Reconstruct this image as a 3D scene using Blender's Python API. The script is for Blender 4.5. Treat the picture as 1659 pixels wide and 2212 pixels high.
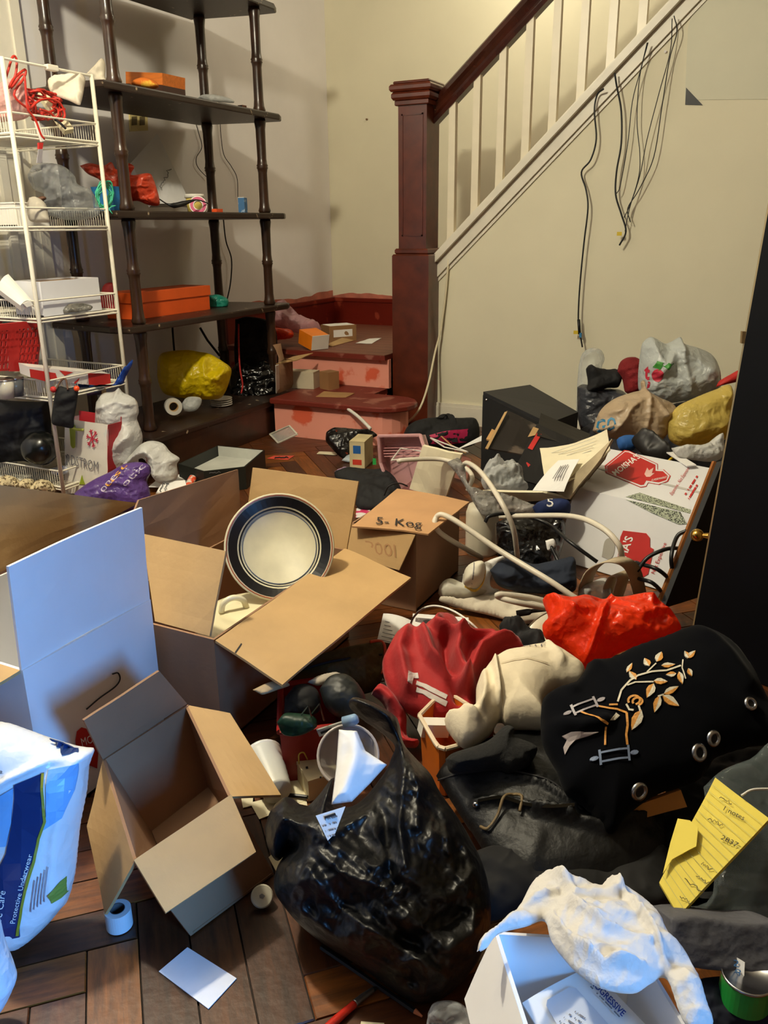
import bpy, math, random
import numpy as np
from mathutils import Matrix, Vector
from mathutils.geometry import delaunay_2d_cdt
S = bpy.context.scene
for o in list(bpy.data.objects):
    bpy.data.objects.remove(o)
# ------------------------------------------------------------------ camera, world, lights, exposure
PITCH, YAW, ROLL, EYE = math.radians(19), math.radians(27), math.radians(-0.6), 1.1
FPX, CX, CY = 1789.0, 829.5, 1106.0
fw = np.array([-math.sin(YAW)*math.cos(PITCH), math.cos(YAW)*math.cos(PITCH), -math.sin(PITCH)])
_r = np.array([math.cos(YAW), math.sin(YAW), 0.0]); _u = np.cross(_r, fw)
rt = _r*math.cos(ROLL)+_u*math.sin(ROLL); up = np.cross(rt, fw)
CAM = np.array([0, 0, EYE]); fh = np.array([-math.sin(YAW), math.cos(YAW), 0.0])
cd = bpy.data.cameras.new('camera'); cam = bpy.data.objects.new('camera', cd); S.collection.objects.link(cam)
cd.sensor_fit = 'VERTICAL'; cd.sensor_height = 36; cd.lens = FPX/2212*36; cd.clip_start = .02
cam.matrix_world = Matrix(((rt[0], up[0], -fw[0], 0), (rt[1], up[1], -fw[1], 0), (rt[2], up[2], -fw[2], EYE), (0, 0, 0, 1)))
S.camera = cam
W = bpy.data.worlds.new('world'); S.world = W; W.use_nodes = True
W.node_tree.nodes['Background'].inputs[0].default_value = (.55, .62, .8, 1)
W.node_tree.nodes['Background'].inputs[1].default_value = .10
def lamp(name, kind, loc, power, col, size=.1, size_y=None, aim=None):
    l = bpy.data.lights.new(name, kind); l.energy = power; l.color = col
    if kind == 'AREA':
        l.shape = 'RECTANGLE'; l.size = size; l.size_y = size_y or size
    else:
        l.shadow_soft_size = size
    o = bpy.data.objects.new(name, l); S.collection.objects.link(o); o.location = loc
    if aim is not None:
        o.rotation_euler = (Vector(aim)-Vector(loc)).to_track_quat('-Z', 'Y').to_euler()
    return o
lamp('ceiling_lamp', 'POINT', (-1.72, 1.15, 2.56), 200, (1, .91, .69), .07)
lamp('stairwell_lamp', 'POINT', (-1.7, 4.95, 2.8), 26, (1, .90, .68), .25)
lamp('window_daylight', 'AREA', (1.35, .10, .98), 92, (.12, .42, 1), .45, .8, aim=(-1.2, .85, .3))
S.view_settings.view_transform = 'Standard'; S.view_settings.look = 'None'
S.view_settings.exposure = 0.0; S.view_settings.gamma = 1; S.view_settings.use_curve_mapping = False

# ------------------------------------------------------------------ pixels to places
def ray(x, y): return fw+rt*(x-CX)/FPX-up*(y-CY)/FPX
def Z(x, y, z=0.0): r = ray(x, y); return CAM+r*((z-EYE)/r[2])
def XX(x, y, v): r = ray(x, y); return CAM+r*(v/r[0])
def YY(x, y, v): r = ray(x, y); return CAM+r*(v/r[1])
def V(x, y, d): r = ray(x, y); return CAM+r*(d/(r@fh))
def A(*v): return np.array(v, float)
def unit(v): v = np.asarray(v, float); return v/(np.linalg.norm(v)+1e-12)
def plane(p0, p1, p2, off=0.0):
    p0, p1, p2 = map(np.asarray, (p0, p1, p2)); n = unit(np.cross(p1-p0, p2-p0))
    if n@(CAM-p0) < 0: n = -n
    q = p0+n*off
    def f(x, y, o=0.0):
        r = ray(x, y); return CAM+r*(((q+n*o-CAM)@n)/(r@n))
    f.n = n
    return f
# ------------------------------------------------------------------ noise
def vn(p, seed=0):
    p = np.asarray(p, float); i = np.floor(p).astype(np.int64); f = p-i; f = f*f*(3-2*f)
    def h(a, b, c):
        n = (a*374761393+b*668265263+c*2147483647+seed*974711) & 0x7fffffff
        n = ((n ^ (n >> 13))*1274126177) & 0x7fffffff
        return ((n ^ (n >> 16)) & 0xffff)/32767.5-1
    x, y, z = i[..., 0], i[..., 1], i[..., 2]; fx, fy, fz = f[..., 0], f[..., 1], f[..., 2]
    def l(a, b, t): return a+(b-a)*t
    return l(l(l(h(x, y, z), h(x+1, y, z), fx), l(h(x, y+1, z), h(x+1, y+1, z), fx), fy),
             l(l(h(x, y, z+1), h(x+1, y, z+1), fx), l(h(x, y+1, z+1), h(x+1, y+1, z+1), fx), fy), fz)
def fbm(p, seed=0, o=3):
    s = 0; a = 1
    for k in range(o): s = s+a*vn(np.asarray(p)*2**k, seed+k*7); a *= .5
    return s
def ridge(p, seed=0, o=2):
    s = 0; a = 1
    for k in range(o): s = s+a*(1-2*np.abs(vn(np.asarray(p)*2**k, seed+k*5))); a *= .5
    return s
def crease(p, f, seed, k=9):                               # straight sharp folds in many directions, each fading in and out
    rg = np.random.RandomState(seed); s = 0
    for i in range(k):
        d = rg.normal(size=3); d /= np.linalg.norm(d); fr = f*rg.uniform(.35, 1.5)
        x = p@d*fr+rg.uniform(0, 9)+.35*vn(p*f*.35, seed+i)
        m = np.clip(.35+vn(p*f*.4, seed+40+i)*1.2, 0, 1)
        s = s+m*(np.abs((x % 1)-.5)*2-.5)/max(fr/f, .6)
    return s*.8
# ------------------------------------------------------------------ materials (all procedural)
def lin(c): return tuple(((v/255)/12.92 if v/255 <= .04045 else ((v/255+.055)/1.055)**2.4) for v in c)
MATS = {}
def M(name, c, rough=.6, metal=0, var=.08, vs=9, bump=0, bs=60, trans=0, clear=0, sheen=0, coat=0, kind='noise', c2=None, thr=.55, spec=.5):
    if name in MATS: return MATS[name]
    m = bpy.data.materials.new(name); MATS[name] = m; m.use_nodes = True; nt = m.node_tree; N = nt.nodes; L = nt.links
    b = N['Principled BSDF']; out = N['Material Output']
    b.inputs['Roughness'].default_value = rough; b.inputs['Metallic'].default_value = metal
    b.inputs['Specular IOR Level'].default_value = spec
    if sheen: b.inputs['Sheen Weight'].default_value = sheen; b.inputs['Sheen Roughness'].default_value = .4
    if coat: b.inputs['Coat Weight'].default_value = coat; b.inputs['Coat Roughness'].default_value = .15
    tc = N.new('ShaderNodeTexCoord'); c = lin(c)
    n = N.new('ShaderNodeTexNoise'); n.inputs['Scale'].default_value = vs; n.inputs['Detail'].default_value = 6
    mp = N.new('ShaderNodeMapping'); L.new(tc.outputs['Object'], mp.inputs[0]); L.new(mp.outputs[0], n.inputs['Vector'])
    if kind == 'wood': mp.inputs['Scale'].default_value = (1, 9, 9); n.inputs['Distortion'].default_value = .4; n.inputs['Roughness'].default_value = .65
    r = N.new('ShaderNodeValToRGB'); L.new(n.outputs['Fac'], r.inputs[0])
    e = r.color_ramp.elements
    lo = tuple(v*(1-var*1.6) for v in c); hi = tuple(min(1, v*(1+var)) for v in c)
    e[0].position = .3; e[1].position = .7; e[0].color = (*lo, 1); e[1].color = (*hi, 1)
    if c2 is not None:                                    # worn patches of a second paint
        e[0].position = thr-.03; e[1].position = thr+.03; e[0].color = (*c, 1); e[1].color = (*lin(c2), 1)
    L.new(r.outputs[0], b.inputs['Base Color'])
    if bump:
        bn = N.new('ShaderNodeTexNoise'); bn.inputs['Scale'].default_value = bs; bn.inputs['Detail'].default_value = 4
        L.new(tc.outputs['Object'], bn.inputs['Vector'])
        src = bn.outputs['Fac']
        if kind == 'film':                                  # crumpled facets: warped cell distances at two sizes
            bn.inputs['Scale'].default_value = bs*.5; w = N.new('ShaderNodeMix'); w.data_type = 'RGBA'; w.blend_type = 'LINEAR_LIGHT'; w.inputs[0].default_value = .035
            L.new(tc.outputs['Object'], w.inputs[6]); L.new(bn.outputs['Color'], w.inputs[7]); acc = None
            for sc_, wt in ((bs*.45, 1.0), (bs*1.3, .4)):
                vo = N.new('ShaderNodeTexVoronoi'); vo.inputs['Scale'].default_value = sc_; L.new(w.outputs[2], vo.inputs['Vector'])
                mu = N.new('ShaderNodeMath'); mu.operation = 'MULTIPLY'; L.new(vo.outputs['Distance'], mu.inputs[0]); mu.inputs[1].default_value = wt
                if acc is None: acc = mu.outputs[0]
                else:
                    ad = N.new('ShaderNodeMath'); ad.operation = 'ADD'; L.new(acc, ad.inputs[0]); L.new(mu.outputs[0], ad.inputs[1]); acc = ad.outputs[0]
            src = acc
        bu = N.new('ShaderNodeBump'); bu.inputs['Strength'].default_value = bump; bu.inputs['Distance'].default_value = .01
        L.new(src, bu.inputs['Height']); L.new(bu.outputs[0], b.inputs['Normal'])
    sh = b.outputs[0]
    if trans:
        t = N.new('ShaderNodeBsdfTranslucent'); L.new(r.outputs[0], t.inputs[0])
        x = N.new('ShaderNodeMixShader'); x.inputs[0].default_value = trans; L.new(sh, x.inputs[1]); L.new(t.outputs[0], x.inputs[2]); sh = x.outputs[0]
    if clear:
        t = N.new('ShaderNodeBsdfTransparent'); t.inputs[0].default_value = (.93, .95, .95, 1)
        lw = N.new('ShaderNodeLayerWeight'); lw.inputs[0].default_value = .35
        mr = N.new('ShaderNodeMapRange'); L.new(lw.outputs['Facing'], mr.inputs[0])
        mr.inputs[3].default_value = clear; mr.inputs[4].default_value = clear*.25
        x = N.new('ShaderNodeMixShader'); L.new(mr.outputs[0], x.inputs[0]); L.new(sh, x.inputs[1]); L.new(t.outputs[0], x.inputs[2]); sh = x.outputs[0]
    L.new(sh, out.inputs[0])
    return m
# ------------------------------------------------------------------ objects
WO = {}
def props(o, label=None, cat=None, group=None, kind=None):
    if label: o['label'] = label
    if cat: o['category'] = cat
    if group: o['group'] = group
    if kind: o['kind'] = kind
def thing(name, label, cat, base, group=None, kind=None):
    o = bpy.data.objects.new(name, None); S.collection.objects.link(o); o.empty_display_size = .05
    o.location = base; WO[o.name] = A(*base); props(o, label, cat, group, kind); return o
def link(me, name, org, parent=None):
    o = bpy.data.objects.new(name, me); S.collection.objects.link(o); org = A(*org)
    WO[o.name] = org
    if parent is not None: o.parent = parent; o.location = org-WO[parent.name]
    else: o.location = org
    return o
def mk(name, vf, mat, parent=None, label=None, cat=None, group=None, kind=None, smooth=False, org=None):
    v, f = vf; v = np.asarray(v, float)
    if org is None:
        lo, hi = v.min(0), v.max(0); org = A((lo[0]+hi[0])/2, (lo[1]+hi[1])/2, lo[2])
    me = bpy.data.meshes.new(name); me.from_pydata((v-org).tolist(), [], [tuple(map(int, q)) for q in f]); me.materials.append(mat)
    if smooth: me.polygons.foreach_set('use_smooth', [True]*len(me.polygons))
    me.update(); o = link(me, name, org, parent); props(o, label, cat, group, kind); return o
def join(*parts):
    v = []; f = []; n = 0
    for pv, pf in parts:
        pv = np.asarray(pv, float); v.append(pv); f += [tuple(i+n for i in q) for q in pf]; n += len(pv)
    return np.concatenate(v), f
# ------------------------------------------------------------------ shapes
def hexa(c):                                               # 4 bottom corners, 4 top corners
    return np.asarray(c, float), [(3, 2, 1, 0), (4, 5, 6, 7), (0, 1, 5, 4), (1, 2, 6, 5), (2, 3, 7, 6), (3, 0, 4, 7)]
def box(x0, x1, y0, y1, z0, z1, b=0.0):
    if b:
        return bev([(x0, y0), (x1, y0), (x1, y1), (x0, y1)], z0, z1, b)
    return hexa([(x0, y0, z0), (x1, y0, z0), (x1, y1, z0), (x0, y1, z0), (x0, y0, z1), (x1, y0, z1), (x1, y1, z1), (x0, y1, z1)])
def bev(poly, z0, z1, b):                                  # prism of a convex outline, top and bottom edges bevelled
    p = np.asarray(poly, float); c = p.mean(0); n = len(p); rings = []
    for z, s in ((z0, b), (z0+b, 0), (z1-b, 0), (z1, b)):
        d = p-c; k = 1-s/np.maximum(np.linalg.norm(d, axis=1), 1e-6); q = c+d*k[:, None]
        rings.append(np.c_[q, np.full(n, z)])
    return rings_mesh(rings, True)
def obox(c, ax, ay, az):                                   # centre and three half-axis vectors
    c, ax, ay, az = (np.asarray(q, float) for q in (c, ax, ay, az))
    return hexa([c-ax-ay-az, c+ax-ay-az, c+ax+ay-az, c-ax+ay-az, c-ax-ay+az, c+ax-ay+az, c+ax+ay+az, c-ax+ay+az])
def rings_mesh(rings, cap=True, closed=True):
    n = len(rings[0]); v = np.concatenate(rings); f = []
    for i in range(len(rings)-1):
        for k in range(n if closed else n-1):
            a = i*n+k; b = i*n+(k+1) % n; f.append((a, b, b+n, a+n))
    if cap:
        f.append(tuple(range(n-1, -1, -1))); m = (len(rings)-1)*n; f.append(tuple(range(m, m+n)))
    return v, f
def frame(d):
    d = unit(d); a = A(0, 0, 1) if abs(d[2]) < .9 else A(1, 0, 0); x = unit(np.cross(a, d)); return x, np.cross(d, x)
def lathe(prof, c, axis=(0, 0, 1), seg=20, cap=True, sq=None):
    axis = unit(axis); x, y = frame(axis); t = np.arange(seg)*2*math.pi/seg; c = np.asarray(c, float)
    return rings_mesh([c+axis*h+r*(np.outer(np.cos(t), x)+np.outer(np.sin(t), y)) for r, h in prof], cap)
def spline(p, n=8):
    p = np.asarray(p, float); P = np.vstack([2*p[0]-p[1], p, 2*p[-1]-p[-2]]); out = []
    for i in range(1, len(P)-2):
        for t in np.arange(n)/n:
            a, b, c, d = P[i-1:i+3]; out.append(.5*((2*b)+(c-a)*t+(2*a-5*b+4*c-d)*t*t+(-a+3*b-3*c+d)*t**3))
    out.append(p[-1]); return np.array(out)
def tube(p, r, seg=8, n=8, smooth=True):
    q = spline(p, n) if smooth and len(p) > 2 else np.asarray(p, float)
    tg = np.gradient(q, axis=0); x, y = frame(tg[0]); rings = []; t = np.arange(seg)*2*math.pi/seg
    rr = np.broadcast_to(np.interp(np.linspace(0, 1, len(q)), np.linspace(0, 1, len(r)), r) if np.ndim(r) else r, len(q))
    for i in range(len(q)):
        d = unit(tg[i]); x = unit(x-d*(x@d)); y = np.cross(d, x)
        rings.append(q[i]+rr[i]*(np.outer(np.cos(t), x)+np.outer(np.sin(t), y)))
    return rings_mesh(rings)
def strap(p, w, th, wd, n=8):                              # flat band of width w along wd
    q = spline(p, n); tg = np.gradient(q, axis=0); wd = unit(wd); rings = []
    for i in range(len(q)):
        nn = unit(np.cross(tg[i], wd)); h = wd*w/2; k = nn*th/2
        rings.append(np.array([q[i]-h-k, q[i]+h-k, q[i]+h+k, q[i]-h+k]))
    return rings_mesh(rings)
def slab(quad, t, nx=6, ny=6, warp=.0015, seed=0, bow=0.0):      # quad p00 p10 p11 p01, thickened by t away from the seen side
    p = np.asarray(quad, float); n = unit(np.cross(p[2]-p[0], p[3]-p[1])); c = p.mean(0)
    if n@(CAM-c) < 0: n = -n
    u, w = np.meshgrid(np.linspace(0, 1, nx+1), np.linspace(0, 1, ny+1))
    u = u.ravel()[:, None]; w = w.ravel()[:, None]
    g = (p[0]*(1-u)*(1-w)+p[1]*u*(1-w)+p[2]*u*w+p[3]*(1-u)*w)
    g = g+n*(warp*fbm(g*14, seed, 2)+bow*4*(u*(1-u)).ravel())[:, None]
    k = len(g); v = np.vstack([g, g-n*t]); f = []
    I = lambda i, j: j*(nx+1)+i
    for j in range(ny):
        for i in range(nx):
            q = (I(i, j), I(i+1, j), I(i+1, j+1), I(i, j+1)); f.append(q); f.append(tuple(a+k for a in reversed(q)))
    b = [I(i, 0) for i in range(nx)]+[I(nx, j) for j in range(ny)]+[I(i, ny) for i in range(nx, 0, -1)]+[I(0, j) for j in range(ny, 0, -1)]
    for i in range(len(b)):
        a, c2 = b[i], b[(i+1) % len(b)]; f.append((a, a+k, c2+k, c2))
    return v, f
def pslab(poly, t, n=None):                                # flat polygon thickened by t away from the seen side
    p = np.asarray(poly, float); c = p.mean(0)
    if n is None:
        n = unit(sum(np.cross(p[i]-c, p[(i+1) % len(p)]-c) for i in range(len(p))))
        if n@(CAM-c) < 0: n = -n
    k = len(p); f = [tuple(range(k)), tuple(range(2*k-1, k-1, -1))]+[(i, i+k, (i+1) % k+k, (i+1) % k) for i in range(k)]
    return np.vstack([p, p-n*t]), f
def walls(top, bot, t=.005, floor=True, seed=0):           # open box: rim corners and floor corners
    top = np.asarray(top, float); bot = np.asarray(bot, float); cen = (top.mean(0)+bot.mean(0))/2; ps = []
    def wall(q, i):
        q = np.asarray(q); n = unit(np.cross(q[1]-q[0], q[3]-q[0]))
        if n@(cen-q.mean(0)) < 0: n = -n
        if i % 2:                                              # every second wall fits between its neighbours
            e0, e1 = unit(q[1]-q[0])*t*1.02, unit(q[2]-q[3])*t*1.02; q = np.array([q[0]+e0, q[1]-e0, q[2]-e1, q[3]+e1])
        k = q+n*t; return hexa([q[0], q[1], q[2], q[3], k[0], k[1], k[2], k[3]])
    k = len(top)
    for i in range(k): ps.append(wall([bot[i], bot[(i+1) % k], top[(i+1) % k], top[i]], i))
    if floor: ps.append(wall([bot[0], bot[1], bot[2], bot[3]], 9))
    return join(*ps)
# swollen or draped shape from its outline: mp maps pixel rows to a height ('z') or a distance ('d')
def mapper(mp):
    k, *ys = mp; y = ys[0::2]; w = ys[1::2]; o = np.argsort(y); y = np.array(y, float)[o]; w = np.array(w, float)[o]
    return lambda px, py: (Z if k == 'z' else V)(px, py, float(np.interp(py, y, w)))
def seglen(p, a, b):
    ab = b-a; t = np.clip(((p-a)@ab)/max(ab@ab, 1e-9), 0, 1); return np.linalg.norm(p-(a+t[:, None]*ab), axis=1)
def inflate(outline, mp, front=.03, back=.01, fold=.004, ff=25, res=None, edge=None, seed=1, stretch=(1, 1, 1), ridges=(), rid=.72, smooth=True, floor=.002, power=.5, round_=2):
    P = np.asarray(outline, float)
    if smooth:
        q = spline(np.vstack([P, P[:1]]), 5)[:-1]
    else: q = P
    ext = q.max(0)-q.min(0); area = ext[0]*ext[1]
    if res is None: res = max(2.5, math.sqrt(area/4200))
    L = np.linalg.norm(np.roll(q, -1, 0)-q, axis=1); B = []
    for i in range(len(q)):
        m = max(1, int(L[i]/(res*1.2)))
        for t in range(m): B.append(q[i]+(q[(i+1) % len(q)]-q[i])*t/m)
    B = np.array(B); nb = len(B)
    gx = np.arange(q[:, 0].min(), q[:, 0].max(), res); gy = np.arange(q[:, 1].min(), q[:, 1].max(), res*.866)
    G = np.array([(x+(j % 2)*res/2, y) for j, y in enumerate(gy) for x in gx])
    d = np.min(np.array([seglen(G, B[i], B[(i+1) % nb]) for i in range(nb)]), axis=0)
    x, y = G[:, 0], G[:, 1]; ins = np.zeros(len(G), bool); xj, yj = B[-1]
    for xi, yi in B:
        c = ((yi > y) != (yj > y)) & (x < (xj-xi)*(y-yi)/((yj-yi) or 1e-9)+xi); ins ^= c; xj, yj = xi, yi
    G = G[ins & (d > res*.55)]; d = d[ins & (d > res*.55)]
    vs, _, fs, *_ = delaunay_2d_cdt([Vector(p) for p in B]+[Vector(p) for p in G], [], [list(range(nb))], 1, 1e-4)
    T = np.array([v[:] for v in vs]); D = np.min(np.array([seglen(T, B[i], B[(i+1) % nb]) for i in range(nb)]), axis=0)
    D[D < 1e-3] = 0
    f = mapper(mp) if not callable(mp) else mp
    W3 = np.array([f(a, b) for a, b in T]); c = W3.mean(0)
    u_, s_, vt = np.linalg.svd(W3-c, full_matrices=False); n = vt[2]
    if n@(CAM-c) < 0: n = -n
    R = edge or max(D.max(), 1e-6); prof = np.clip(1-(1-np.clip(D/R, 0, 1))**round_, 0, 1)**power
    h = np.zeros(len(T))
    for pts, w, hh in ridges:
        pp = np.asarray(pts, float); dm = np.min(np.array([seglen(T, pp[i], pp[i+1]) for i in range(len(pp)-1)]), axis=0)
        h += hh*np.exp(-(dm/w)**2)
    sc = np.asarray(stretch, float)
    wp = W3+.25/ff*np.c_[vn(W3*ff*.7, seed+21), vn(W3*ff*.7, seed+22), vn(W3*ff*.7, seed+23)]
    nz = (1-rid)*fbm(W3*ff*sc, seed, 3)+rid*crease(W3*sc, ff*.8, seed+3)+.25*rid*ridge(wp*ff*sc*2, seed+3, 2)
    mask = np.clip(D/(R*.25), 0, 1)
    top = W3+n*(prof*front+(h+1.4*fold*nz)*mask)[:, None]
    nz2 = fbm(W3*ff*.5, seed+50, 2); bm = W3-n*(.0015*mask+prof*back+np.abs(fold*.3*nz2)*mask)[:, None]
    bd = np.where(D == 0)[0]; k = len(T); F = []
    for t in fs:
        a = W3[t[1]]-W3[t[0]]; b = W3[t[2]]-W3[t[0]]
        t = tuple(t) if np.cross(a, b)@n > 0 else tuple(reversed(t)); F.append(t)
    isb = D == 0; bmap = np.arange(k)+k; bmap[isb] = np.arange(k)[isb]
    v = np.vstack([top, bm]); F2 = [tuple(int(bmap[i]) for i in reversed(t)) for t in F if not all(isb[i] for i in t)]
    v[:, 2] = np.maximum(v[:, 2], floor)
    used = np.unique(np.concatenate([np.array(F).ravel(), np.array(F2).ravel()])) if F2 else np.unique(np.array(F).ravel())
    re = np.full(2*k, -1); re[used] = np.arange(len(used))
    mesh = (v[used], [tuple(int(re[i]) for i in t) for t in F+F2])
    def surf(px, py, o=0.0):
        dd_ = (T[:, 0]-px)**2+(T[:, 1]-py)**2; i = np.argsort(dd_)[:4]; w = 1/(dd_[i]+.3); w /= w.sum()
        off = ((top[i]-W3[i])@n)@w; return f(px, py)+n*(off+o)
    surf.n = n
    return mesh, surf
def inf(name, label, cat, outline, mp, mat, parent=None, group=None, kind=None, **k):
    m, s = inflate(outline, mp, **k); o = mk(name, m, mat, parent, label, cat, group, kind, smooth=True); o_s[o.name] = s; return o, s
o_s = {}
def decal(name, surf, outline, mat, parent, t=.0012, smooth=False, label=None, res=None):
    P = np.asarray(outline, float)
    if smooth: P = spline(np.vstack([P, P[:1]]), 5)[:-1]
    ext = P.max(0)-P.min(0); res = res or max(2.0, max(ext)/10)
    B = []
    for i in range(len(P)):
        a, b = P[i], P[(i+1) % len(P)]; m = max(1, int(np.linalg.norm(b-a)/res))
        for s in range(m): B.append(a+(b-a)*s/m)
    B = np.array(B); nb = len(B)
    G = np.array([(x, y) for x in np.arange(P[:, 0].min(), P[:, 0].max(), res) for y in np.arange(P[:, 1].min(), P[:, 1].max(), res)]) if ext.min() > res*2 else np.zeros((0, 2))
    vs, _, fs, *_ = delaunay_2d_cdt([Vector(p) for p in B]+[Vector(p) for p in G], [], [list(range(nb))], 1, 1e-4)
    k = len(vs); v = [surf(p[0], p[1], t) for p in vs]+[surf(p[0], p[1], -.0008) for p in vs]
    f = [tuple(q) for q in fs]+[tuple(i+k for i in reversed(q)) for q in fs]
    from collections import Counter
    ec = Counter()
    for q in fs:
        for i in range(len(q)): ec[(q[i], q[(i+1) % len(q)])] += 1
    for (a, b), _n in list(ec.items()):
        if (b, a) not in ec: f.append((b, a, a+k, b+k))
    return mk(name, (v, f), mat, parent, label)
def text_mesh(body, wrap=None, bold=0.0):
    c = bpy.data.curves.new('lettering', 'FONT'); c.body = body; c.size = 1; c.offset = bold; c.resolution_u = 2
    c.space_line = .9
    o = bpy.data.objects.new('lettering', c); S.collection.objects.link(o)
    dg = bpy.context.evaluated_depsgraph_get(); dg.update(); me = bpy.data.meshes.new_from_object(o.evaluated_get(dg))
    v = np.array([q.co[:] for q in me.vertices]); f = [tuple(p.vertices) for p in me.polygons]
    bpy.data.objects.remove(o); bpy.data.meshes.remove(me); return v, f
def text(body, surf, at, xv, yv, mat, parent, t=.0015, bold=0.0, name='lettering'):   # at = pixel of the first baseline start, xv = pixel vector of the whole width, yv = pixel vector of one letter height (upwards)
    v, f = text_mesh(body, bold=bold); v = v-A(v[:, 0].min(), 0, 0); w = v[:, 0].max(); h = .7
    at, xv, yv = A(*at), A(*xv), A(*yv)
    pts = [surf(*(at+xv*(p[0]/w)+yv*(p[1]/h)), t) for p in v]
    return mk(name, (pts, f), mat, parent)
def line(surf, pts, wpx, mat, parent, t=.0012, name='printed_line'):
    P = []; Q = np.asarray(pts, float); L = []; R = []
    for i in range(len(Q)-1):
        m = max(1, int(np.linalg.norm(Q[i+1]-Q[i])/6)); P += [Q[i]+(Q[i+1]-Q[i])*j/m for j in range(m)]
    P = np.array(P+[Q[-1]])
    for i in range(len(P)):
        d = unit(P[min(i+1, len(P)-1)]-P[max(i-1, 0)]); n = A(-d[1], d[0])*wpx/2; L.append(P[i]+n); R.append(P[i]-n)
    v = [surf(*q, t) for q in L+R]; k = len(P)
    return mk(name, (v, [(i, i+1, i+1+k, i+k) for i in range(k-1)]), mat, parent)
def squig(surf, p0, p1, amp, w, mat, parent, n=14, seed=0, t=.002, name='handwriting'):   # a line of unreadable writing
    rg = random.Random(seed); p0, p1 = A(*p0), A(*p1); d = p1-p0; u = unit(A(-d[1], d[0]))
    return line(surf, [tuple(p0+d*(i+rg.uniform(-.3, .3))/n+u*amp*rg.uniform(-1, 1)) for i in range(n+1)], w, mat, parent, t, name)
def dashes(surf, p0, p1, w, mat, parent, n=5, seed=0, t=.002, name='print_line'):          # words of small print
    rg = random.Random(seed); p0, p1 = A(*p0), A(*p1); d = p1-p0; c = sorted(rg.random() for _ in range(n*2)); vs = []; fs = []; u = unit(A(-d[1], d[0]))*w/2
    for i in range(0, len(c), 2):
        a, b = p0+d*c[i], p0+d*max(c[i+1], c[i]+.03); k = len(vs); vs += [surf(*(a+u), t), surf(*(b+u), t), surf(*(b-u), t), surf(*(a-u), t)]; fs.append((k, k+1, k+2, k+3))
    return mk(name, (vs, fs), mat, parent)
def blob(c, r, seed=0, amp=.15, fr=3, seg=28, ring=16, flat=None, rid=.5):        # crumpled lump
    c = np.asarray(c, float); r = np.broadcast_to(np.asarray(r, float), 3); rings = []; t = np.arange(seg)*2*math.pi/seg
    for i in range(ring+1):
        a = math.pi*(i+.02)/(ring+.04); p = np.c_[np.sin(a)*np.cos(t), np.sin(a)*np.sin(t), np.full(seg, -np.cos(a))]
        k = 1+amp*((1-rid)*fbm(p*fr, seed)+rid*ridge(p*fr, seed+9)); rings.append(c+p*k[:, None]*r)
    v, f = rings_mesh(rings)
    if flat is not None: v[:, 2] = np.maximum(v[:, 2], flat)
    return v, f
# ------------------------------------------------------------------ materials used across the scene
cream = M('wall_cream', (228, 222, 196), .75, var=.03, vs=2.5, bump=.05, bs=25)
greyw = M('wall_grey_lavender', (232, 228, 226), .75, var=.04, vs=2, bump=.05, bs=25)
patchm = M('wall_patch', (220, 218, 196), .8, var=.03, vs=3)
trimw = M('trim_white_paint', (228, 222, 205), .4, var=.04, bump=.05, bs=30)
redwood = M('mahogany_paint', (90, 37, 20), .32, var=.25, vs=12, bump=.04, bs=40, coat=.2)
wornred = M('worn_red_paint', (112, 36, 22), .5, var=.2, c2=(150, 92, 78), thr=.62, vs=8, bump=.1, bs=30)
pink = M('primer_pink', (236, 156, 136), .8, c2=(220, 96, 64), thr=.60, vs=7, bump=.1, bs=30)
redpaint = M('baseboard_red', (110, 26, 12), .35, c2=(150, 60, 40), thr=.66, vs=9, bump=.08, bs=30)
black = M('black_paint', (12, 12, 16), .45, var=.2)
blackm = M('black_matte', (14, 14, 15), .8, var=.2)
white = M('white_gloss', (232, 228, 218), .35, var=.03)
paper = M('white_paper', (236, 234, 230), .7, var=.02)
paper2 = M('cream_paper', (232, 222, 190), .7, var=.05)
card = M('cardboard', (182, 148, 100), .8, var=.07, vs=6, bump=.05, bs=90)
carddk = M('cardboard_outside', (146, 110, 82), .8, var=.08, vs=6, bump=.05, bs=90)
cardw = M('white_board', (226, 226, 228), .6, var=.02)
ink = M('black_ink', (30, 28, 30), .8)
greyink = M('grey_ink', (120, 118, 120), .8)
redink = M('red_print', (190, 38, 34), .6, var=.1)
blueink = M('blue_print', (30, 60, 140), .5)
brass = M('brass', (200, 160, 80), .22, metal=1)
steel = M('steel', (190, 190, 192), .25, metal=1)
oak = [M('oak_plank_%d' % i, c, .42, var=.42, vs=7, kind='wood', bump=.08, bs=50, coat=.1) for i, c in enumerate(((108, 58, 20), (84, 44, 16), (126, 72, 25), (68, 35, 14)))]
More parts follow.
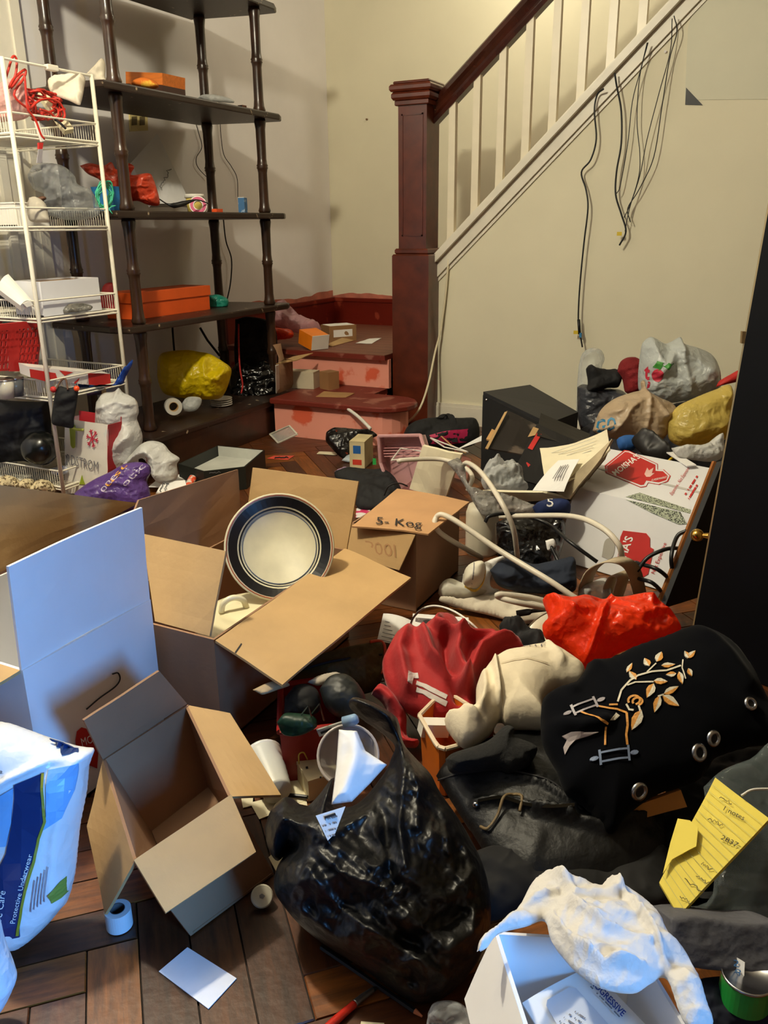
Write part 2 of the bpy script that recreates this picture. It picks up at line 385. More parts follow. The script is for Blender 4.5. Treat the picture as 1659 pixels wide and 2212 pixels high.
# ------------------------------------------------------------------ floor with herringbone strips
fl = mk('floor', box(-3.6, 2.5, -3.6, 5.7, -.06, -.006), M('floor_gap', (34, 20, 12), .8), kind='structure', org=A(0, 0, 0))
random.seed(4)
pw, pl = .08, .48; c45 = math.sqrt(.5); g = .0012; cache = []
for q in range(4):
    v, f = bev([(-pl/2+g, -pw/2+g), (pl/2-g, -pw/2+g), (pl/2-g, pw/2-g), (-pl/2+g, pw/2-g)], -.006, 0, .002)
    me = bpy.data.meshes.new('plank'); me.from_pydata(v.tolist(), [], f); me.materials.append(oak[q]); cache.append(me)
def seen(p, m=60):
    q = A(*p)-CAM; w = q@fw
    if w < .3: return False
    x = CX+FPX*(q@rt)/w; y = CY-FPX*(q@up)/w; return -m < x < 1659+m and 900 < y < 2212+m*2.6
lay = []
for m in range(-14, 15):
    for k in range(-70, 71):
        for hv in (0, 1):
            cx, cy = (m*2*pl+k*pw+pl/2, k*pw+pw/2) if hv == 0 else (m*2*pl+k*pw+pl+pw/2, k*pw+pw-pl/2)
            X_, Y_ = (cx-cy)*c45+.17, (cx+cy)*c45+.08
            if -2.8 < X_ < .6 and -.3 < Y_ < 4.45 and seen((X_, Y_, 0), 480) and not (X_ < -1.95 and Y_ > 3.95) and not (X_ < -2.75 and Y_ > 2.8): lay.append((X_*X_+Y_*Y_, X_, Y_, hv))
lay.sort(); rest = []
for i, (_d, X_, Y_, hv) in enumerate(lay):
    a = math.pi/4+(math.pi/2 if hv else 0)
    if i < 290:
        o = link(cache[random.randrange(4)], 'plank', (X_, Y_, random.uniform(-.0008, .0004)), fl); o.rotation_euler = (0, 0, a)
    else:
        v, f = bev([(-pl/2+g, -pw/2+g), (pl/2-g, -pw/2+g), (pl/2-g, pw/2-g), (-pl/2+g, pw/2-g)], -.006, 0, .002)
        R_ = np.array([[math.cos(a), -math.sin(a), 0], [math.sin(a), math.cos(a), 0], [0, 0, 1]]); rest.append((v@R_.T+A(X_, Y_, 0), f))
if rest: mk('far_planks', join(*rest), oak[1], fl, kind='stuff')
# ------------------------------------------------------------------ walls, ceiling
mk('wall_left', box(-3.35, -3.27, -3.6, 5.7, 0, 2.9), greyw, kind='structure')
mk('wall_back', box(-3.35, 2.5, 5.6, 5.7, 0, 2.9), cream, kind='structure')
mk('ceiling', box(-3.35, 2.5, -3.6, 5.7, 2.9, 3.0), M('ceiling_white', (206, 200, 186), .9), kind='structure')
mk('wall_rear', box(-3.35, 2.5, -3.7, -3.6, 0, 2.9), M('wall_far_tan', (104, 86, 66), .85), kind='structure')
wr = mk('wall_right_and_light_block', join(box(1.0, 1.1, -3.6, -.45, 0, 2.9), box(1.0, 1.4, -.45, -.35, 0, 2.9), box(.62, 1.5, .42, .52, 0, 2.9), box(.62, .72, .52, 5.7, 0, 2.9), box(1.0, 1.5, -.35, .42, 0, .5), box(1.0, 1.5, -.35, .42, 1.5, 2.9)), M('wall_far_tan', (104, 86, 66), .85), kind='structure')  # unseen inward jog added to keep the blue window light off the far walls
wf = mk('window_1', join(box(1.42, 1.48, -.36, .43, .5, .56), box(1.42, 1.48, -.36, .43, 1.44, 1.5), box(1.42, 1.48, -.36, -.30, .5, 1.5), box(1.42, 1.48, .37, .43, .5, 1.5)), trimw, kind='structure')
sw = lambda x: .845+.961*(x+1.933)
xz = [(-1.935, 0), (2.4, 0), (2.4, 2.9), (.205, 2.9), (-1.935, .843)]
mk('wall_stair', pslab([A(x, 4.46, z) for x, z in xz], .05, A(0, -1, 0)), cream, kind='structure')
ps = plane((0, 4.46, 0), (1, 4.46, 0), (0, 4.46, 1))
mk('trim_4', pslab([ps(*p, .003) for p in ((1497, 20), (1486, 60), (1479, 216), (1659, 214), (1700, 213), (1700, -60), (1570, -60))], .006, ps.n), patchm, kind='structure')
mk('trim_5', pslab([ps(*p, .005) for p in ((1482, 189), (1480, 226), (1518, 227))], .004, ps.n), black, kind='structure')
mk('baseboard_stair', join(box(-1.935, 2.4, 4.44, 4.46, 0, .10), box(-1.935, 2.4, 4.445, 4.46, .10, .118)), trimw, kind='structure')
# stringer with mouldings
def strip(z0, z1, y0, y1, xa=-1.955, xb=.6):
    return hexa([(xa, y0, sw(xa)+z0), (xb, y0, sw(xb)+z0), (xb, y1, sw(xb)+z0), (xa, y1, sw(xa)+z0), (xa, y0, sw(xa)+z1), (xb, y0, sw(xb)+z1), (xb, y1, sw(xb)+z1), (xa, y1, sw(xa)+z1)])
mk('trim_1', join(strip(-.035, .045, 4.435, 4.475), strip(.045, .085, 4.40, 4.50), strip(.085, .10, 4.415, 4.49), strip(-.06, -.035, 4.45, 4.47)), trimw, kind='structure')
# ------------------------------------------------------------------ winder steps, landing, flight behind the stair wall
T1, T2, Y1, Y2 = .215, .41, 3.78, 4.26
arc = [(-1.98+.17*math.cos(a), 3.92+.17*math.sin(a)) for a in np.linspace(-math.pi/2, math.pi/2, 9)]
arcr = [(-1.99+.13*math.cos(a), 3.92+.13*math.sin(a)) for a in np.linspace(-math.pi/2, math.pi/2, 9)]
st = thing('staircase', 'worn red painted winder steps rising to a small landing behind the newel post', 'stairs', (-2.4, 4.2, 0))
mk('riser', bev([(-2.605, Y1)]+arcr+[(-2.0, 4.06), (-2.14, 4.06), (-2.14, 4.25), (-2.605, 4.25)], 0, T1-.03, .001), pink, st)
tr = mk('tread', bev([(-2.605, Y1-.04)]+arc+[(-2.14, 4.09), (-2.14, 4.26), (-2.605, 4.26)], T1-.03, T1, .006), wornred, st)
mk('riser', box(-3.26, -2.13, Y2, Y2+.03, T1, T2-.03), pink, st)
mk('landing', box(-3.265, -2.135, Y2-.04, 5.595, T2-.03, T2-.004), wornred, st)
for i in range(13):
    y0 = Y2-.04+i*.1055
    mk('plank', box(-3.26, -2.137 if i < 3 else -1.96, y0+.001, y0+.104, T2-.004, T2, .0015), M('landing_boards', (118, 66, 48), .5, var=.25, vs=6, kind='wood', c2=None), st)
fb = []
for i in range(9):
    x0 = -1.95+i*.2; fb.append(box(x0, x0+.22, 4.52, 5.6, T2+.19*(i+1)-.03, T2+.19*(i+1))); fb.append(box(x0, x0+.02, 4.52, 5.6, T2+.19*i, T2+.19*(i+1)-.03))
mk('upper_flight', join(*fb), wornred, st)
rp = random.Random(2)
def ragged(p0, p1, z0, z1, off):
    n = 40; t = np.linspace(0, 1, n); pts = [A(*p0)*(1-s)+A(*p1)*s for s in t]
    lo = [p+A(0, 0, z0) for p in pts]; hi = [p+A(0, 0, z1+.012*fbm(A(s*9, 3, off), 4)) for p, s in zip(pts, t)]
    return lo+hi[::-1]
mk('baseboard_back', join(box(-3.27, -1.9, 5.575, 5.6, T2, .575), box(-3.27, -1.9, 5.565, 5.6, .575, .60)), redpaint, kind='structure')
mk('baseboard_left', join(box(-3.27, -3.245, 4.25, 5.6, T2, .575), box(-3.27, -3.235, 4.25, 5.6, .575, .60)), redpaint, kind='structure')
mk('trim_2', pslab(ragged((-3.27, 5.598, 0), (-1.9, 5.598, 0), .59, .622, 1), .004, A(0, -1, 0)), M('smeared_primer', (196, 116, 96), .8, var=.2), kind='structure')
mk('trim_3', pslab(ragged((-3.268, 4.1, 0), (-3.268, 5.6, 0), .57, .64, 5), .004, A(1, 0, 0)), MATS['smeared_primer'], kind='structure')
# door casing on the left wall
mk('door_1', join(box(-3.27, -3.235, 2.2, 2.93, 0, 2.9), box(-3.27, -3.222, 2.2, 2.60, 0, 2.9), box(-3.27, -3.21, 2.55, 2.60, 0, 2.9), box(-3.27, -3.215, 2.70, 2.74, 0, 2.9), box(-3.27, -3.225, 2.88, 2.93, 0, 2.9)), trimw, kind='structure')
mk('baseboard_wall', box(-3.27, -3.25, 2.93, 4.25, 0, .16), trimw, kind='structure')
# ------------------------------------------------------------------ railing
rl = thing('stair_railing', 'dark wooden newel post and handrail with thin cream balusters', 'railing', (-2.03, 4.42, 0))
nx0, nx1, ny0, ny1 = -2.10, -1.935, 4.335, 4.50
nw = mk('newel_post', box(nx0, nx1, ny0, ny1, .9, 1.73, .006), redwood, rl)
mk('base_block', join(box(-2.132, -1.91, 4.315, 4.525, .0, .955, .008), box(-2.12, -1.92, 4.325, 4.515, .955, .985, .008)), redwood, nw)
mk('panel_frame', join(box(nx0+.02, nx0+.028, ny0-.004, ny0, 1.05, 1.66), box(nx1-.028, nx1-.02, ny0-.004, ny0, 1.05, 1.66), box(nx0+.02, nx1-.02, ny0-.004, ny0, 1.652, 1.66), box(nx0+.02, nx1-.02, ny0-.004, ny0, 1.05, 1.058)), redwood, nw)
mk('cap', join(box(nx0-.014, nx1+.014, ny0-.014, ny1+.014, 1.70, 1.725, .004), box(nx0-.028, nx1+.028, ny0-.028, ny1+.028, 1.725, 1.765, .012), box(nx0-.036, nx1+.036, ny0-.036, ny1+.036, 1.765, 1.80, .01), box(nx0-.02, nx1+.02, ny0-.02, ny1+.02, 1.80, 1.815, .006)), redwood, nw)
ra, rb = ps(938, 245), ps(1163, -2); dr = unit(rb-ra); nr = unit(np.cross(A(0, 1, 0), dr)); nr = nr if nr[2] > 0 else -nr
rb = ra+dr*2.2; ra = ra-dr*.03
prof = [(-.03, -.05), (-.036, -.03), (-.022, -.012), (-.03, .004), (-.042, .02), (-.038, .042), (-.02, .054), (.02, .054), (.038, .042), (.042, .02), (.03, .004), (.022, -.012), (.036, -.03), (.03, -.05)]
mk('handrail', rings_mesh([np.array([p+A(0, a, 0)+nr*b for a, b in prof]) for p in (ra, rb)]), M('handrail_varnish', (64, 24, 12), .25, var=.3, vs=10, coat=.4), rl)
for i in range(11):
    x = -1.835+.1345*i; zb = sw(x)+.085; t = (x-ra[0])/dr[0]; zt = ra[2]+dr[2]*t-.075+.02
    mk('baluster', hexa([(x-.02, 4.435, zb-.02), (x+.02, 4.435, zb+.015), (x+.02, 4.472, zb+.015), (x-.02, 4.472, zb-.02), (x-.018, 4.437, zt), (x+.018, 4.437, zt+.03), (x+.018, 4.47, zt+.03), (x-.018, 4.47, zt)]), M('baluster_cream', (236, 226, 200), .35, var=.04), rl)
# loose cables hanging on the stair wall
cabk = M('cable_black', (18, 18, 18), .5)
for i, (pts, r, lb) in enumerate((([(1304, 192, .07), (1290, 205, .05), (1284, 240, .05), (1288, 300, .05), (1276, 345, .05), (1256, 372, .04), (1266, 410, .04), (1270, 450, .05), (1262, 520, .05), (1254, 600, .05), (1250, 660, .05), (1250, 700, .05), (1258, 750, .05)], .0042, 'black cable with a kink hanging alone on the left of the stair wall'),
    ([(1328, 158, .07), (1332, 185, .06), (1342, 240, .05), (1342, 310, .05), (1332, 370, .05), (1330, 420, .05), (1342, 462, .05), (1352, 500, .05), (1338, 530, .05)], .0045, 'thickest black cable of the bunch hanging from the stringer'),
    ([(1398, 92, .07), (1384, 150, .05), (1366, 220, .05), (1356, 310, .05), (1340, 400, .05), (1332, 418, .05)], .0022, 'thin grey wire left in the bunch under the stringer'),
    ([(1400, 92, .07), (1382, 165, .05), (1376, 260, .05), (1382, 330, .05), (1380, 380, .05), (1362, 440, .05), (1348, 470, .05)], .0022, 'thin grey wire with a bend in the middle of the bunch'),
    ([(1452, 40, .07), (1448, 110, .05), (1424, 200, .05), (1398, 300, .05), (1382, 380, .05), (1360, 450, .05), (1350, 500, .05)], .0022, 'thin dark wire falling from the upper stringer in the bunch'),
    ([(1456, 34, .07), (1462, 70, .06), (1446, 130, .05), (1430, 230, .05), (1412, 340, .05), (1380, 410, .05), (1356, 450, .05), (1362, 480, .05)], .0025, 'rightmost thin dark wire falling from the upper stringer'))):
    o = mk('hanging_cable', tube([YY(x, y, 4.46-q) for x, y, q in pts], r, 6, 6), cabk, None, lb, 'cable', group='cables on the stair wall', smooth=True)
    if i < 2:
        x, y = ((1244, 718), (1338, 505))[i]; c_ = YY(x, y, 4.41); mk('tag', obox(c_, A(.012, 0, 0), A(0, .002, 0), A(0, 0, .009)), M('tag_yellow', (220, 190, 40), .5), o)
    if i == 0:
        mk('connector', tube([YY(1250, 690, 4.41), YY(1252, 722, 4.41)], .008, 8), cabk, o, smooth=True); c_ = YY(1254, 724, 4.405); mk('blue_plug', obox(c_, A(.006, 0, 0), A(0, .004, 0), A(0, 0, .012)), M('plug_blue', (40, 120, 170), .5), o)
mk('nail_head', lathe([(0, 0), (.006, 0), (.006, .01), (0, .012)], YY(1438, 112, 4.46), (0, -1, 0), 10), greyw, None, 'tiny nail head in the stair wall between the cables', 'nail')
mk('wall_nail', lathe([(0, 0), (.007, 0), (.006, .012), (0, .012)], YY(793, 258, 5.6), (0, -1, 0), 10), M('nail_tan', (120, 90, 60), .5), None, 'small nail in the back wall left of the newel post', 'nail')
# ------------------------------------------------------------------ bamboo-turned shelf unit
darkwood = M('espresso_wood', (54, 32, 18), .35, var=.4, vs=8, coat=.25, bump=.05, bs=40)
chip = M('espresso_shelf', (40, 24, 16), .4, c2=(190, 170, 140), thr=.69, vs=26)
et = thing('etagere', 'tall dark brown shelf unit with bamboo-turned posts by the grey wall', 'shelf', (-2.9, 3.47, 0))
EX0, EX1, EY0, EY1 = -3.1, -2.75, 2.945, 4.0
SZ = [.19, .69, 1.177, 1.675, 2.19]
def board(x0, x1, y0, y1):
    return [(x0, y0+.05), (x1-.10, y0), (x1, y0+.02), (x1, y1-.06), (x1-.03, y1), (x1-.12, y1-.01), (x0, y1-.10)]
for z in SZ:
    mk('shelf_board', bev(board(-3.2, -2.62 if z < .3 else -2.69, 2.80, 4.16), z-.03, z, .006), chip, et)
mk('plinth', bev(board(-3.18, -2.635, 2.83, 4.14), .0, SZ[0]-.03, .004), darkwood, et)
def post(z0, z1, node):
    h = z1-z0; return [(.029, 0), (.034, .012), (.028, .03), (.025, .06), (.024, node*h-.03), (.027, node*h-.012), (.031, node*h-.006), (.028, node*h), (.031, node*h+.006), (.027, node*h+.014), (.024, node*h+.04), (.026, h-.05), (.031, h-.015), (.028, h)]
for x in (EX0, EX1):
    for y in (EY0, EY1):
        pr = []
        for a, b, nd in ((SZ[0], SZ[1]-.03, .5), (SZ[1], SZ[2]-.03, .5), (SZ[2], SZ[3]-.03, .5), (SZ[3], SZ[4]-.03, .5)):
            pr.append(lathe(post(a, b, nd), (x, y, a), seg=14))
        mk('post', join(*pr), darkwood, et, smooth=True)
# ------------------------------------------------------------------ white wire rack
wire = M('white_coated_wire', (232, 226, 206), .35, var=.03)
rk = thing('wire_rack', 'white coated wire basket rack of five tiers at the left edge', 'rack', (-2.98, 2.57, 0))
RX0, RX1, RY0, RY1 = -3.2, -2.72, 2.36, 2.79
TZ = [.075, .455, .768, 1.112, 1.44]
for x in (RX0, RX1):
    for y in (RY0, RY1):
        mk('post', tube([A(x, y, .0), A(x, y, 1.69)], .0085, 8, smooth=False), wire, rk, smooth=True)
mk('top_bar', tube([A(RX1, RY0, 1.685), A(RX1, RY1, 1.685)], .005, 6, smooth=False), wire, rk)
mk('top_bar', tube([A(RX0, RY0, 1.685), A(RX0, RY1, 1.685)], .005, 6, smooth=False), wire, rk)
mk('clip', box(RX1-.012, RX1+.012, 2.56, 2.61, 1.675, 1.695, .003), wire, rk)
for z in TZ:
    ps_ = []
    hh = .07
    for zz, r in ((z, .005), (z+hh, .004), (z-.012, .004)):
        c = [A(RX0, RY0, zz), A(RX1, RY0, zz), A(RX1, RY1, zz), A(RX0, RY1, zz)]
        for i in range(4): ps_.append(tube([c[i], c[(i+1) % 4]], r, 6, smooth=False))
    bk = mk('basket', join(*ps_), wire, rk)
    w_ = []
    for i in range(1, 36):
        x = RX0+(RX1-RX0)*i/36
        w_.append(tube([A(x, RY0, z+hh), A(x, RY0, z), A(x, RY1, z), A(x, RY1, z+hh)], .0016, 4, smooth=False))
    mk('basket_wires', join(*w_), wire, bk, kind='stuff')
# ------------------------------------------------------------------ the big cartons
# white removal carton, flaps up
ca = thing('moving_carton', 'tall white moving carton with raised white flap at the left edge', 'box', (-1.4, 1.06, 0))
ax, ay0, ay1, az = -1.19, .885, 1.222, .345
mk('body', walls([(ax, ay0, az), (ax, ay1, az), (-1.60, ay1, az), (-1.60, ay0, az)], [(ax, ay0, 0.002), (ax, ay1, 0.002), (-1.60, ay1, 0.002), (-1.60, ay0, 0.002)], .006), cardw, ca)
mk('flap', slab([A(ax-.002, ay0, az), A(ax-.002, ay1, az), A(ax, ay1+.005, .553), A(ax+.003, ay0+.005, .548)], .006, bow=-.006, seed=2), cardw, ca, label='white flap standing straight up')
pf = plane((ax, 0, 0), (ax, 1, 0), (ax, 0, 1), .001)
for q in ([Z(0, 1050, .56), Z(300, 1087, .53), Z(330, 1215, .345), Z(-40, 1240, .345)], ):
    mk('flap', slab([A(-1.60, .93, .345), A(-1.62, 1.3, .345), XX(300, 1087, -1.63), XX(-15, 1046, -1.63)], .006, seed=5), card, ca, label='brown inner side of the far flap')
mk('flap', slab([A(ax-.006, ay0, az), A(-1.55, ay0, az), A(-1.55, ay0-.16, az-.03), A(ax-.03, ay0-.17, az-.02)], .006, seed=8), card, ca)
dl = [(163, 1598), (166, 1580), (176, 1571), (190, 1575), (206, 1588), (214, 1605), (210, 1660), (185, 1650), (164, 1640)]
decal('logo', pf, dl, redink, ca)
text('MO', pf, (178, 1612), (24, -8), (-4, -17), paper, ca)
# plates carton
bx0, bx1, by0, by1, bz = -1.395, -1.045, 1.245, 1.825, .27
cb = thing('plates_carton', 'open brown carton holding a platter and a white lid', 'box', ((bx0+bx1)/2, (by0+by1)/2, 0))
rim = [(bx1, by0, bz), (bx1, by1, bz), (bx0, by1, bz), (bx0, by0, bz)]
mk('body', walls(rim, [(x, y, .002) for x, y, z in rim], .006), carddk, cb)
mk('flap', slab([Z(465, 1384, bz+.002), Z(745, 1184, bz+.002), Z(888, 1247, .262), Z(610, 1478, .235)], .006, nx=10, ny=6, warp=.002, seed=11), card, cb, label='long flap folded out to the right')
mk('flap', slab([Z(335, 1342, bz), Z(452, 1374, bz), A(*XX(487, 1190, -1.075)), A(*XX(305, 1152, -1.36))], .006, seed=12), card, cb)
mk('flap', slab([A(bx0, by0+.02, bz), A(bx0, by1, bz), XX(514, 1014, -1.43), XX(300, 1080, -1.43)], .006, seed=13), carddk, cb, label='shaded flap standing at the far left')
mk('flap', slab([A(bx0+.01, by1, bz), A(bx1, by1, bz), YY(774, 1040, 1.87), YY(546, 1010, 1.87)], .006, seed=14), card, cb)
line(plane(Z(465, 1384, bz+.002), Z(745, 1184, bz+.002), Z(610, 1478, .235), .001), [(508, 1410), (522, 1390)], 3, ink, cb)
# dinner platter leaning inside
pc = V(604, 1181, 1.95); pa = unit(CAM-pc+A(-.05, .15, .25)*1.2)
s_ = .1385
pt = thing('platter', 'white platter with wide black rim band standing in the open carton', 'plate', pc)
pmat = M('stoneware_cream', (206, 198, 166), .4, var=.07, vs=20)
mk('dish', lathe([(0, -.016), (.08, -.016), (s_*.76, -.012), (s_*.98, .0), (s_, .004), (s_*.985, .007), (s_*.95, .005), (s_*.74, -.006), (s_*.70, -.011), (0, -.011)], pc, pa, 56), pmat, pt, smooth=True)
def ring(r0, r1, h0, h1, mat, nm='rim_band'):
    mk(nm, lathe([(r0*s_, h0), (r0*s_, h0+.0008), (r1*s_, h1+.0008), (r1*s_, h1)], pc, pa, 56, cap=False), mat, pt)
ring(.71, .925, -.0098+.001, .0042, M('rim_black', (22, 22, 24), .25))
ring(.945, .965, .0052, .0060, M('rim_rust', (150, 80, 50), .3), 'rim_line')
ring(.665, .68, -.0108, -.0108, M('rim_blue', (70, 80, 100), .3), 'rim_line')
# white casserole lid below it
lc = Z(548, 1335, .19)
ld = thing('casserole_lid', 'off-white enamel lid with loop handle inside the carton', 'lid', lc-A(0, 0, .03))
mk('dish', lathe([(.0, .025), (.06, .024), (.08, .02), (.085, .026), (.125, .014), (.145, 0), (.145, -.012), (.13, -.012), (0, .0)], lc, seg=40), M('enamel', (232, 224, 188), .3, var=.04, coat=.3), ld, smooth=True)
h0, h1 = Z(478, 1322, .215), Z(532, 1312, .215)
mk('handle', tube([h0, h0+A(.0, 0, .028)*.8+(h1-h0)*.12, (h0+h1)/2+A(0, 0, .032), h1+A(0, 0, .022)-(h1-h0)*.12, h1], .0075, 10), MATS['enamel'], ld, smooth=True)
# right carton with folded top
cc = thing('small_carton', 'brown taped carton with pencil writing behind the plates carton', 'box', (-1.02, 2.2, 0))
b0 = [Z(897, 1318), Z(1016, 1235), Z(800, 1190), Z(700, 1262)]
cx0, cx1, cy0, cy1, cz = -1.165, -.945, 2.06, 2.40, .25
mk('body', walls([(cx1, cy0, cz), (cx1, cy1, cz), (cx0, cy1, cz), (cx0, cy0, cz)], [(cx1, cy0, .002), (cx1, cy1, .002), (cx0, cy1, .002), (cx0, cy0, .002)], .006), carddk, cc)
mk('flap', slab([Z(760, 1137, .258), Z(925, 1153, .256), Z(1014, 1084, .258), Z(858, 1055, .262)], .005, bow=.004, seed=21), M('cardboard_tan', (188, 144, 100), .8, var=.06), cc, label='top flap lying over the opening')
fq = [A(cx0-.01, cy0-.004, cz), A(cx1-.001, cy0-.004, cz), YY(862, 1232, cy0-.05), YY(752, 1200, cy0-.05)]
mk('flap', slab(fq, .005, seed=22), card, cc, label='front flap hanging down')
tf = plane(*[A(*q) for q in fq[:3]], .001)
for i, ch in enumerate('OPOOI'):
    pass
text('0P00l', tf, (770, 1192), (86, 12), (-3, -28), M('embossed_card', (170, 128, 86), .8), cc, t=.001)
tt = plane(Z(760, 1137, .258), Z(925, 1153, .256), Z(1014, 1084, .258), .002)
text('5- Kog', tt, (812, 1131), (98, 8), (2, -15), ink, cc, t=.006)
# small open carton tipped in front
cs = thing('open_carton', 'small empty brown carton with four spread flaps on the parquet', 'box', (-.9, .93, 0))
rimD = [A(-.822, .747, .172), A(-.771, .929, .185), A(-1.015, 1.111, .195), A(-1.04, .905, .19)]
botD = [Z(412, 2022, .003), Z(592, 1888, .003), A(-.985, 1.12, .003), A(-1.0, .955, .003)]
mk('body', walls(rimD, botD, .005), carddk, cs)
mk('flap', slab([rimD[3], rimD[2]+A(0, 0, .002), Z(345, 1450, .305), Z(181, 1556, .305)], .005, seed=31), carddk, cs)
mk('flap', slab([rimD[2], rimD[1], Z(607, 1716, .15), Z(497, 1541, .20)], .005, seed=32), card, cs)
mk('flap', slab([rimD[0]+A(0, 0, .004), rimD[1]+A(0, 0, .004), Z(553, 1840, .135), Z(358, 1972, .125)], .005, seed=33), card, cs)
mk('flap', slab([rimD[0], rimD[3], Z(188, 1785, .11), Z(226, 1976, .04)], .005, seed=34), card, cs)
# ------------------------------------------------------------------ helpers for placing boxes and sheets
def cbox(px, py, z, dx, dy, h, rot=0.0, tilt=0.0, x=None):         # near bottom corner seen at the pixel, on height z
    c = Z(px, py, z) if x is None else XX(px, py, x)
    if x is not None: c[2] = z
    a = math.radians(rot); ex = A(-math.cos(a), -math.sin(a), 0); ey = A(-math.sin(a), math.cos(a), 0); ez = A(0, 0, 1)
    if tilt: t = math.radians(tilt); ex, ez = ex*math.cos(t)+ez*math.sin(t), ez*math.cos(t)-ex*math.sin(t)
    b = [c+ex*dx, c, c+ey*dy, c+ex*dx+ey*dy]; return hexa(b+[q+ez*h for q in b]), b, ez
def faces(b, ez, h):                                       # seen planes: front (-Y side), right side, top
    return plane(b[0], b[1], b[1]+ez*h, .0006), plane(b[1], b[2], b[1]+ez*h, .0006), plane(b[0]+ez*h, b[1]+ez*h, b[2]+ez*h, .0006)
def dropbox(pxs, zt, zb, t=.004):
    top = [Z(x, y, zt) for x, y in pxs]; return hexa([A(p[0], p[1], zb) for p in top]+top)
def sheet(name, label, cat, pts, mat, parent=None, t=.001, bow=0.0, group=None, nx=6, ny=6, warp=.001, seed=0):   # pts: (px, py, z)
    q = [Z(*p) for p in pts]; o = mk(name, slab(q, t, nx, ny, warp, seed, bow), mat, parent, label, cat, group); return o, plane(q[0], q[1], q[2], .0012)
def film(name, c, trans=.3, rough=.3, bump=.5, bs=45): return M(name, c, rough, var=.06, bump=bump, bs=bs, trans=trans, kind='film')
clearp = M('clear_plastic_film', (226, 230, 232), .2, var=.03, bump=.6, bs=40, clear=.82, kind='film')
fogp = M('clear_plastic_cloudy', (214, 216, 214), .25, var=.05, bump=.6, bs=40, clear=.58, kind='film')
whitebag = film('white_bag_film', (226, 226, 222)); 
blackbag = M('black_bag_film', (10, 10, 11), .22, var=.2, bump=.35, bs=38, kind='film', spec=.7)
# ------------------------------------------------------------------ things on the shelf unit
s2, s3, s4, s1 = SZ[3], SZ[2], SZ[1], SZ[0]
vf, b, ez = cbox(350, 172, s2+.052, .22, .16, .05, 0, 6, x=-2.82)
wb = thing('wooden_tray', 'orange wooden tray lying upside down on the dark shelf', 'tray', b[1]-A(0, 0, .05))
mk('tray_shell', vf, M('orange_wood', (206, 112, 36), .4, var=.15, vs=8, kind='wood'), wb)
f1, f2, f3 = faces(b, ez, .052)
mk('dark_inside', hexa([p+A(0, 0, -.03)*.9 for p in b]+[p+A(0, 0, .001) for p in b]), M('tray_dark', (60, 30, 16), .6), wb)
inf('scarf', 'orange patterned cloth bunched under the wooden tray', 'cloth', [(282, 182), (290, 172), (310, 167), (330, 172), (342, 184), (330, 192), (300, 187)], ('d', 160, 4.16, 200, 4.16), M('orange_cloth', (214, 112, 30), .8, c2=(230, 180, 60), thr=.6, vs=20), front=.03, back=.05, floor=s2+.002)
cx_ = XX(386, 190, -2.93)
cx_[2] = s2
cq = thing('cactus_ornament', 'small dark green cactus ornament behind the wooden tray', 'ornament', cx_)
dg = M('dark_green_felt', (24, 44, 36), .8)
mk('stem', lathe([(0, 0), (.014, .002), (.016, .03), (.016, .085), (.012, .098), (0, .102)], cx_, seg=12), dg, cq, smooth=True)
for s in (-1, 1):
    mk('arm', tube([cx_+A(0, 0, .04), cx_+A(0, s*.022, .045), cx_+A(0, s*.024, .072)], [.008, .009, .007], 8), dg, cq, smooth=True)
inf('plastic_wrap', 'crumpled clear wrap lying at the right end of the second shelf', 'wrap', [(425, 212), (440, 204), (468, 205), (500, 214), (505, 222), (480, 221), (450, 219)], ('d', 190, 4.73, 230, 4.73), fogp, front=.03, back=.05, floor=s2+.002)
vf, b, ez = cbox(524, 229, s2, .03, .035, .028, x=-2.78); t = thing('matchbox', 'tiny brown box at the shelf end beside the wrap', 'box', b[1]); mk('box', vf, M('brown_box', (96, 54, 30), .6), t); mk('end_flap', obox((vf[0][0]+vf[0][5])/2+A(0, -.0015, .0), A(.013, 0, 0), A(0, .001, 0), A(0, 0, .012)), black, t)
# third shelf
inf('red_plastic_bag', 'orange-red knotted plastic bag slumped on the third shelf', 'bag', [(172, 358), (195, 352), (222, 358), (240, 350), (252, 366), (272, 352), (290, 360), (284, 378), (320, 374), (332, 388), (344, 428), (342, 444), (318, 442), (296, 434), (262, 436), (238, 412), (214, 388), (190, 376)], ('d', 340, 4.06, 450, 4.06), film('red_bag', (206, 74, 46), .3), power=0.7, front=.05, back=.06, fold=0.0180, ff=28, floor=s3+.002)
q = [XX(340, 288, -3.2), XX(412, 440, -3.0), XX(330, 440, -2.95), XX(283, 352, -3.12)]
wc = thing('white_panel_box', 'large white flat box leaning against the wall on the third shelf', 'box', q[2])
mk('panel', slab(q, .03, seed=3), cardw, wc)
squig(plane(*q[:3], .002), (346, 406), (366, 364), 5, 2.2, greyink, wc, name='lettering')
vf, b, ez = cbox(246, 446, s3, .12, .1, .1, x=-2.80); bb = thing('blue_box', 'blue cardboard box with green string before it on the third shelf', 'box', b[1]); mk('body', vf, M('blue_card', (24, 112, 176), .5, var=.1), bb); mk('lid', hexa([p+A(0, 0, .085) for p in b]+[p+A(0, 0, .102)+unit(p-sum(b)/4)*A(1, 1, 0)*.003 for p in b]), MATS['blue_card'], bb)
rg = random.Random(7); pts = []
c0 = XX(226, 425, -2.74)
for i in range(90):
    a = i*.9; r = .035+.02*rg.random(); pts.append(c0+A(.012*rg.uniform(-1, 1), r*math.cos(a), max(-.04, r*1.2*math.sin(a+rg.random()))))
pts += [XX(250, 444, -2.72), XX(236, 450, -2.71), XX(243, 462, -2.70)]
mk('string_coil', tube(pts, .0022, 5, 3), M('green_string', (70, 190, 150), .6), None, 'mint green string tangled in front of the blue box', 'string', smooth=True)
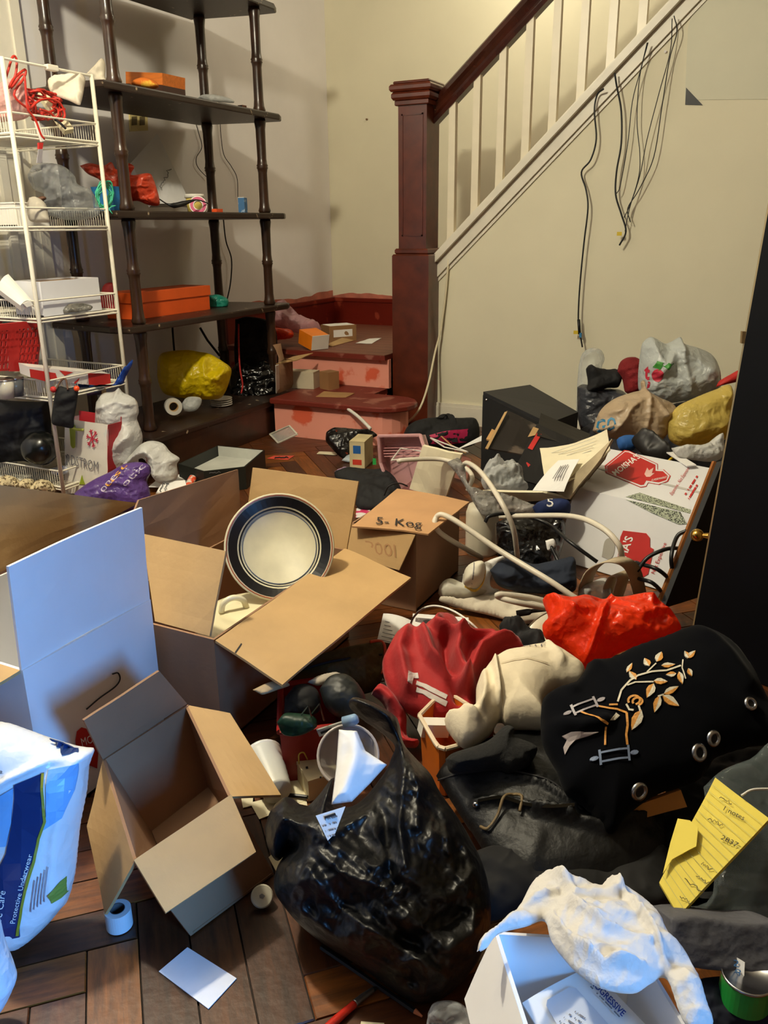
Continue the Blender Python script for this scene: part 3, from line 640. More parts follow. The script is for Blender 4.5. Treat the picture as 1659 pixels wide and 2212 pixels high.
c0 = XX(421, 446, -2.86); c0[2] = s3
tb = thing('yogurt_tub', 'white and yellow plastic tub on the third shelf', 'tub', c0)
mk('tub', lathe([(0, 0), (.036, 0), (.044, .085), (.041, .085), (.034, .004), (0, .004)], c0, seg=28), M('tub_yellow', (232, 208, 110), .35), tb, smooth=True)
mk('rim', lathe([(.044, .07), (.048, .07), (.048, .088), (.044, .088)], c0, seg=28), white, tb, smooth=True)
c1 = XX(428, 444, -2.745); ax_ = unit(CAM-c1+A(0, 0, .9))
tp = thing('packing_tape_roll', 'roll of tape with pink label leaning before the tub', 'tape', c1-A(0, 0, .02))
mk('tape_ring', lathe([(.02, -.012), (.042, -.012), (.042, .012), (.02, .012), (.02, -.012)], c1, ax_, 28, cap=False), white, tp, smooth=False)
mk('label', lathe([(.024, .0125), (.024, .0135), (.038, .0135), (.038, .0125)], c1, ax_, 28, cap=False), M('pink_label', (206, 70, 120), .5), tp)
mk('plug_cable', tube([XX(344, 430, -2.8), XX(360, 440, -2.74), XX(376, 444, -2.72), XX(395, 440, -2.72), XX(425, 432, -2.70), XX(452, 440, -2.70)], [.003, .003, .012, .012, .003, .003], 7), black, None, 'black plug and cable lying in front of the tub', 'cable', smooth=True)
vf, b, ez = cbox(468, 456, s3, .03, .05, .016, x=-2.72); t = thing('orange_clip', 'small orange plastic piece right of the tape roll', 'clip', b[1]); mk('clip_body', vf, M('orange_plastic', (232, 88, 40), .4), t)
vf, b, ez = cbox(529, 458, s3, .035, .04, .075, 14, x=-2.75)
t = thing('pill_box', 'small blue printed carton standing at the end of the third shelf', 'box', b[1]); mk('body', vf, M('blue_pack', (60, 110, 160), .5, c2=(170, 190, 210), thr=.6, vs=40), t); mk('top_flap', hexa([p+A(0, 0, .075) for p in b]+[p+A(0, 0, .078) for p in b]), paper, t)
for i, p in enumerate(([(420, 258), (430, 290), (436, 318), (424, 342), (428, 362), (450, 386)], [(475, 258), (478, 300), (484, 335), (500, 360), (512, 385), (514, 428)])):
    mk('wall_wire', tube([XX(x, y, -3.255) for x, y in p], .0022, 5), ink, None, ['thin dark wire hanging on the grey wall ending behind the tub', 'thin dark wire hanging on the grey wall down to the small blue carton'][i], 'wire', smooth=True)
mk('wall_wire', tube([XX(x, y, -3.24) for x, y in ((482, 468), (488, 520), (500, 560), (498, 610), (490, 650))], .004, 6), ink, None, 'dark cable running down the wall below the third shelf', 'wire', smooth=True)
ot = thing('wall_outlet', 'cream double outlet plate on the grey wall below the second shelf', 'outlet', XX(300, 285, -3.27))
q = [XX(x, y, -3.262) for x, y in ((280, 240), (318, 236), (320, 282), (282, 284))]; mk('plate', pslab(q, .008), M('ivory', (206, 190, 130), .4), ot)
for x in (291, 308):
    q = [XX(x+a, y, -3.256) for a, y in ((-5, 252), (5, 251), (5, 270), (-5, 271))]; mk('socket', pslab(q, .005), M('ivory_dark', (90, 76, 40), .5), ot)
# fourth shelf: orange shoebox
sb = thing('shoebox', 'bright orange shoebox with lid on the fourth shelf', 'box', (-2.85, 3.2, s4))
Pc = Z(300, 690, s4); yb = XX(455, 682, Pc[0])[1]
org_ = M('orange_card', (236, 92, 26), .55, var=.05)
x1, y0 = Pc[0]-.0, Pc[1]-.03
mk('body', box(x1-.17, x1, y0, yb, s4, s4+.095, .002), org_, sb); mk('lid', box(x1-.176, x1+.006, y0-.006, yb+.006, s4+.075, s4+.125, .002), M('orange_lid', (240, 98, 32), .5, var=.05), sb)
for ll in (0,):
    mk('logo', box(x1-.17, x1-.12, y0-.008, y0-.006, s4+.095, s4+.115), black, sb)
inf('red_pouch', 'dark red pouch standing behind the orange shoebox', 'pouch', [(216, 640), (224, 616), (240, 610), (250, 620), (252, 668), (236, 676), (220, 664)], ('d', 600, 4.0, 680, 4.0), M('red_pouch_cloth', (170, 40, 40), .6), front=.02, back=.02, floor=s4+.002)
inf('teal_bag', 'teal plastic bag tucked behind the orange shoebox', 'bag', [(452, 638), (470, 636), (490, 644), (494, 656), (486, 668), (470, 666), (454, 668)], ('d', 630, 4.72, 670, 4.72), film('teal_film', (40, 150, 130), .2), front=.03, back=.03, fold=.01, floor=s4+.002)
# bottom shelf
inf('yellow_bag', 'bright yellow plastic bag on the bottom shelf', 'bag', [(340, 780), (352, 762), (400, 756), (430, 760), (452, 764), (480, 780), (499, 796), (497, 818), (486, 848), (470, 862), (420, 862), (372, 856), (350, 845), (340, 815)], ('d', 750, 4.36, 865, 4.36), film('yellow_film', (236, 208, 20), .3), power=0.7, front=.1, back=.08, fold=0.0210, ff=14, floor=s1+.05, ridges=[([(446, 770), (452, 805), (478, 812), (492, 792)], 7, .02), ([(376, 780), (372, 850)], 8, .012)])
c1 = XX(374, 878, -2.78); tp = thing('tape_ring', 'white tape roll standing on the bottom shelf', 'tape', c1-A(0, 0, .04))
mk('ring', lathe([(.024, -.02), (.042, -.02), (.042, .02), (.024, .02), (.024, -.02)], c1, unit(A(.75, -.65, .1)), 24, cap=False), M('tape_grey', (190, 186, 176), .4), tp); mk('core', lathe([(.021, -.02), (.024, -.02), (.024, .02), (.021, .02), (.021, -.02)], c1, unit(A(.75, -.65, .1)), 24, cap=False), card, tp)
inf('blister_pack', 'clear plastic pack beside the tape roll under the yellow bag', 'packaging', [(392, 872), (405, 858), (430, 858), (436, 868), (424, 886), (400, 888)], ('d', 850, 4.2, 890, 4.16), fogp, front=.03, back=.02, floor=s1+.002, fold=.008)
c1 = XX(478, 872, -2.80); c1[2] = s1
bs = thing('bowl_stack', 'stack of white saucers under the yellow bag', 'dishes', c1)
for i in range(4):
    mk('saucer', lathe([(0, .0), (.03, 0), (.06, .008), (.06, .011), (.03, .005), (0, .005)], c1+A(0, 0, .011*i), seg=24), white, bs, smooth=True)
inf('black_bag', 'black plastic bag with red drawstring on the bottom shelf right end', 'bag', [(498, 800), (520, 780), (548, 790), (572, 778), (596, 806), (598, 848), (586, 866), (540, 876), (505, 866), (496, 835)], ('d', 770, 4.82, 880, 4.76), blackbag, power=0.7, front=.06, back=.05, fold=0.0225, ff=18, floor=s1+.002)
mk('red_rope', tube([XX(515, 700, -2.84), XX(516, 760, -2.82), XX(519, 800, -2.80), XX(524, 830, -2.79), XX(521, 850, -2.79)], .005, 6), M('red_cord_mat', (170, 30, 26), .7, var=.3, vs=120), None, 'red twisted rope hanging over the black bag', 'rope', smooth=True)
inf('dark_coat', 'dark cloth hanging behind the right post of the shelf unit', 'clothing', [(508, 690), (540, 684), (590, 700), (600, 760), (596, 860), (560, 880), (510, 800)], ('d', 680, 4.97, 880, 4.97), M('dark_cloth', (26, 18, 18), .85, var=.2), front=.03, back=.03, fold=.012, floor=.22)
# ------------------------------------------------------------------ things on the wire rack
t1, t2, t3, t4, t5 = TZ[4], TZ[3], TZ[2], TZ[1], TZ[0]
rc = M('red_cord_rubber', (190, 44, 30), .45, var=.1)
rg = random.Random(5); pts = []
c0 = XX(84, 225, -2.80)
for i in range(64):
    a = i*.55; r = .055+.03*rg.random(); pts.append(c0+A(rg.uniform(-.03, .05), r*math.cos(a)*1.1, .5*r*math.sin(a)+rg.uniform(-.02, .02)))
pts += [XX(x, y, -2.74) for x, y in ((62, 235), (30, 205), (52, 168), (54, 150), (30, 170), (18, 190), (10, 182), (18, 150), (28, 122), (36, 130), (34, 160), (24, 190))]
pts += [XX(x, y, -2.70) for x, y in ((50, 160), (56, 200), (60, 235), (76, 258), (88, 290), (96, 300))]
mk('extension_cord', tube(pts, .0045, 6, 4), rc, None, 'red extension cord tangled in the top basket of the wire rack', 'cord', smooth=True)
mk('cord_loop', tube([XX(x, y, -2.73) for x, y in ((60, 240), (84, 218), (110, 214), (132, 226), (140, 250), (128, 262), (108, 244), (86, 236))], .0045, 6), rc, None, 'red cord loop sticking out of the top basket to the right', 'cord', smooth=True)
inf('pink_clear_bag', 'clear bag with pink contents in the top basket', 'bag', [(-10, 190), (5, 176), (30, 168), (50, 178), (62, 205), (66, 235), (55, 256), (20, 262), (-10, 258)], ('d', 160, 3.50, 270, 3.50), M('pink_clear', (222, 168, 160), .25, c2=(206, 90, 80), thr=.62, vs=14, bump=.5, bs=40, clear=.3, kind='film'), front=.04, back=.05, fold=.01, floor=t1+.008)
inf('orange_packet', 'orange packet at the far left of the top basket', 'packet', [(-20, 196), (2, 194), (6, 218), (-20, 226)], ('d', 190, 3.5, 230, 3.5), M('orange_packet_mat', (236, 70, 24), .4), front=.012, back=.01, floor=t1+.008)
q = [XX(x, y, v) for x, y, v in ((82, 200, -2.86), (100, 198, -2.84), (160, 278, -2.73), (140, 282, -2.73))]
ps1 = thing('power_strip', 'ivory power strip lying across the top basket', 'power strip', q[3]); mk('strip_body', slab(q, .022), M('ivory_plastic', (222, 212, 176), .35), ps1)
fpl = plane(*q[:3], .001)
for k in range(4):
    mk('socket', pslab([fpl(*A(96+k*13, 214+k*17)+d_) for d_ in (A(-3, -4), A(4, -5), A(6, 1), A(-1, 2))], .002), greyink, ps1)
mk('strip_cable', tube([XX(118, 258, -2.73), XX(130, 266, -2.715), XX(142, 278, -2.71)], .005, 6), ink, ps1, smooth=True)
cl, sfc = inf('white_cloth', 'white cotton cloth hanging over the end of the top basket', 'cloth', [(103, 176), (120, 168), (150, 166), (172, 164), (184, 168), (182, 190), (176, 220), (170, 227), (150, 218), (118, 206), (106, 192)], ('d', 160, 3.70, 230, 3.58), M('cotton_white', (216, 206, 186), .85, var=.05, bump=.2, bs=50), front=.02, back=.012, fold=.006, ridges=[([(178, 170), (174, 222)], 6, .015), ([(125, 178), (168, 172)], 6, .01)])
inf('white_rag', 'white rag lying behind the shelf post beside the hanging cloth', 'cloth', [(186, 162), (205, 142), (220, 126), (228, 140), (228, 170), (250, 182), (235, 184), (205, 174)], ('d', 120, 4.04, 190, 4.0), MATS['cotton_white'], front=.02, back=.02, fold=.01, floor=s2+.002)
q = [XX(x, y, -2.70) for x, y in ((76, 262), (84, 262), (98, 304), (90, 306))]
tg = thing('hanging_tool', 'white handled tool with red end hanging from the top basket', 'tool', q[2]); mk('handle', slab(q, .008), white, tg); mk('red_end', slab([XX(x, y, -2.70) for x, y in ((84, 308), (94, 308), (92, 322), (84, 322))], .008), redink, tg); mk('blade', slab([XX(x, y, -2.70) for x, y in ((84, 322), (93, 322), (90, 352), (80, 352))], .004), M('steel_dull', (150, 145, 150), .4), tg)
inf('clear_bag', 'grey clear plastic bag bulging over the second basket', 'bag', [(60, 378), (72, 358), (100, 352), (135, 358), (160, 378), (168, 398), (196, 410), (212, 440), (216, 462), (196, 472), (150, 476), (120, 470), (100, 462), (90, 440), (96, 420), (72, 408)], ('d', 350, 3.58, 480, 3.56), M('clear_grey', (150, 152, 152), .22, var=.25, vs=10, bump=.7, bs=35, clear=.74, kind='film'), power=0.7, front=.06, back=.06, fold=0.0240, ff=22, floor=t2+.008)
inf('grey_slipper', 'pale grey slipper in the second basket under the clear bag', 'slipper', [(64, 428), (80, 426), (98, 440), (104, 462), (106, 478), (84, 480), (64, 476), (58, 450)], ('d', 420, 3.47, 480, 3.43), M('slipper_grey', (176, 168, 152), .8), front=.03, back=.03, floor=t2+.008)
inf('brown_sandal', 'brown leather sandal in the second basket', 'sandal', [(60, 440), (88, 424), (100, 428), (84, 440), (66, 450)], ('d', 420, 3.52, 480, 3.5), M('sandal_brown', (92, 58, 36), .6), front=.012, back=.012, floor=t2+.008)
vf, b, ez = cbox(36, 470, t2+.006, .2, .16, .085, 0, x=-2.86); wt = thing('white_tray', 'white plastic container at the left of the second basket', 'container', b[1]); mk('tub', walls([p+ez*.085 for p in b], b, .004), white, wt); mk('rim', join(*[tube([b[i]+ez*.085, b[(i+1) % 4]+ez*.085], .004, 6, smooth=False) for i in range(4)]), white, wt)
vf, b, ez = cbox(92, 652, t3+.006, .16, .30, .13, 0, x=-2.735)
yy = XX(218, 650, b[1][0])[1]; b[2][1] = yy; b[3][1] = yy; b[0][0] = b[1][0]-.16; b[3][0] = b[0][0]
wx = thing('white_carton', 'open white carton standing in the third basket', 'box', b[1])
mk('body', walls([p+A(0, 0, .135) for p in b], b, .004), cardw, wx)
mk('inner_lining', walls([p*.97+sum(b)/4*.03+A(0, 0, .128) for p in b], [p*.97+sum(b)/4*.03+A(0, 0, .004) for p in b], .002), card, wx)
q = [XX(x, y, v) for x, y, v in ((-6, 622, -2.90), (18, 592, -2.90), (70, 650, -2.75), (44, 660, -2.75))]
tu = thing('cream_tube', 'white tube of cream leaning in the third basket', 'tube', q[2]); mk('tube_body', slab(q, .03, bow=.012), white, tu); mk('cap', slab([XX(x, y, -2.745) for x, y in ((50, 656), (68, 648), (76, 658), (58, 664))], .03), white, tu)
inf('dark_pouch', 'black pouch behind the tube in the third basket', 'pouch', [(-8, 640), (10, 622), (40, 618), (68, 626), (74, 652), (40, 662), (-8, 660)], ('d', 610, 3.56, 660, 3.56), blackm, front=.03, back=.03, floor=t3+.008)
inf('clear_sachets', 'crumpled clear sachets in the third basket below the white carton', 'sachets', [(92, 664), (120, 660), (150, 656), (182, 656), (200, 662), (190, 672), (150, 676), (104, 682)], ('d', 650, 3.52, 690, 3.45), M('clear_dark', (110, 106, 96), .2, var=.4, vs=20, bump=.6, bs=60, clear=.3, kind='film'), front=.012, back=.008, floor=t3+.004)
# fourth basket
rb_ = thing('red_basket', 'red plastic lattice basket on the fourth tier', 'basket', XX(40, 800, -2.95))
rp_ = M('red_plastic', (176, 38, 34), .4, var=.1); k0 = [XX(x, y, v) for x, y, v in ((-60, 706, -2.80), (90, 692, -2.78), (78, 796, -2.80), (-50, 808, -2.82))]
fq = plane(k0[0], k0[1], k0[2])
bars = []
for i in range(16): bars.append(slab([fq(-56+i*9.2, 716-i*.6), fq(-51+i*9.2, 716-i*.6), fq(-51+i*8.2, 800), fq(-56+i*8.2, 800)], .004, 1, 1, 0))
for i in range(6): y = 716+i*16; bars.append(slab([fq(-56, y+4), fq(84, y-4), fq(84, y+1), fq(-56, y+9)], .004, 1, 1, 0))
mk('lattice', join(*bars), rp_, rb_); mk('rim', join(slab([k0[0], k0[1], fq(90, 706), fq(-60, 722)], .012), slab([fq(18, 712), fq(42, 712), fq(42, 802), fq(20, 802)], .006)), rp_, rb_)
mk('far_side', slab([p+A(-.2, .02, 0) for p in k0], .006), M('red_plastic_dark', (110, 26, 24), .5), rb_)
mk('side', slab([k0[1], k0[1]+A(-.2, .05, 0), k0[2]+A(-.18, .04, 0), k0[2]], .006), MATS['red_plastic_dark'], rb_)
inf('green_cloth', 'dark green cloth heaped in the red lattice basket', 'cloth', [(-30, 700), (5, 690), (30, 696), (56, 688), (62, 702), (20, 714), (-30, 716)], ('d', 680, 3.52, 720, 3.52), M('dark_green_cloth', (20, 58, 54), .85), front=.03, back=.05, fold=.01)
c1 = XX(66, 694, -2.86); mk('paper_roll', lathe([(.008, 0), (.022, 0), (.022, .05), (.008, .05), (.008, 0)], c1-A(0, 0, .02), unit(A(.8, -.4, .3)), 18, cap=False), cream, None, 'small cream roll standing in the red lattice basket', 'roll')
q = [XX(x, y, v) for x, y, v in ((62, 792, -2.73), (238, 808, -2.73), (240, 838, -2.73), (66, 815, -2.73))]
bx_ = thing('foil_box', 'long red and white kitchen wrap box on the fourth tier', 'box', q[3]); dp = A(-.055, .0, .012)
mk('body', hexa([q[3], q[2], q[2]+dp, q[3]+dp, q[0], q[1], q[1]+dp, q[0]+dp]), M('foil_white', (220, 214, 206), .5, c2=(150, 120, 116), thr=.66, vs=14), bx_)
ff_ = plane(q[0], q[1], q[2], .0005)
for pl_ in ([(64, 797), (120, 806), (124, 818), (106, 826), (66, 815)], [(190, 806), (238, 808), (240, 838), (192, 830)], [(128, 800), (158, 804), (140, 812)], [(160, 826), (172, 816), (170, 822), (162, 830)]):
    decal('red_print', ff_, pl_, redink, bx_)
inf('blue_bag', 'deep blue plastic bag on the fourth tier behind the red and white box', 'bag', [(150, 826), (190, 832), (236, 838), (262, 806), (284, 778), (286, 786), (272, 812), (262, 832), (226, 850), (186, 862), (150, 850)], ('d', 770, 3.66, 870, 3.54), film('blue_film', (20, 62, 150), .2), power=0.7, front=.03, back=.03, fold=0.0150, floor=t4+.008)
vf, b, ez = cbox(122, 856, t4+.006, .11, .10, .085, 0, x=-2.74); t = thing('ribbed_box', 'white ribbed box under the red and white box on the fourth tier', 'box', b[1]); mk('body', vf, white, t)
f1, f2, f3 = faces(b, ez, .085)
mk('ribs', join(*[box(b[1][0], b[1][0]+.002, b[1][1]+.005+k*.012, b[1][1]+.012+k*.012, b[1][2]+.004, b[1][2]+.082) for k in range(10)]), white, t); mk('ribs', join(*[box(b[0][0]+.004+k*.011, b[0][0]+.011+k*.011, b[1][1]-.002, b[1][1], b[1][2]+.004, b[1][2]+.082) for k in range(9)]), white, t)
c1 = XX(20, 835, -2.84)
for i, (x, y, cl_) in enumerate(((14, 836, (206, 200, 180)), (36, 838, (96, 98, 98)))):
    c1 = XX(x, y+14, -2.86); c1[2] = t4+.006
    gp = thing('glass_jar', ['pale shiny cup on the fourth tier below the red basket', 'dark grey cup on the fourth tier beside the ribbed box'][i], 'cup', c1); mk('cup_wall', lathe([(0, 0), (.028, 0), (.036, .075), (.033, .075), (.025, .004), (0, .004)], c1, seg=22), M('cup_%d' % i, cl_, .15), gp, smooth=True); mk('rim', lathe([(.036, .07), (.038, .073), (.036, .077), (.033, .077)], c1, seg=22), steel, gp, smooth=True)
c1 = XX(218, 845, -2.73); t = thing('cork_bottle', 'small bottle with tan cap lying on the fourth tier', 'bottle', c1-A(0, 0, .012)); mk('body', lathe([(0, -.06), (.014, -.06), (.015, -.01), (.012, 0)], c1, unit(A(.5, .8, 0)), 14), M('bottle_dark', (60, 40, 60), .2), t, smooth=True); mk('cap', lathe([(.013, 0), (.013, .02), (0, .021)], c1, unit(A(.5, .8, 0)), 14), card, t, smooth=True)
hp, sf_ = inf('hanging_pouch', 'black cloth pouch hanging from the corner of the fourth basket', 'pouch', [(120, 842), (130, 834), (146, 838), (168, 838), (166, 870), (160, 905), (158, 924), (136, 922), (112, 914), (114, 880)], ('d', 830, 3.32, 930, 3.32), blackm, front=.02, back=.015, fold=.006)
mk('drawstring', tube([sf_(124, 840, .01), V(132, 822, 3.34), V(142, 820, 3.34), sf_(150, 840, .01)], .004, 6), M('brown_cord', (90, 60, 44), .7), hp, smooth=True); mk('toggle', blob(sf_(118, 840, .012), .012, 3, .1), redink, hp, smooth=True); mk('toggle', blob(sf_(168, 838, .012), .011, 4, .1), M('toggle_orange', (236, 80, 30), .4), hp, smooth=True)
# lowest tier
inf('black_garment_bag', 'black cloth bundle filling the rack above the lowest basket', 'bag', [(-20, 862), (30, 866), (80, 868), (106, 872), (110, 930), (116, 980), (100, 1004), (50, 996), (-20, 988)], ('d', 850, 3.52, 1010, 3.50), M('navy_black_cloth', (12, 13, 20), .7, var=.3), front=.06, back=.06, fold=.016, ff=12, floor=t5+.02)
bl = blob(XX(86, 968, -2.82), (.075, .075, .07), 5, .05); mk('round_case', bl, M('black_gloss', (12, 14, 13), .25), None, 'rounded glossy black case in the lowest basket', 'case', smooth=True)
fl_ = M('floral_cloth', (206, 190, 150), .85, c2=(96, 78, 50), thr=.52, vs=70)
for i, (o_, lb) in enumerate((([(-10, 1036), (14, 1026), (36, 1034), (44, 1048), (30, 1060), (-10, 1056)], 'small-flowered cloth bundle at the left before the lowest basket'), ([(36, 1044), (52, 1034), (70, 1036), (76, 1052), (60, 1062), (40, 1060)], 'small-flowered cloth bundle in the middle before the lowest basket'), ([(62, 1052), (82, 1036), (104, 1038), (120, 1056), (110, 1068), (70, 1066)], 'small-flowered cloth bundle at the right before the lowest basket'))):
    inf('floral_cloth', lb, 'cloth', o_, ('d', 1020, 3.36, 1070, 3.34), fl_, front=.04, back=.04, fold=.012, ff=30, group='floral cloth bundles by the rack', seed=i+2)
inf('blue_saucer_box', 'blue and white packet at the right end of the lowest basket', 'packet', [(108, 1012), (140, 1006), (146, 1022), (116, 1026)], ('d', 1000, 3.42, 1030, 3.42), M('blue_white', (200, 206, 220), .5, c2=(40, 80, 160), thr=.55, vs=30), front=.012, back=.012)

mk('wall_cable', tube([XX(372, 700, -3.2), XX(374, 730, -3.2), XX(378, 775, -3.2)], .006, 7), ink, None, 'dark double cable behind the yellow bag on the bottom shelf', 'cable', smooth=True)
mk('dark_pole', tube([XX(432, 708, -3.12), XX(448, 735, -3.1), XX(474, 768, -3.08)], .007, 7, smooth=False), black, None, 'dark slanted rod under the fourth shelf behind the yellow bag', 'rod', smooth=True)
# ------------------------------------------------------------------ bags and boxes on the floor before the shelf unit
# gift bag with snowflake
gq = [(143, 900), (236, 918), (238, 1066), (140, 1070)]
dN = 3.42; g = [V(140, 904, dN+.02), V(233, 918, dN-.06), V(232, 1062, dN-.06), V(141, 1066, dN+.02)]
nb = unit(np.cross(g[1]-g[0], g[3]-g[0])); nb = nb if nb@(CAM-g[0]) > 0 else -nb
gb = thing('gift_bag', 'white paper gift bag with red snowflake and green branch', 'bag', (g[3]+g[2])/2)
gw = M('gift_paper', (224, 218, 204), .55, c2=(206, 214, 206), thr=.66, vs=9)
mk('front_panel', slab(g, .002, 8, 8, .003, 4), gw, gb)
bk_ = [p-nb*.09 for p in g]; mk('back_panel', slab([bk_[0]+A(0, 0, .02), bk_[1]+A(0, 0, .02), bk_[2], bk_[3]], .002), M('gift_red', (176, 30, 40), .6), gb)
mk('side_panel', slab([g[1], bk_[1], bk_[2], g[2]], .002, 4, 6, .004), M('gift_red', (176, 30, 40), .6), gb)
mk('side_panel', slab([bk_[0], g[0], g[3], bk_[3]], .002, 4, 6, .004), gw, gb)
mk('bottom_panel', slab([g[3], g[2], bk_[2], bk_[3]], .002, 2, 2, 0), gw, gb)
pg = plane(*g[:3], .004)
text('RDSTROM', pg, (144, 1002), (68, 17), (0, -22), greyink, gb, t=.002)
decal('letter_o', pg, [(141, 982), (144, 984), (146, 993), (144, 1002), (141, 1001), (143, 993)], greyink, gb)
rdp = M('snow_red', (196, 40, 66), .6); sx, sy = 199, 947
for k in range(6):
    a = k*math.pi/3+.25; p = A(sx+13*math.cos(a), sy+20*math.sin(a)); line(pg, [(sx, sy), tuple(p)], 2.6, rdp, gb, .0025, 'snowflake_arm')
    for s in (-1, 1):
        m_ = A(sx, sy)*.35+p*.65; e = m_+A(5*math.cos(a+s*.8), 7*math.sin(a+s*.8)); line(pg, [tuple(m_), tuple(e)], 2, rdp, gb, .0025, 'snowflake_arm')
lime = M('lime_print', (176, 190, 70), .6)
for i in range(12):
    a = 1.1+.09*i; line(pg, [(150+i*1.1, 910+i*.8), (150+i*1.4+8*math.cos(a), 930+i*.4+36*math.sin(a))], 2.2, lime, gb, .0022, 'fir_needles')
decal('fir_tree', pg, [(177, 1025), (180, 1036), (184, 1046), (171, 1047), (174, 1036)], M('fir_green', (150, 170, 30), .6), gb)
mk('handle', tube([g[0]+(g[1]-g[0])*.05+nb*.004, g[0]+(g[1]-g[0])*.08+A(0, 0, .02)+nb*.02, g[0]+(g[1]-g[0])*.25+A(0, 0, -.03)+nb*.02, g[0]+(g[1]-g[0])*.45+A(0, 0, -.035)+nb*.01], .006, 6), M('lime_ribbon', (196, 206, 90), .6), gb, smooth=True)
# white bags
wb2, sw2 = inf('white_bag', 'tall white plastic bag behind the snowflake gift bag', 'bag', [(208, 868), (222, 850), (246, 846), (256, 838), (266, 848), (292, 862), (300, 888), (296, 905), (305, 930), (308, 952), (300, 985), (292, 1066), (238, 1068), (222, 990), (206, 920)], ('d', 830, 3.52, 1015, 3.5), whitebag, power=0.7, front=.09, back=.08, fold=0.0192, ff=11, ridges=[([(212, 880), (258, 862), (290, 872)], 6, .012), ([(300, 925), (262, 960), (248, 1008)], 8, .016), ([(276, 880), (262, 930)], 12, -.015)])
squig(sw2, (210, 912), (234, 914), 3, 1.6, greyink, wb2, name='lettering')
wb3, sw3 = inf('white_bag', 'slouched white plastic bag between the purple bag and the dark tray', 'bag', [(262, 1004), (286, 978), (304, 960), (326, 952), (352, 958), (368, 976), (388, 990), (382, 1004), (384, 1030), (362, 1048), (342, 1042), (328, 1022), (318, 1000), (304, 990), (280, 1006)], ('d', 945, 3.45, 1055, 3.42), whitebag, power=0.7, front=.07, back=.06, fold=0.0192, ff=14, seed=4, ridges=[([(300, 985), (320, 970), (340, 985), (346, 1035)], 8, .015)])
squig(sw3, (322, 984), (322, 1006), 3.5, 2.2, redink, wb3, 9, name='lettering')
pb, spb = inf('purple_bag', 'purple plastic bag with white and yellow letters before the gift bag', 'bag', [(160, 1066), (180, 1050), (206, 1034), (240, 1018), (268, 1002), (300, 998), (322, 1004), (326, 1020), (318, 1040), (324, 1062), (322, 1100), (280, 1106), (230, 1106), (175, 1100)], ('d', 990, 3.22, 1100, 3.16), film('purple_film', (96, 66, 138), .2), power=0.7, front=.06, back=.03, fold=0.0160, ff=16, ridges=[([(180, 1060), (250, 1040), (300, 1050)], 8, .012)])
lt = M('purple_letters', (196, 184, 206), .5); yl = M('gold_letters', (226, 160, 50), .5)
text('ouic', spb, (282, 1052), (36, -44), (-12, -8), lt, pb); text('ust', spb, (246, 1052), (34, -46), (-12, -8), yl, pb); text('one', spb, (236, 1064), (26, -34), (-14, -9), lt, pb)
bxw = thing('white_game_box', 'white lidded flat box behind the slouched white bag', 'box', Z(368, 985, .0))
vf, b, ez = cbox(384, 985, 0.0, .24, .2, .045, 20); mk('base', vf, cardw, bxw); mk('lid', hexa([p+A(0, 0, .03)+(p-sum(b)/4)*.03 for p in b]+[p+A(0, 0, .075)+(p-sum(b)/4)*.03 for p in b]), M('lid_white', (206, 198, 180), .6), bxw)
ft = plane(b[0]+A(0, 0, .075), b[1]+A(0, 0, .075), b[2]+A(0, 0, .075), .001)
decal('oval_print', ft, [(326+14*math.cos(a), 947+4*math.sin(a)) for a in np.linspace(0, 6.0, 14)], M('oval_tan', (180, 140, 100), .6), bxw)
# dark green tray
dt = thing('dark_tray', 'dark green open box lined with white paper on the parquet', 'tray', Z(480, 1050))
gz = .105; rt_ = [Z(385, 1002, gz), Z(470, 962, gz), Z(572, 972, gz), Z(530, 1008, gz), Z(440, 1018, gz)]
rb2 = [A(p[0], p[1], .003) for p in rt_]; dgm = M('dark_green_card', (24, 28, 24), .5)
def wallring(top, bot, t, mat, parent, nm):
    c = sum(np.asarray(top))/len(top); ps2 = []
    for i in range(len(top)):
        j = (i+1) % len(top); q = [bot[i], bot[j], top[j], top[i]]; n = unit(np.cross(q[1]-q[0], q[3]-q[0])); n = n if n@(c-q[0]) > 0 else -n
        ps2.append(hexa([*q, *[x+n*t for x in q]]))
    return mk(nm, join(*ps2), mat, parent)
wallring(rt_, rb2, .005, dgm, dt, 'wall')
mk('bottom', pslab(rb2, .002, A(0, 0, 1)), dgm, dt)
ins = [p*.95+sum(rt_)/5*.05 for p in rt_]; mk('paper_lining', join(pslab([A(p[0], p[1], .055) for p in ins], .01, A(0, 0, 1)), *[slab([ins[i], ins[(i+1) % 5], A(*ins[(i+1) % 5][:2], .05), A(*ins[i][:2], .05)], .001, 2, 2, 0) for i in (1, 2)]), M('lining', (190, 192, 184), .6, var=.1), dt)
squig(plane(rt_[3], rt_[4], rb2[4], .001), (452, 1022), (476, 1019), 2, 1.2, greyink, dt)
sheet('white_paper', 'white printed sheet under the slouched white bag', 'paper', [(320, 1052, .03), (350, 1026, .05), (402, 1024, .05), (405, 1056, .02)], paper, warp=.004)
pq, pp = sheet('white_leaflet', 'white leaflet with black characters beside the dark tray', 'paper', [(336, 1066, .06), (352, 1040, .08), (400, 1038, .08), (406, 1064, .05)], paper, warp=.003)
squig(pp, (346, 1062), (352, 1044), 4, 1.6, ink, pq, 8); squig(pp, (356, 1060), (362, 1044), 4, 1.6, ink, pq, 8, 3)
inf('orange_scrap', 'orange and white packet scrap right of the leaflet', 'packet', [(398, 1048), (410, 1028), (424, 1030), (420, 1042), (406, 1054)], ('z', 1020, .08, 1060, .03), M('orange_scrap_mat', (226, 214, 200), .5, c2=(226, 80, 40), thr=.5, vs=25), front=.012, back=.01)
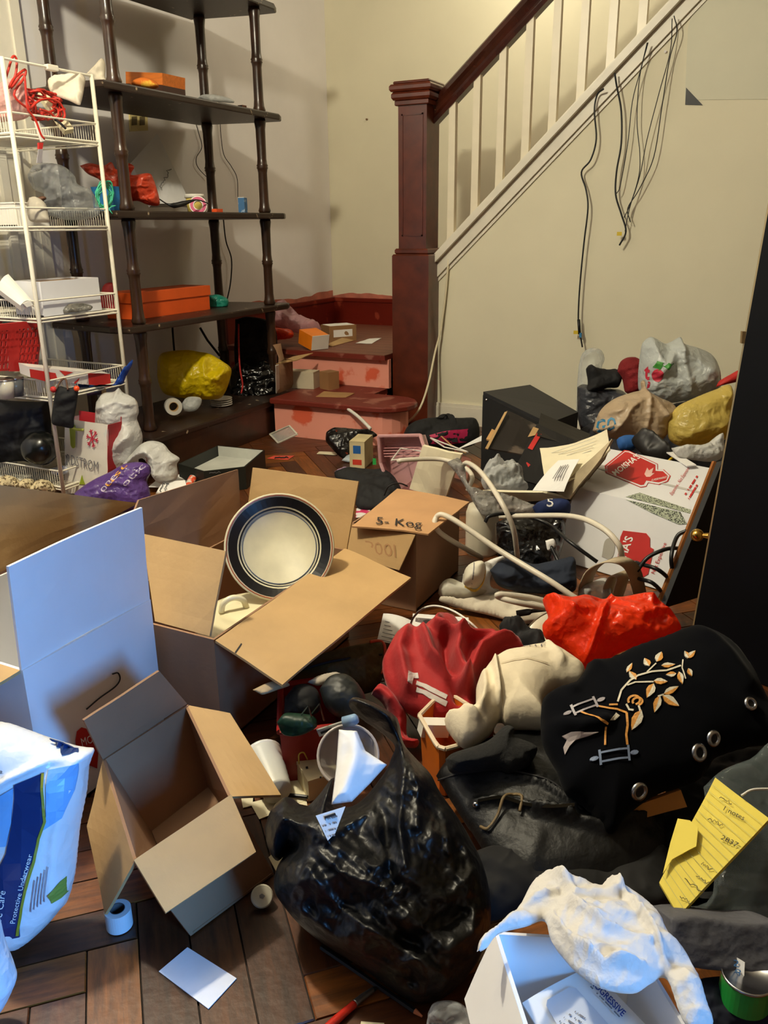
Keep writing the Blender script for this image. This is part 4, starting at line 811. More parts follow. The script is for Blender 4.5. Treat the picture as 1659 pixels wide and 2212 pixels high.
# acrylic frame, flyer, strip
q = [Z(583, 938, .02), Z(625, 920, .10), Z(642, 938, .07), Z(601, 957, .0)]
fr = thing('acrylic_frame', 'small clear plastic lid tipped on the floor before the steps', 'lid', q[3])
mk('rim', join(*[tube([q[i], q[(i+1) % 4]], .005, 6, smooth=False) for i in range(4)]), M('clear_edge', (226, 222, 206), .15, clear=.1), fr); mk('pane', pslab(q, .002), M('clear_sheet', (220, 220, 214), .1, clear=.85), fr)
fy, fp = sheet('flyer', 'red printed flyer on the parquet right of the dark tray', 'flyer', [(577, 990, .004), (592, 984, .004), (636, 984, .004), (622, 993, .003)], M('flyer_red', (226, 84, 66), .5)); squig(fp, (592, 989), (622, 987), 2, 2, ink, fy, 8)
sheet('paper_strip', 'pale paper strip on the parquet before the steps', 'paper', [(684, 980, .003), (690, 975, .003), (731, 977, .003), (726, 983, .003)], paper2)
# ------------------------------------------------------------------ clutter on the steps
zl, z1_ = T2, T1
ob = thing('orange_box', 'orange box with white open end on the landing', 'box', Z(650, 755, zl))
n0, n1 = Z(628, 757, zl+.004), Z(672, 757, zl+.004); e1 = unit(n1-n0); e2 = A(-e1[1], e1[0], 0)
vf, b, ez = cbox(672, 757, zl+.003, .14, .12, .085, -25, 12)
mk('body', vf, M('orange_gloss', (240, 130, 20), .4), ob)
f1, f2, f3 = faces(b, ez, .085)
mk('white_end', slab([b[1]+ez*.085+A(.003, 0, 0), b[2]+ez*.085+A(.003, 0, 0), b[2]+A(.003, 0, 0), b[1]+A(.003, 0, 0)], .004), white, ob); cen_ = (b[1]+b[2])/2+ez*.0425+A(.0045, 0, 0)
mk('opening', slab([cen_+(p-cen_)*.65 for p in (b[1]+ez*.085, b[2]+ez*.085, b[2], b[1])], .002), M('opening_dark', (110, 84, 70), .7), ob)
inf('pink_bag', 'crumpled pale pink plastic bag behind the orange box', 'bag', [(588, 672), (600, 660), (622, 662), (650, 684), (682, 696), (694, 712), (676, 722), (640, 716), (606, 704), (590, 694)], ('d', 655, 5.35, 730, 5.1), film('pink_film', (206, 160, 164), .4), power=0.7, front=.06, back=.06, fold=0.0320, ff=14, floor=zl+.002)
inf('orange_bag', 'orange plastic bag on the landing beside the shelf post', 'bag', [(545, 708), (570, 698), (592, 708), (628, 712), (632, 728), (600, 734), (560, 734), (545, 725)], ('d', 690, 5.1, 740, 5.05), film('orange_film', (230, 74, 28), .3), front=.06, back=.06, fold=.015, floor=zl+.002)
vf, b, ez = cbox(712, 740, zl, .13, .19, .10, -35); bx = thing('parcel_box', 'kraft parcel with white labels on the landing', 'box', b[1]); mk('body', vf, M('kraft', (150, 110, 70), .7), bx)
f1, f2, f3 = faces(b, ez, .10); b_ = b
mk('label', slab([b[1]*.85+b[2]*.15+ez*.075+A(.001, 0, 0), b[1]*.15+b[2]*.85+ez*.075+A(.001, 0, 0), b[1]*.15+b[2]*.85+ez*.03+A(.001, 0, 0), b[1]*.85+b[2]*.15+ez*.03+A(.001, 0, 0)], .002), paper, bx)
mk('top_label', hexa([sum(b)/4*.1+p*.9+ez*.1 for p in b]+[sum(b)/4*.1+p*.9+ez*.102 for p in b]), paper, bx)
sheet('torn_card', 'torn flap of brown card beside the kraft parcel', 'cardboard', [(705, 744, zl+.01), (752, 724, zl+.03), (764, 735, zl+.003), (718, 748, zl+.003)], card, t=.004)
sheet('white_paper', 'white folded paper lying on the landing boards', 'paper', [(768, 741, zl+.004), (798, 731, zl+.006), (824, 730, zl+.004), (803, 742, zl+.003)], paper, warp=.003)
vf, b, ez = cbox(678, 841, z1_, .18, .09, .095, 8); t = thing('white_step_box', 'small white box standing on the lower step', 'box', b[1]); mk('body', vf, M('box_white_dull', (196, 186, 160), .6), t); mk('lid_edge', hexa([p+A(0, 0, .088) for p in b]+[p+A(0, 0, .098)+(p-sum(b)/4)*.015 for p in b]), MATS['box_white_dull'], t)
vf, b, ez = cbox(710, 843, z1_, .08, .08, .10, -20); t = thing('kraft_step_box', 'small kraft box with white tape beside the white box on the lower step', 'box', b[1]); mk('body', vf, MATS['kraft'], t); f1, f2, f3 = faces(b, ez, .1); mk('tape', hexa([b[1]+A(.001, .02, .02), b[1]+A(.001, .05, .02), b[1]+A(.0, .05, .02), b[1]+A(.0, .02, .02)]+[b[1]+A(.001, .02, .09), b[1]+A(.001, .05, .09), b[1]+A(0, .05, .09), b[1]+A(0, .02, .09)]), paper, t)
sheet('card_sheet', 'flat piece of brown card on the lower step', 'cardboard', [(682, 856, z1_+.003), (700, 845, z1_+.005), (766, 849, z1_+.004), (748, 858, z1_+.003)], M('card_flat', (170, 130, 84), .8), t=.003, warp=.002)
tc = thing('torn_carton', 'torn brown carton standing left on the lower step', 'box', Z(620, 838, z1_))
mk('panel', slab([Z(603, 770, .42), Z(632, 778, .40), Z(634, 836, z1_+.003), Z(600, 850, z1_+.003)], .005), carddk, tc); mk('flap', slab([Z(596, 786, .40), Z(632, 770, .40), Z(676, 762, .41), Z(640, 778, .395)], .004), card, tc); mk('tuft', slab([Z(590, 745, .5), Z(606, 742, .5), Z(614, 776, .42), Z(606, 780, .42)], .004, warp=.006), carddk, tc); mk('white_side', slab([Z(596, 790, .40), Z(603, 788, .40), Z(604, 846, .22), Z(597, 850, .22)], .004), paper, tc)
mk('white_rod', tube([YY(750, 882, 3.76), YY(776, 902, 3.70), YY(800, 926, 3.6)], .009, 8), white, None, 'white plastic rod leaning against the lower riser', 'rod', smooth=True)
mk('wall_cable', tube([YY(969, 560, 4.44), YY(962, 640, 4.44), YY(950, 720, 4.42), YY(940, 760, 4.38), YY(925, 830, 4.25), YY(905, 885, 4.15), Z(872, 922, .02)], .006, 7), paper2, None, 'cream cable hanging down beside the newel post', 'cable', smooth=True)
# ------------------------------------------------------------------ heap along the stair wall
fabblk = M('black_fabric', (15, 15, 17), .8, var=.3, bump=.15, bs=60)
duf = thing('duffel_bag', 'black fabric duffel bag with bright pink panel against the stair wall', 'bag', Z(950, 962))
o1 = [(868, 948), (880, 922), (905, 908), (950, 902), (990, 904), (1028, 906), (1036, 940), (1020, 962), (960, 970), (890, 966)]
m_, sdf = inflate(o1, ('d', 895, 4.12, 975, 4.02), front=.07, back=.08, fold=.012, ff=14); mk('body', m_, fabblk, duf, smooth=True)
decal('pink_panel', sdf, [(926, 948), (960, 942), (1008, 936), (1006, 960), (960, 966), (930, 964)], M('hot_pink', (186, 34, 84), .6), duf)
mk('strap', strap([sdf(948, 910, .01), sdf(962, 900, .03), sdf(974, 915, .02), sdf(980, 962, .01)], .03, .004, A(.9, .4, 0)), fabblk, duf)
mk('handle', tube([sdf(960, 912, .0), sdf(966, 900, .02), sdf(974, 903, .02), sdf(980, 914, 0)], .008, 7), fabblk, duf, smooth=True)
spk = thing('speaker_cabinet', 'big black slanted speaker cabinet against the stair wall', 'speaker', Z(1140, 960))
tq = [Z(1044, 846, .40), Z(1186, 914, .34), Z(1249, 890, .34), Z(1145, 831, .40)]; bt = [A(p[0], p[1], .02) for p in tq]
mk('cabinet', hexa(bt+tq), M('speaker_vinyl', (34, 34, 36), .6, var=.1, bump=.1, bs=120), spk)
nf = unit(np.cross(tq[1]-tq[0], bt[0]-tq[0])); nf = nf if nf@(CAM-tq[0]) > 0 else -nf
mk('grille', slab([tq[0]*.97+bt[1]*.03+nf*.012, tq[1]*.97+bt[0]*.03+nf*.012, bt[1]*.97+tq[0]*.03+nf*.012, bt[0]*.97+tq[1]*.03+nf*.012], .012), M('grille_cloth', (16, 16, 18), .9), spk)
mk('badge', blob((tq[0]*.9+tq[1]*.1)*.94+bt[0]*.06+nf*.012, .006, 1, 0), steel, spk)
# carton print boxes in front of the speaker
kb = thing('black_carton', 'opened black printed carton lying before the speaker', 'box', Z(1120, 1035))
mk('panel', slab([V(1095, 886, 3.26), V(1166, 920, 3.20), V(1146, 985, 3.04), V(1056, 968, 3.06)], .006, warp=.004), M('dark_photo_print', (34, 30, 28), .4, c2=(96, 84, 74), thr=.6, vs=7), kb)
mk('panel', slab([V(1168, 892, 3.24), V(1276, 938, 3.14), V(1256, 970, 3.02), V(1160, 940, 3.09)], .006), M('dark_photo_print_2', (22, 19, 18), .4, c2=(60, 50, 44), thr=.62, vs=9), kb)
mk('panel', slab([V(1160, 915, 3.16), V(1240, 950, 3.06), V(1190, 1055, 2.84), V(1104, 1030, 2.90)], .006), black, kb)
pk = plane(V(1160, 915, 3.16), V(1240, 950, 3.06), V(1190, 1055, 2.84), .002)
for i, pl_ in enumerate(([(1140, 968), (1160, 935), (1170, 938), (1150, 972)], [(1126, 1012), (1138, 998), (1146, 1004), (1132, 1018)])): decal('red_stripe', pk, pl_, redink, kb)
decal('tan_label', pk, [(1140, 944), (1152, 922), (1164, 926), (1156, 940)], card, kb)
mk('flap', slab([V(1090, 890, 3.22), V(1096, 888, 3.22), V(1054, 970, 3.04), V(1048, 968, 3.04)], .004), card, kb)
sheet('wood_slat', 'light wooden slat sticking out of the heap before the speaker', 'slat', [(1084, 889, .30), (1094, 892, .30), (1066, 950, .22), (1050, 948, .22)], M('pine', (206, 160, 104), .5), t=.008)
sheet('white_card', 'white card sticking out left of the wooden slat', 'card', [(984, 972, .12), (1046, 938, .19), (1064, 934, .20), (1048, 950, .17)], paper)
# hangers
for i, (pts, nm, lb) in enumerate((([(846, 994), (866, 968), (912, 975), (905, 990)], 0, 'white wire hanger inside the pink clear bin'), ([(930, 946), (960, 966), (1010, 976), (960, 958)], 0, 'thin white wire hanger before the pink panel of the duffel bag'), ([(948, 938), (975, 962), (1006, 978)], 0, 'thin wooden skewer before the duffel bag'))):
    mk('wire_hanger' if i < 2 else 'skewer', tube([Z(x, y, .22-.05*i) for x, y in pts]+([Z(*pts[0], .22-.05*i)] if i < 2 else []), .0035, 6, smooth=False), white if i < 2 else MATS['pine'], None, lb, 'hanger' if i < 2 else 'stick')
# fallen black bag with orange lining
inf('black_orange_bag', 'black plastic bag with orange lining on the floor before the steps', 'bag', [(704, 936), (720, 926), (750, 926), (775, 928), (800, 930), (815, 940), (800, 948), (768, 962), (760, 985), (740, 990), (716, 968), (704, 952)], ('z', 925, .13, 992, .005), M('black_bag_orange', (18, 14, 14), .3, c2=(228, 84, 30), thr=.66, vs=13, bump=.4, bs=40, kind='film'), front=.04, back=.02, fold=.012)
inf('grey_wrapper', 'small grey wrapper beside the striped carton', 'wrapper', [(738, 995), (752, 980), (760, 970), (762, 990), (756, 998)], ('z', 960, .05, 1000, .004), M('wrapper_blue', (170, 180, 186), .3), front=.01, back=.005)
vf, b, ez = cbox(788, 1012, .003, .075, .15, .13, 12, 0); t = thing('striped_carton', 'cream carton with blue and red squares beside the pink bin', 'box', b[1])
mk('body', vf, M('carton_cream', (206, 190, 146), .7, var=.12), t); f1, f2, f3 = faces(b, ez, .13)
mk('lid_flap', slab([b[1]+ez*.131, b[0]+ez*.131, b[3]+ez*.131, b[2]+ez*.131], .003), MATS['carton_cream'], t)
for nm, c_, u0, u1, w0, w1 in (('blue_square', blueink, .25, .75, .55, .85), ('red_square', redink, .2, .8, .12, .32)):
    q = [b[0]+(b[1]-b[0])*u+ez*.13*w-A(0, .0012, 0) for u, w in ((u0, w1), (u1, w1), (u1, w0), (u0, w0))]; mk(nm, slab(q, .001, 2, 2, 0), M('square_'+nm, (30, 92, 160) if c_ is blueink else (206, 60, 40), .5), t)
sheet('green_tag', 'small bright green tag beside the striped carton', 'tag', [(805, 990, .06), (812, 990, .06), (813, 1004, .03), (805, 1004, .03)], M('green_tag_mat', (20, 150, 60), .5))
# pink translucent bin lying on its side
pbn = thing('pink_bin', 'translucent pink plastic bin lying on its side', 'bin', Z(870, 1070))
pkm = M('pink_translucent', (214, 164, 164), .25, var=.05, clear=.28, bump=.15, bs=30)
o2 = [Z(818, 942, .26), Z(908, 940, .28), Z(926, 1000, .20), Z(900, 1070, .03), Z(846, 1068, .02), Z(822, 1000, .14)]
i2 = [p+A(-.02, .09, -.02) for p in o2]
mk('bottom', pslab(i2, .004), pkm, pbn); mk('side', join(*[slab([o2[i], o2[(i+1) % 6], i2[(i+1) % 6], i2[i]], .004, 3, 2, 0) for i in range(6)]), pkm, pbn)
mk('rim', join(*[tube([o2[i], o2[(i+1) % 6]], .008, 7, smooth=False) for i in range(6)]), pkm, pbn)
fpb = plane(*i2[:3], .003); 
for k in range(7): line(fpb, [(824+k, 950+k*6), (905, 948+k*6)], 1.6, M('rib_pink', (190, 134, 134), .4), pbn, name='rib')
sheet('pink_card', 'pinkish brown card behind the cream envelope', 'card', [(982, 972, .16), (1018, 992, .13), (1008, 1040, .02), (975, 1030, .02)], M('pink_brown', (180, 120, 106), .7))
en, se = sheet('padded_envelope', 'cream padded envelope standing before the pink bin', 'envelope', [(914, 962, .30), (996, 982, .30), (964, 1072, .10), (884, 1056, .10)], paper2, t=.012, bow=.006, warp=.004)
decal('stain', se, [(944, 1030), (962, 1022), (968, 1040), (950, 1052)], M('stain', (200, 184, 140), .7), en, smooth=True); line(se, [(904, 1052), (930, 968)], 2, M('seam', (190, 176, 130), .7), en, name='seam')
# cloudy plastic, books
inf('clear_crumpled_bag', 'whitish clear plastic bag crumpled between the envelopes', 'bag', [(1042, 1020), (1052, 1004), (1076, 998), (1088, 1006), (1108, 1000), (1128, 1016), (1132, 1036), (1140, 1056), (1100, 1062), (1056, 1058), (1040, 1044)], ('d', 995, 2.98, 1065, 2.85), fogp, power=0.7, front=.07, back=.05, fold=0.0300, ff=24)
inf('grey_film_sleeve', 'grey clear plastic sleeve draped beside the brown taped carton', 'film', [(966, 1000), (990, 992), (1004, 1010), (1012, 1050), (1040, 1062), (1080, 1066), (1120, 1080), (1158, 1096), (1150, 1110), (1100, 1108), (1064, 1116), (1040, 1110), (1020, 1080), (1004, 1050), (984, 1020)], ('d', 990, 2.86, 1120, 2.62), M('grey_film', (150, 146, 140), .2, var=.2, bump=.7, bs=45, clear=.45, kind='film'), front=.03, back=.02, fold=.015, ff=26)
for i, (p, lb, mt) in enumerate((([(1042, 1062, .2), (1172, 1064, .24), (1230, 1078, .22), (1100, 1086, .16)], 'flat white booklet below the crumpled clear bag', paper2), ([(1040, 1066, .18), (1174, 1070, .22), (1232, 1083, .2), (1104, 1092, .15)], 'dark folder under the white booklet', black))):
    sheet('booklet' if i == 0 else 'folder', lb, 'booklet' if i == 0 else 'folder', p, mt, t=.008)
nv, snv = inf('blue_jersey', 'dark blue cloth with white letter under the folder', 'cloth', [(1150, 1096), (1180, 1086), (1222, 1088), (1232, 1106), (1210, 1118), (1170, 1116)], ('d', 1080, 2.66, 1120, 2.6), M('navy_cloth', (24, 42, 92), .8, var=.2), front=.05, back=.03); text('5', snv, (1176, 1110), (14, 2), (0, -18), paper, nv)
# papers and newspapers
lq, lp = sheet('ledger_sheet', 'cream ruled ledger sheet with curled corner on the newspapers', 'paper', [(1166, 968, .34), (1310, 926, .46), (1318, 972, .40), (1180, 1062, .26)], paper2, bow=-.02, nx=10, warp=.004)
for i in range(9): line(lp, [(1176+i*2, 984+i*8), (1286-i*3, 946+i*9)], 1.2, M('rule', (190, 186, 170), .7), lq, .004, 'ruled_line')
wq, wp_ = sheet('letter', 'white addressed letter lying over the ledger sheet', 'letter', [(1150, 1060, .26), (1206, 994, .34), (1252, 992, .36), (1218, 1062, .27)], paper, bow=.006)
for i in range(4): line(wp_, [(1194+i*5, 1034-i*1.0), (1212+i*5, 1006-i)], 1.6, greyink, wq, .004, 'address_line')
for i in range(4):
    sheet('newspaper', ['top newspaper of the folded stack left of the white removal box', 'second newspaper down in the folded stack left of the white removal box', 'third newspaper down in the folded stack left of the white removal box', 'bottom newspaper in the folded stack left of the white removal box'][i], 'newspaper', [(1228+i*2, 1078, .235-.012*i), (1298+i*2, 990, .38-.012*i), (1322, 948, .44-.012*i), (1200+i*6, 1062, .25-.012*i)], M('newsprint_%d' % (i % 2), ((176, 160, 130), (120, 104, 80))[i % 2], .9, var=.2, vs=14), t=.008, warp=.004, seed=i, group='newspapers in the folded stack')
# removal box with red logo
mb = thing('removal_box', 'white printed removal box with red logo leaning in the heap', 'box', Z(1300, 1260))
T_ = [Z(1243, 1053, .25), Z(1497, 1112, .25), Z(1534, 1011, .33), Z(1332, 964, .33)]; dn = Z(1200, 1206, .004)-T_[0]
T_[3] = T_[0]+(T_[2]-T_[1]); B_ = [p+dn for p in T_]; lowz = min(p[2] for p in B_)
dz_ = max(0, .004-lowz); T_ = [p+A(0, 0, dz_) for p in T_]; B_ = [p+A(0, 0, dz_) for p in B_]
mk('body', hexa(B_+T_), cardw, mb)
Pt = plane(T_[0], T_[1], T_[2], .0008); Pf = plane(T_[0], T_[1], B_[0], .0008)
mk('seam', slab([Pt(*p, .001) for p in ((1288, 1008), (1514, 1062), (1513, 1066), (1286, 1011))], .001, 6, 1, 0), M('seam_grey', (190, 188, 182), .6), mb)
def logo(S_, f, word, ww):
    out = f([(1306, 1006), (1348, 972), (1358, 973), (1421, 1002), (1421, 1014), (1434, 1014), (1449, 1028), (1443, 1040), (1424, 1047), (1400, 1043), (1396, 1051), (1384, 1053), (1308, 1021)])
    inn = f([(1311, 1007), (1350, 976), (1358, 977), (1416, 1004), (1416, 1017), (1432, 1018), (1443, 1028), (1439, 1037), (1423, 1042), (1396, 1038), (1391, 1047), (1384, 1048), (1312, 1020)])
    decal('logo_border', S_, out, redink, mb, .0010); decal('logo_gap', S_, [tuple((A(*p)-A(*np.mean(out, 0)))*.955+A(*np.mean(out, 0))) for p in out], cardw, mb, .0014); decal('logo', S_, inn, redink, mb, .0020)
logo(Pt, lambda p: p, '', 0)
text("MOISHA'S", Pt, (1330, 1028), (54, -40), (-9, -9), paper, mb, t=.0035, bold=.02)
decal('flame', Pt, [(1392, 1024), (1398, 1010), (1402, 1016), (1412, 1010), (1408, 1022), (1414, 1022), (1404, 1030), (1396, 1030)], M('logo_light', (230, 190, 180), .6), mb, .0032)
text('SUPERMARKET', Pt, (1406, 1040), (36, -8), (2, -5), paper, mb, t=.0034)
text('Expensive... Not Expensive', Pt, (1452, 1070), (38, -58), (-6, -5), redink, mb)
dashes(Pt, (1470, 1084), (1510, 1022), 4, redink, mb, 8); dashes(Pt, (1486, 1080), (1508, 1044), 4, redink, mb, 5, 4)
Pt2 = plane(T_[0], T_[1], B_[0], .0008)
decal('photo_print', Pt, [(1352, 1073), (1382, 1064), (1492, 1101), (1490, 1109)], M('print_dark', (40, 44, 38), .5, c2=(176, 184, 160), thr=.47, vs=260), mb)
decal('photo_print', Pf, [(1352, 1079), (1470, 1106), (1484, 1132), (1466, 1133), (1408, 1108)], MATS['print_dark'], mb)
decal('logo', Pf, [(1340, 1160), (1346, 1146), (1396, 1152), (1404, 1162), (1404, 1182), (1412, 1186), (1400, 1240), (1384, 1250), (1372, 1240), (1380, 1212), (1334, 1205)], redink, mb, .0018)
text("HA'S", Pf, (1352, 1205), (16, -44), (-17, -4), paper, mb, t=.003, bold=.02)
text('Not Expensive', Pf, (1414, 1240), (26, -66), (-8, -3), redink, mb)
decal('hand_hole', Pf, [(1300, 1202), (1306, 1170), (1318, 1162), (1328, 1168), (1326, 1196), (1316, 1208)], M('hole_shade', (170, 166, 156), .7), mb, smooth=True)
# bags against the wall
inf('clear_tall_bag', 'tall clear plastic bag standing against the stair wall', 'bag', [(1250, 790), (1258, 764), (1276, 752), (1298, 756), (1306, 776), (1300, 800), (1320, 840), (1310, 900), (1250, 910), (1246, 850)], ('d', 750, 3.95, 915, 3.88), clearp, front=.06, back=.05, fold=.015, ff=14)
inf('grey_bag', 'dark grey plastic bag filled with clothes below the black cloth', 'bag', [(1247, 836), (1262, 830), (1300, 838), (1340, 842), (1356, 860), (1350, 900), (1300, 960), (1262, 940), (1248, 900)], ('d', 825, 3.72, 965, 3.65), M('grey_bag_film', (62, 64, 70), .3, bump=.5, bs=40, kind='film'), power=0.7, front=.08, back=.08, fold=0.0210, ff=14)
inf('black_cloth', 'black cloth sticking out of the grey bag', 'cloth', [(1266, 796), (1274, 788), (1286, 794), (1310, 798), (1332, 798), (1342, 812), (1336, 836), (1312, 838), (1280, 850), (1266, 846), (1270, 826)], ('d', 785, 3.72, 855, 3.66), fabblk, front=.05, back=.05, fold=.014, ff=18)
inf('red_beanie', 'dark red knit hat beside the cherry bag', 'hat', [(1334, 802), (1340, 782), (1356, 772), (1376, 774), (1386, 790), (1388, 840), (1370, 852), (1352, 846), (1346, 820)], ('d', 765, 3.68, 855, 3.62), M('dark_red_knit', (128, 20, 24), .85, bump=.3, bs=120), front=.06, back=.06, fold=.008)
inf('dark_bundle', 'dark cloth bundle under the knotted beige bag', 'bundle', [(1250, 930), (1300, 900), (1380, 880), (1470, 870), (1560, 850), (1580, 930), (1570, 1070), (1480, 1080), (1380, 1070), (1290, 1040)], ('d', 850, 3.8, 1080, 3.24), M('dark_bundle_mat', (40, 40, 48), .8, var=.4, vs=5), front=.05, back=.1, fold=.02)
cb_, scb = inf('cherry_bag', 'pale grey-blue knotted bag with cherry print on top of the heap', 'bag', [(1382, 770), (1388, 742), (1404, 728), (1418, 732), (1436, 742), (1450, 738), (1470, 728), (1478, 742), (1510, 752), (1540, 768), (1554, 800), (1552, 840), (1530, 856), (1480, 866), (1420, 872), (1384, 850), (1378, 820)], ('d', 725, 3.46, 875, 3.46), film('grey_white_film', (206, 212, 210), .25), power=0.7, front=.12, back=.1, fold=0.0210, ff=10, ridges=[([(1450, 745), (1410, 800)], 6, .016), ([(1455, 745), (1470, 830)], 8, .018), ([(1460, 745), (1530, 800)], 8, .016), ([(1440, 742), (1470, 742)], 8, .03)])
decal('cherry', scb, [(1396+9*1.1*math.cos(a)+9, 803+14*math.sin(a)) for a in np.linspace(0, 6, 14)], M('cherry_red', (196, 50, 70), .5), cb_, .003)
for pl_ in ([(1396, 786), (1404, 772), (1414, 774), (1406, 788)], [(1414, 782), (1424, 774), (1432, 778), (1424, 790)]): decal('leaf', scb, pl_, M('leaf_green', (60, 140, 50), .5), cb_, .003)
line(scb, [(1405, 792), (1412, 780), (1420, 784), (1436, 776)], 2, MATS['leaf_green'], cb_, .003, 'stem')
text('t', scb, (1384, 812), (7, 2), (2, -30), MATS['cherry_red'], cb_, .003, .04); text('i', scb, (1388, 838), (4, 1), (1, -22), MATS['cherry_red'], cb_, .003, .03); decal('red_edge', scb, [(1544, 800), (1550, 798), (1550, 826), (1545, 830)], MATS['cherry_red'], cb_, .003)
bgo, sbg = inf('beige_bag', 'beige knotted plastic bag with blue letters', 'bag', [(1280, 930), (1296, 888), (1326, 862), (1364, 848), (1384, 842), (1384, 826), (1392, 822), (1398, 842), (1424, 858), (1456, 874), (1462, 900), (1440, 940), (1410, 960), (1350, 952), (1300, 942)], ('d', 820, 3.22, 965, 3.16), M('beige_film', (206, 182, 150), .35, var=.1, vs=6, bump=.5, bs=35, trans=.25, kind='film'), power=0.7, front=.1, back=.08, fold=0.0180, ff=12, ridges=[([(1390, 850), (1350, 880), (1320, 930)], 5, .012), ([(1392, 850), (1380, 940)], 5, .012), ([(1396, 850), (1430, 900)], 5, .012)])
text('GO', sbg, (1284, 936), (32, -8), (2, -28), M('teal_letters', (40, 120, 160), .5), bgo, .003, .02)
inf('pale_yellow_bag', 'pale yellow plastic bag leaning on the dark door', 'bag', [(1442, 912), (1462, 880), (1500, 860), (1545, 842), (1580, 834), (1584, 900), (1570, 945), (1530, 960), (1480, 966), (1446, 950)], ('d', 830, 3.12, 970, 3.12), film('pale_yellow_film', (230, 206, 110), .35), power=0.7, front=.08, back=.08, fold=0.0180, ff=12)
inf('white_scrap_bag', 'small crumpled white bag below the pale yellow bag', 'bag', [(1450, 968), (1480, 964), (1520, 962), (1546, 944), (1560, 946), (1562, 980), (1546, 996), (1500, 992), (1466, 984)], ('d', 940, 2.8, 1000, 2.72), whitebag, power=0.7, front=.04, back=.03, fold=0.0180, ff=22)
inf('blue_cloth', 'bright blue cloth scrap behind the removal box', 'cloth', [(1332, 950), (1348, 944), (1372, 946), (1378, 960), (1366, 970), (1340, 966)], ('d', 940, 3.06, 972, 3.0), M('bright_blue', (40, 92, 160), .8), front=.03, back=.03)
inf('dark_shoe', 'dark strappy shoe behind the removal box', 'shoe', [(1364, 950), (1384, 940), (1400, 944), (1430, 960), (1452, 984), (1456, 994), (1420, 990), (1390, 976)], ('d', 935, 2.98, 998, 2.82), M('shoe_dark', (30, 28, 26), .5), front=.04, back=.03, fold=.01, ridges=[([(1380, 950), (1440, 988)], 5, .02)])
sheet('folded_paper', 'folded white paper wedged behind the removal box', 'paper', [(1424, 966, .34), (1440, 964, .34), (1504, 1004, .34), (1484, 1006, .335)], paper, t=.004)
mk('yellow_cable', tube([V(1440, 1000, 2.78), V(1456, 988, 2.8), V(1476, 996, 2.76)], .005, 6), M('yellow_rubber', (206, 170, 30), .4), None, 'short yellow cable behind the removal box', 'cable', smooth=True)
inf('red_cloth', 'red cloth scrap beside the cherry bag at the dark door', 'cloth', [(1546, 836), (1556, 822), (1580, 808), (1598, 800), (1596, 822), (1570, 830)], ('d', 795, 3.3, 840, 3.3), redink, front=.02, back=.02)
# ------------------------------------------------------------------ dark door leaf and leaning board on the right
dl_ = thing('dark_door_leaf', 'tall black door leaf with thin pale edge standing at the right', 'door', Z(1560, 1390))
dA, dT = V(1505, 1352, 1.98), V(1662, 455, 1.98); dux = unit(A(.92, -.39, 0)); dsc = (dT-dA); dA = dA-dsc*.25; dT = dT+dsc*.5
dA[2] = max(dA[2], .004)
nrm = unit(np.cross(dux, dT-dA)); nrm = nrm if nrm[1] < 0 else -nrm
mk('leaf', hexa([dA, dA+dux*.75, dA+dux*.75-nrm*.02, dA-nrm*.02, dT, dT+dux*.75, dT+dux*.75-nrm*.02, dT-nrm*.02]), M('door_black', (3, 4, 9), .6, var=.3, vs=4, spec=.15), dl_)
mk('edge_strip', hexa([dA-dux*.004, dA, dA-nrm*.02, dA-dux*.004-nrm*.02, dT-dux*.004, dT, dT-nrm*.02, dT-dux*.004-nrm*.02]), M('edge_pale', (170, 150, 110), .3, metal=.6), dl_)
kn = V(1506, 1156, 2.02); ke = V(1532, 1158, 2.0)
mk('knob', join(blob(kn, .017, 1, 0), tube([kn, (kn+ke)/2, ke], [.008, .006, .009], 10)), brass, dl_, smooth=True)
mk('latch', slab([V(1604, 716, 1.98), V(1612, 716, 1.98), V(1610, 742, 1.98), V(1602, 742, 1.98)], .01), MATS['edge_pale'], dl_)
bd = thing('leaning_board', 'black panel with raw brown edge leaning beside the removal box', 'panel', V(1440, 1320, 2.15))
ba, bb_ = V(1548, 998, 2.30), V(1424, 1312, 2.12); ex_ = A(.10, .16, 0)
mk('board', hexa([bb_+A(.014, 0, 0), bb_+ex_*1.2+A(.02, 0, 0), bb_+ex_*1.2, bb_, ba+A(.014, 0, 0), ba+ex_*1.2+A(.02, 0, 0), ba+ex_*1.2, ba]), black, bd)
ev = unit(np.cross(ba-bb_, fh)); mk('raw_edge', slab([ba-ev*.012, ba+ev*.008, bb_+ev*.008, bb_-ev*.012], .012, 2, 8, 0), M('raw_wood_edge', (150, 92, 40), .6, var=.15), bd)

inf('black_garment', 'black garment heaped between the pink bin and the brown taped carton', 'clothing', [(722, 1022), (750, 1014), (800, 1018), (838, 1022), (862, 1046), (866, 1070), (840, 1096), (790, 1100), (768, 1090), (766, 1050), (728, 1034)], ('z', 1010, .10, 1105, .01), fabblk, front=.04, back=.02, fold=.016, ff=16)
inf('purple_scrap', 'small mauve cloth scrap at the edge of the black garment', 'cloth', [(722, 1018), (744, 1010), (760, 1016), (740, 1024)], ('z', 1005, .11, 1028, .09), M('mauve', (150, 120, 150), .8), front=.01, back=.01)
sheet('pink_leaflet', 'pink and white leaflet behind the brown taped carton flap', 'leaflet', [(770, 1098, .012), (800, 1096, .012), (798, 1116, .008), (768, 1118, .008)], M('pink_leaf', (200, 50, 100), .6, c2=(226, 220, 216), thr=.5, vs=18))
mk('thin_cable', tube([Z(830, 1070, .1), Z(840, 1050, .15), Z(862, 1044, .15), Z(880, 1050, .12)], .003, 6), ink, None, 'thin black cable loop at the foot of the pink bin', 'cable', smooth=True)
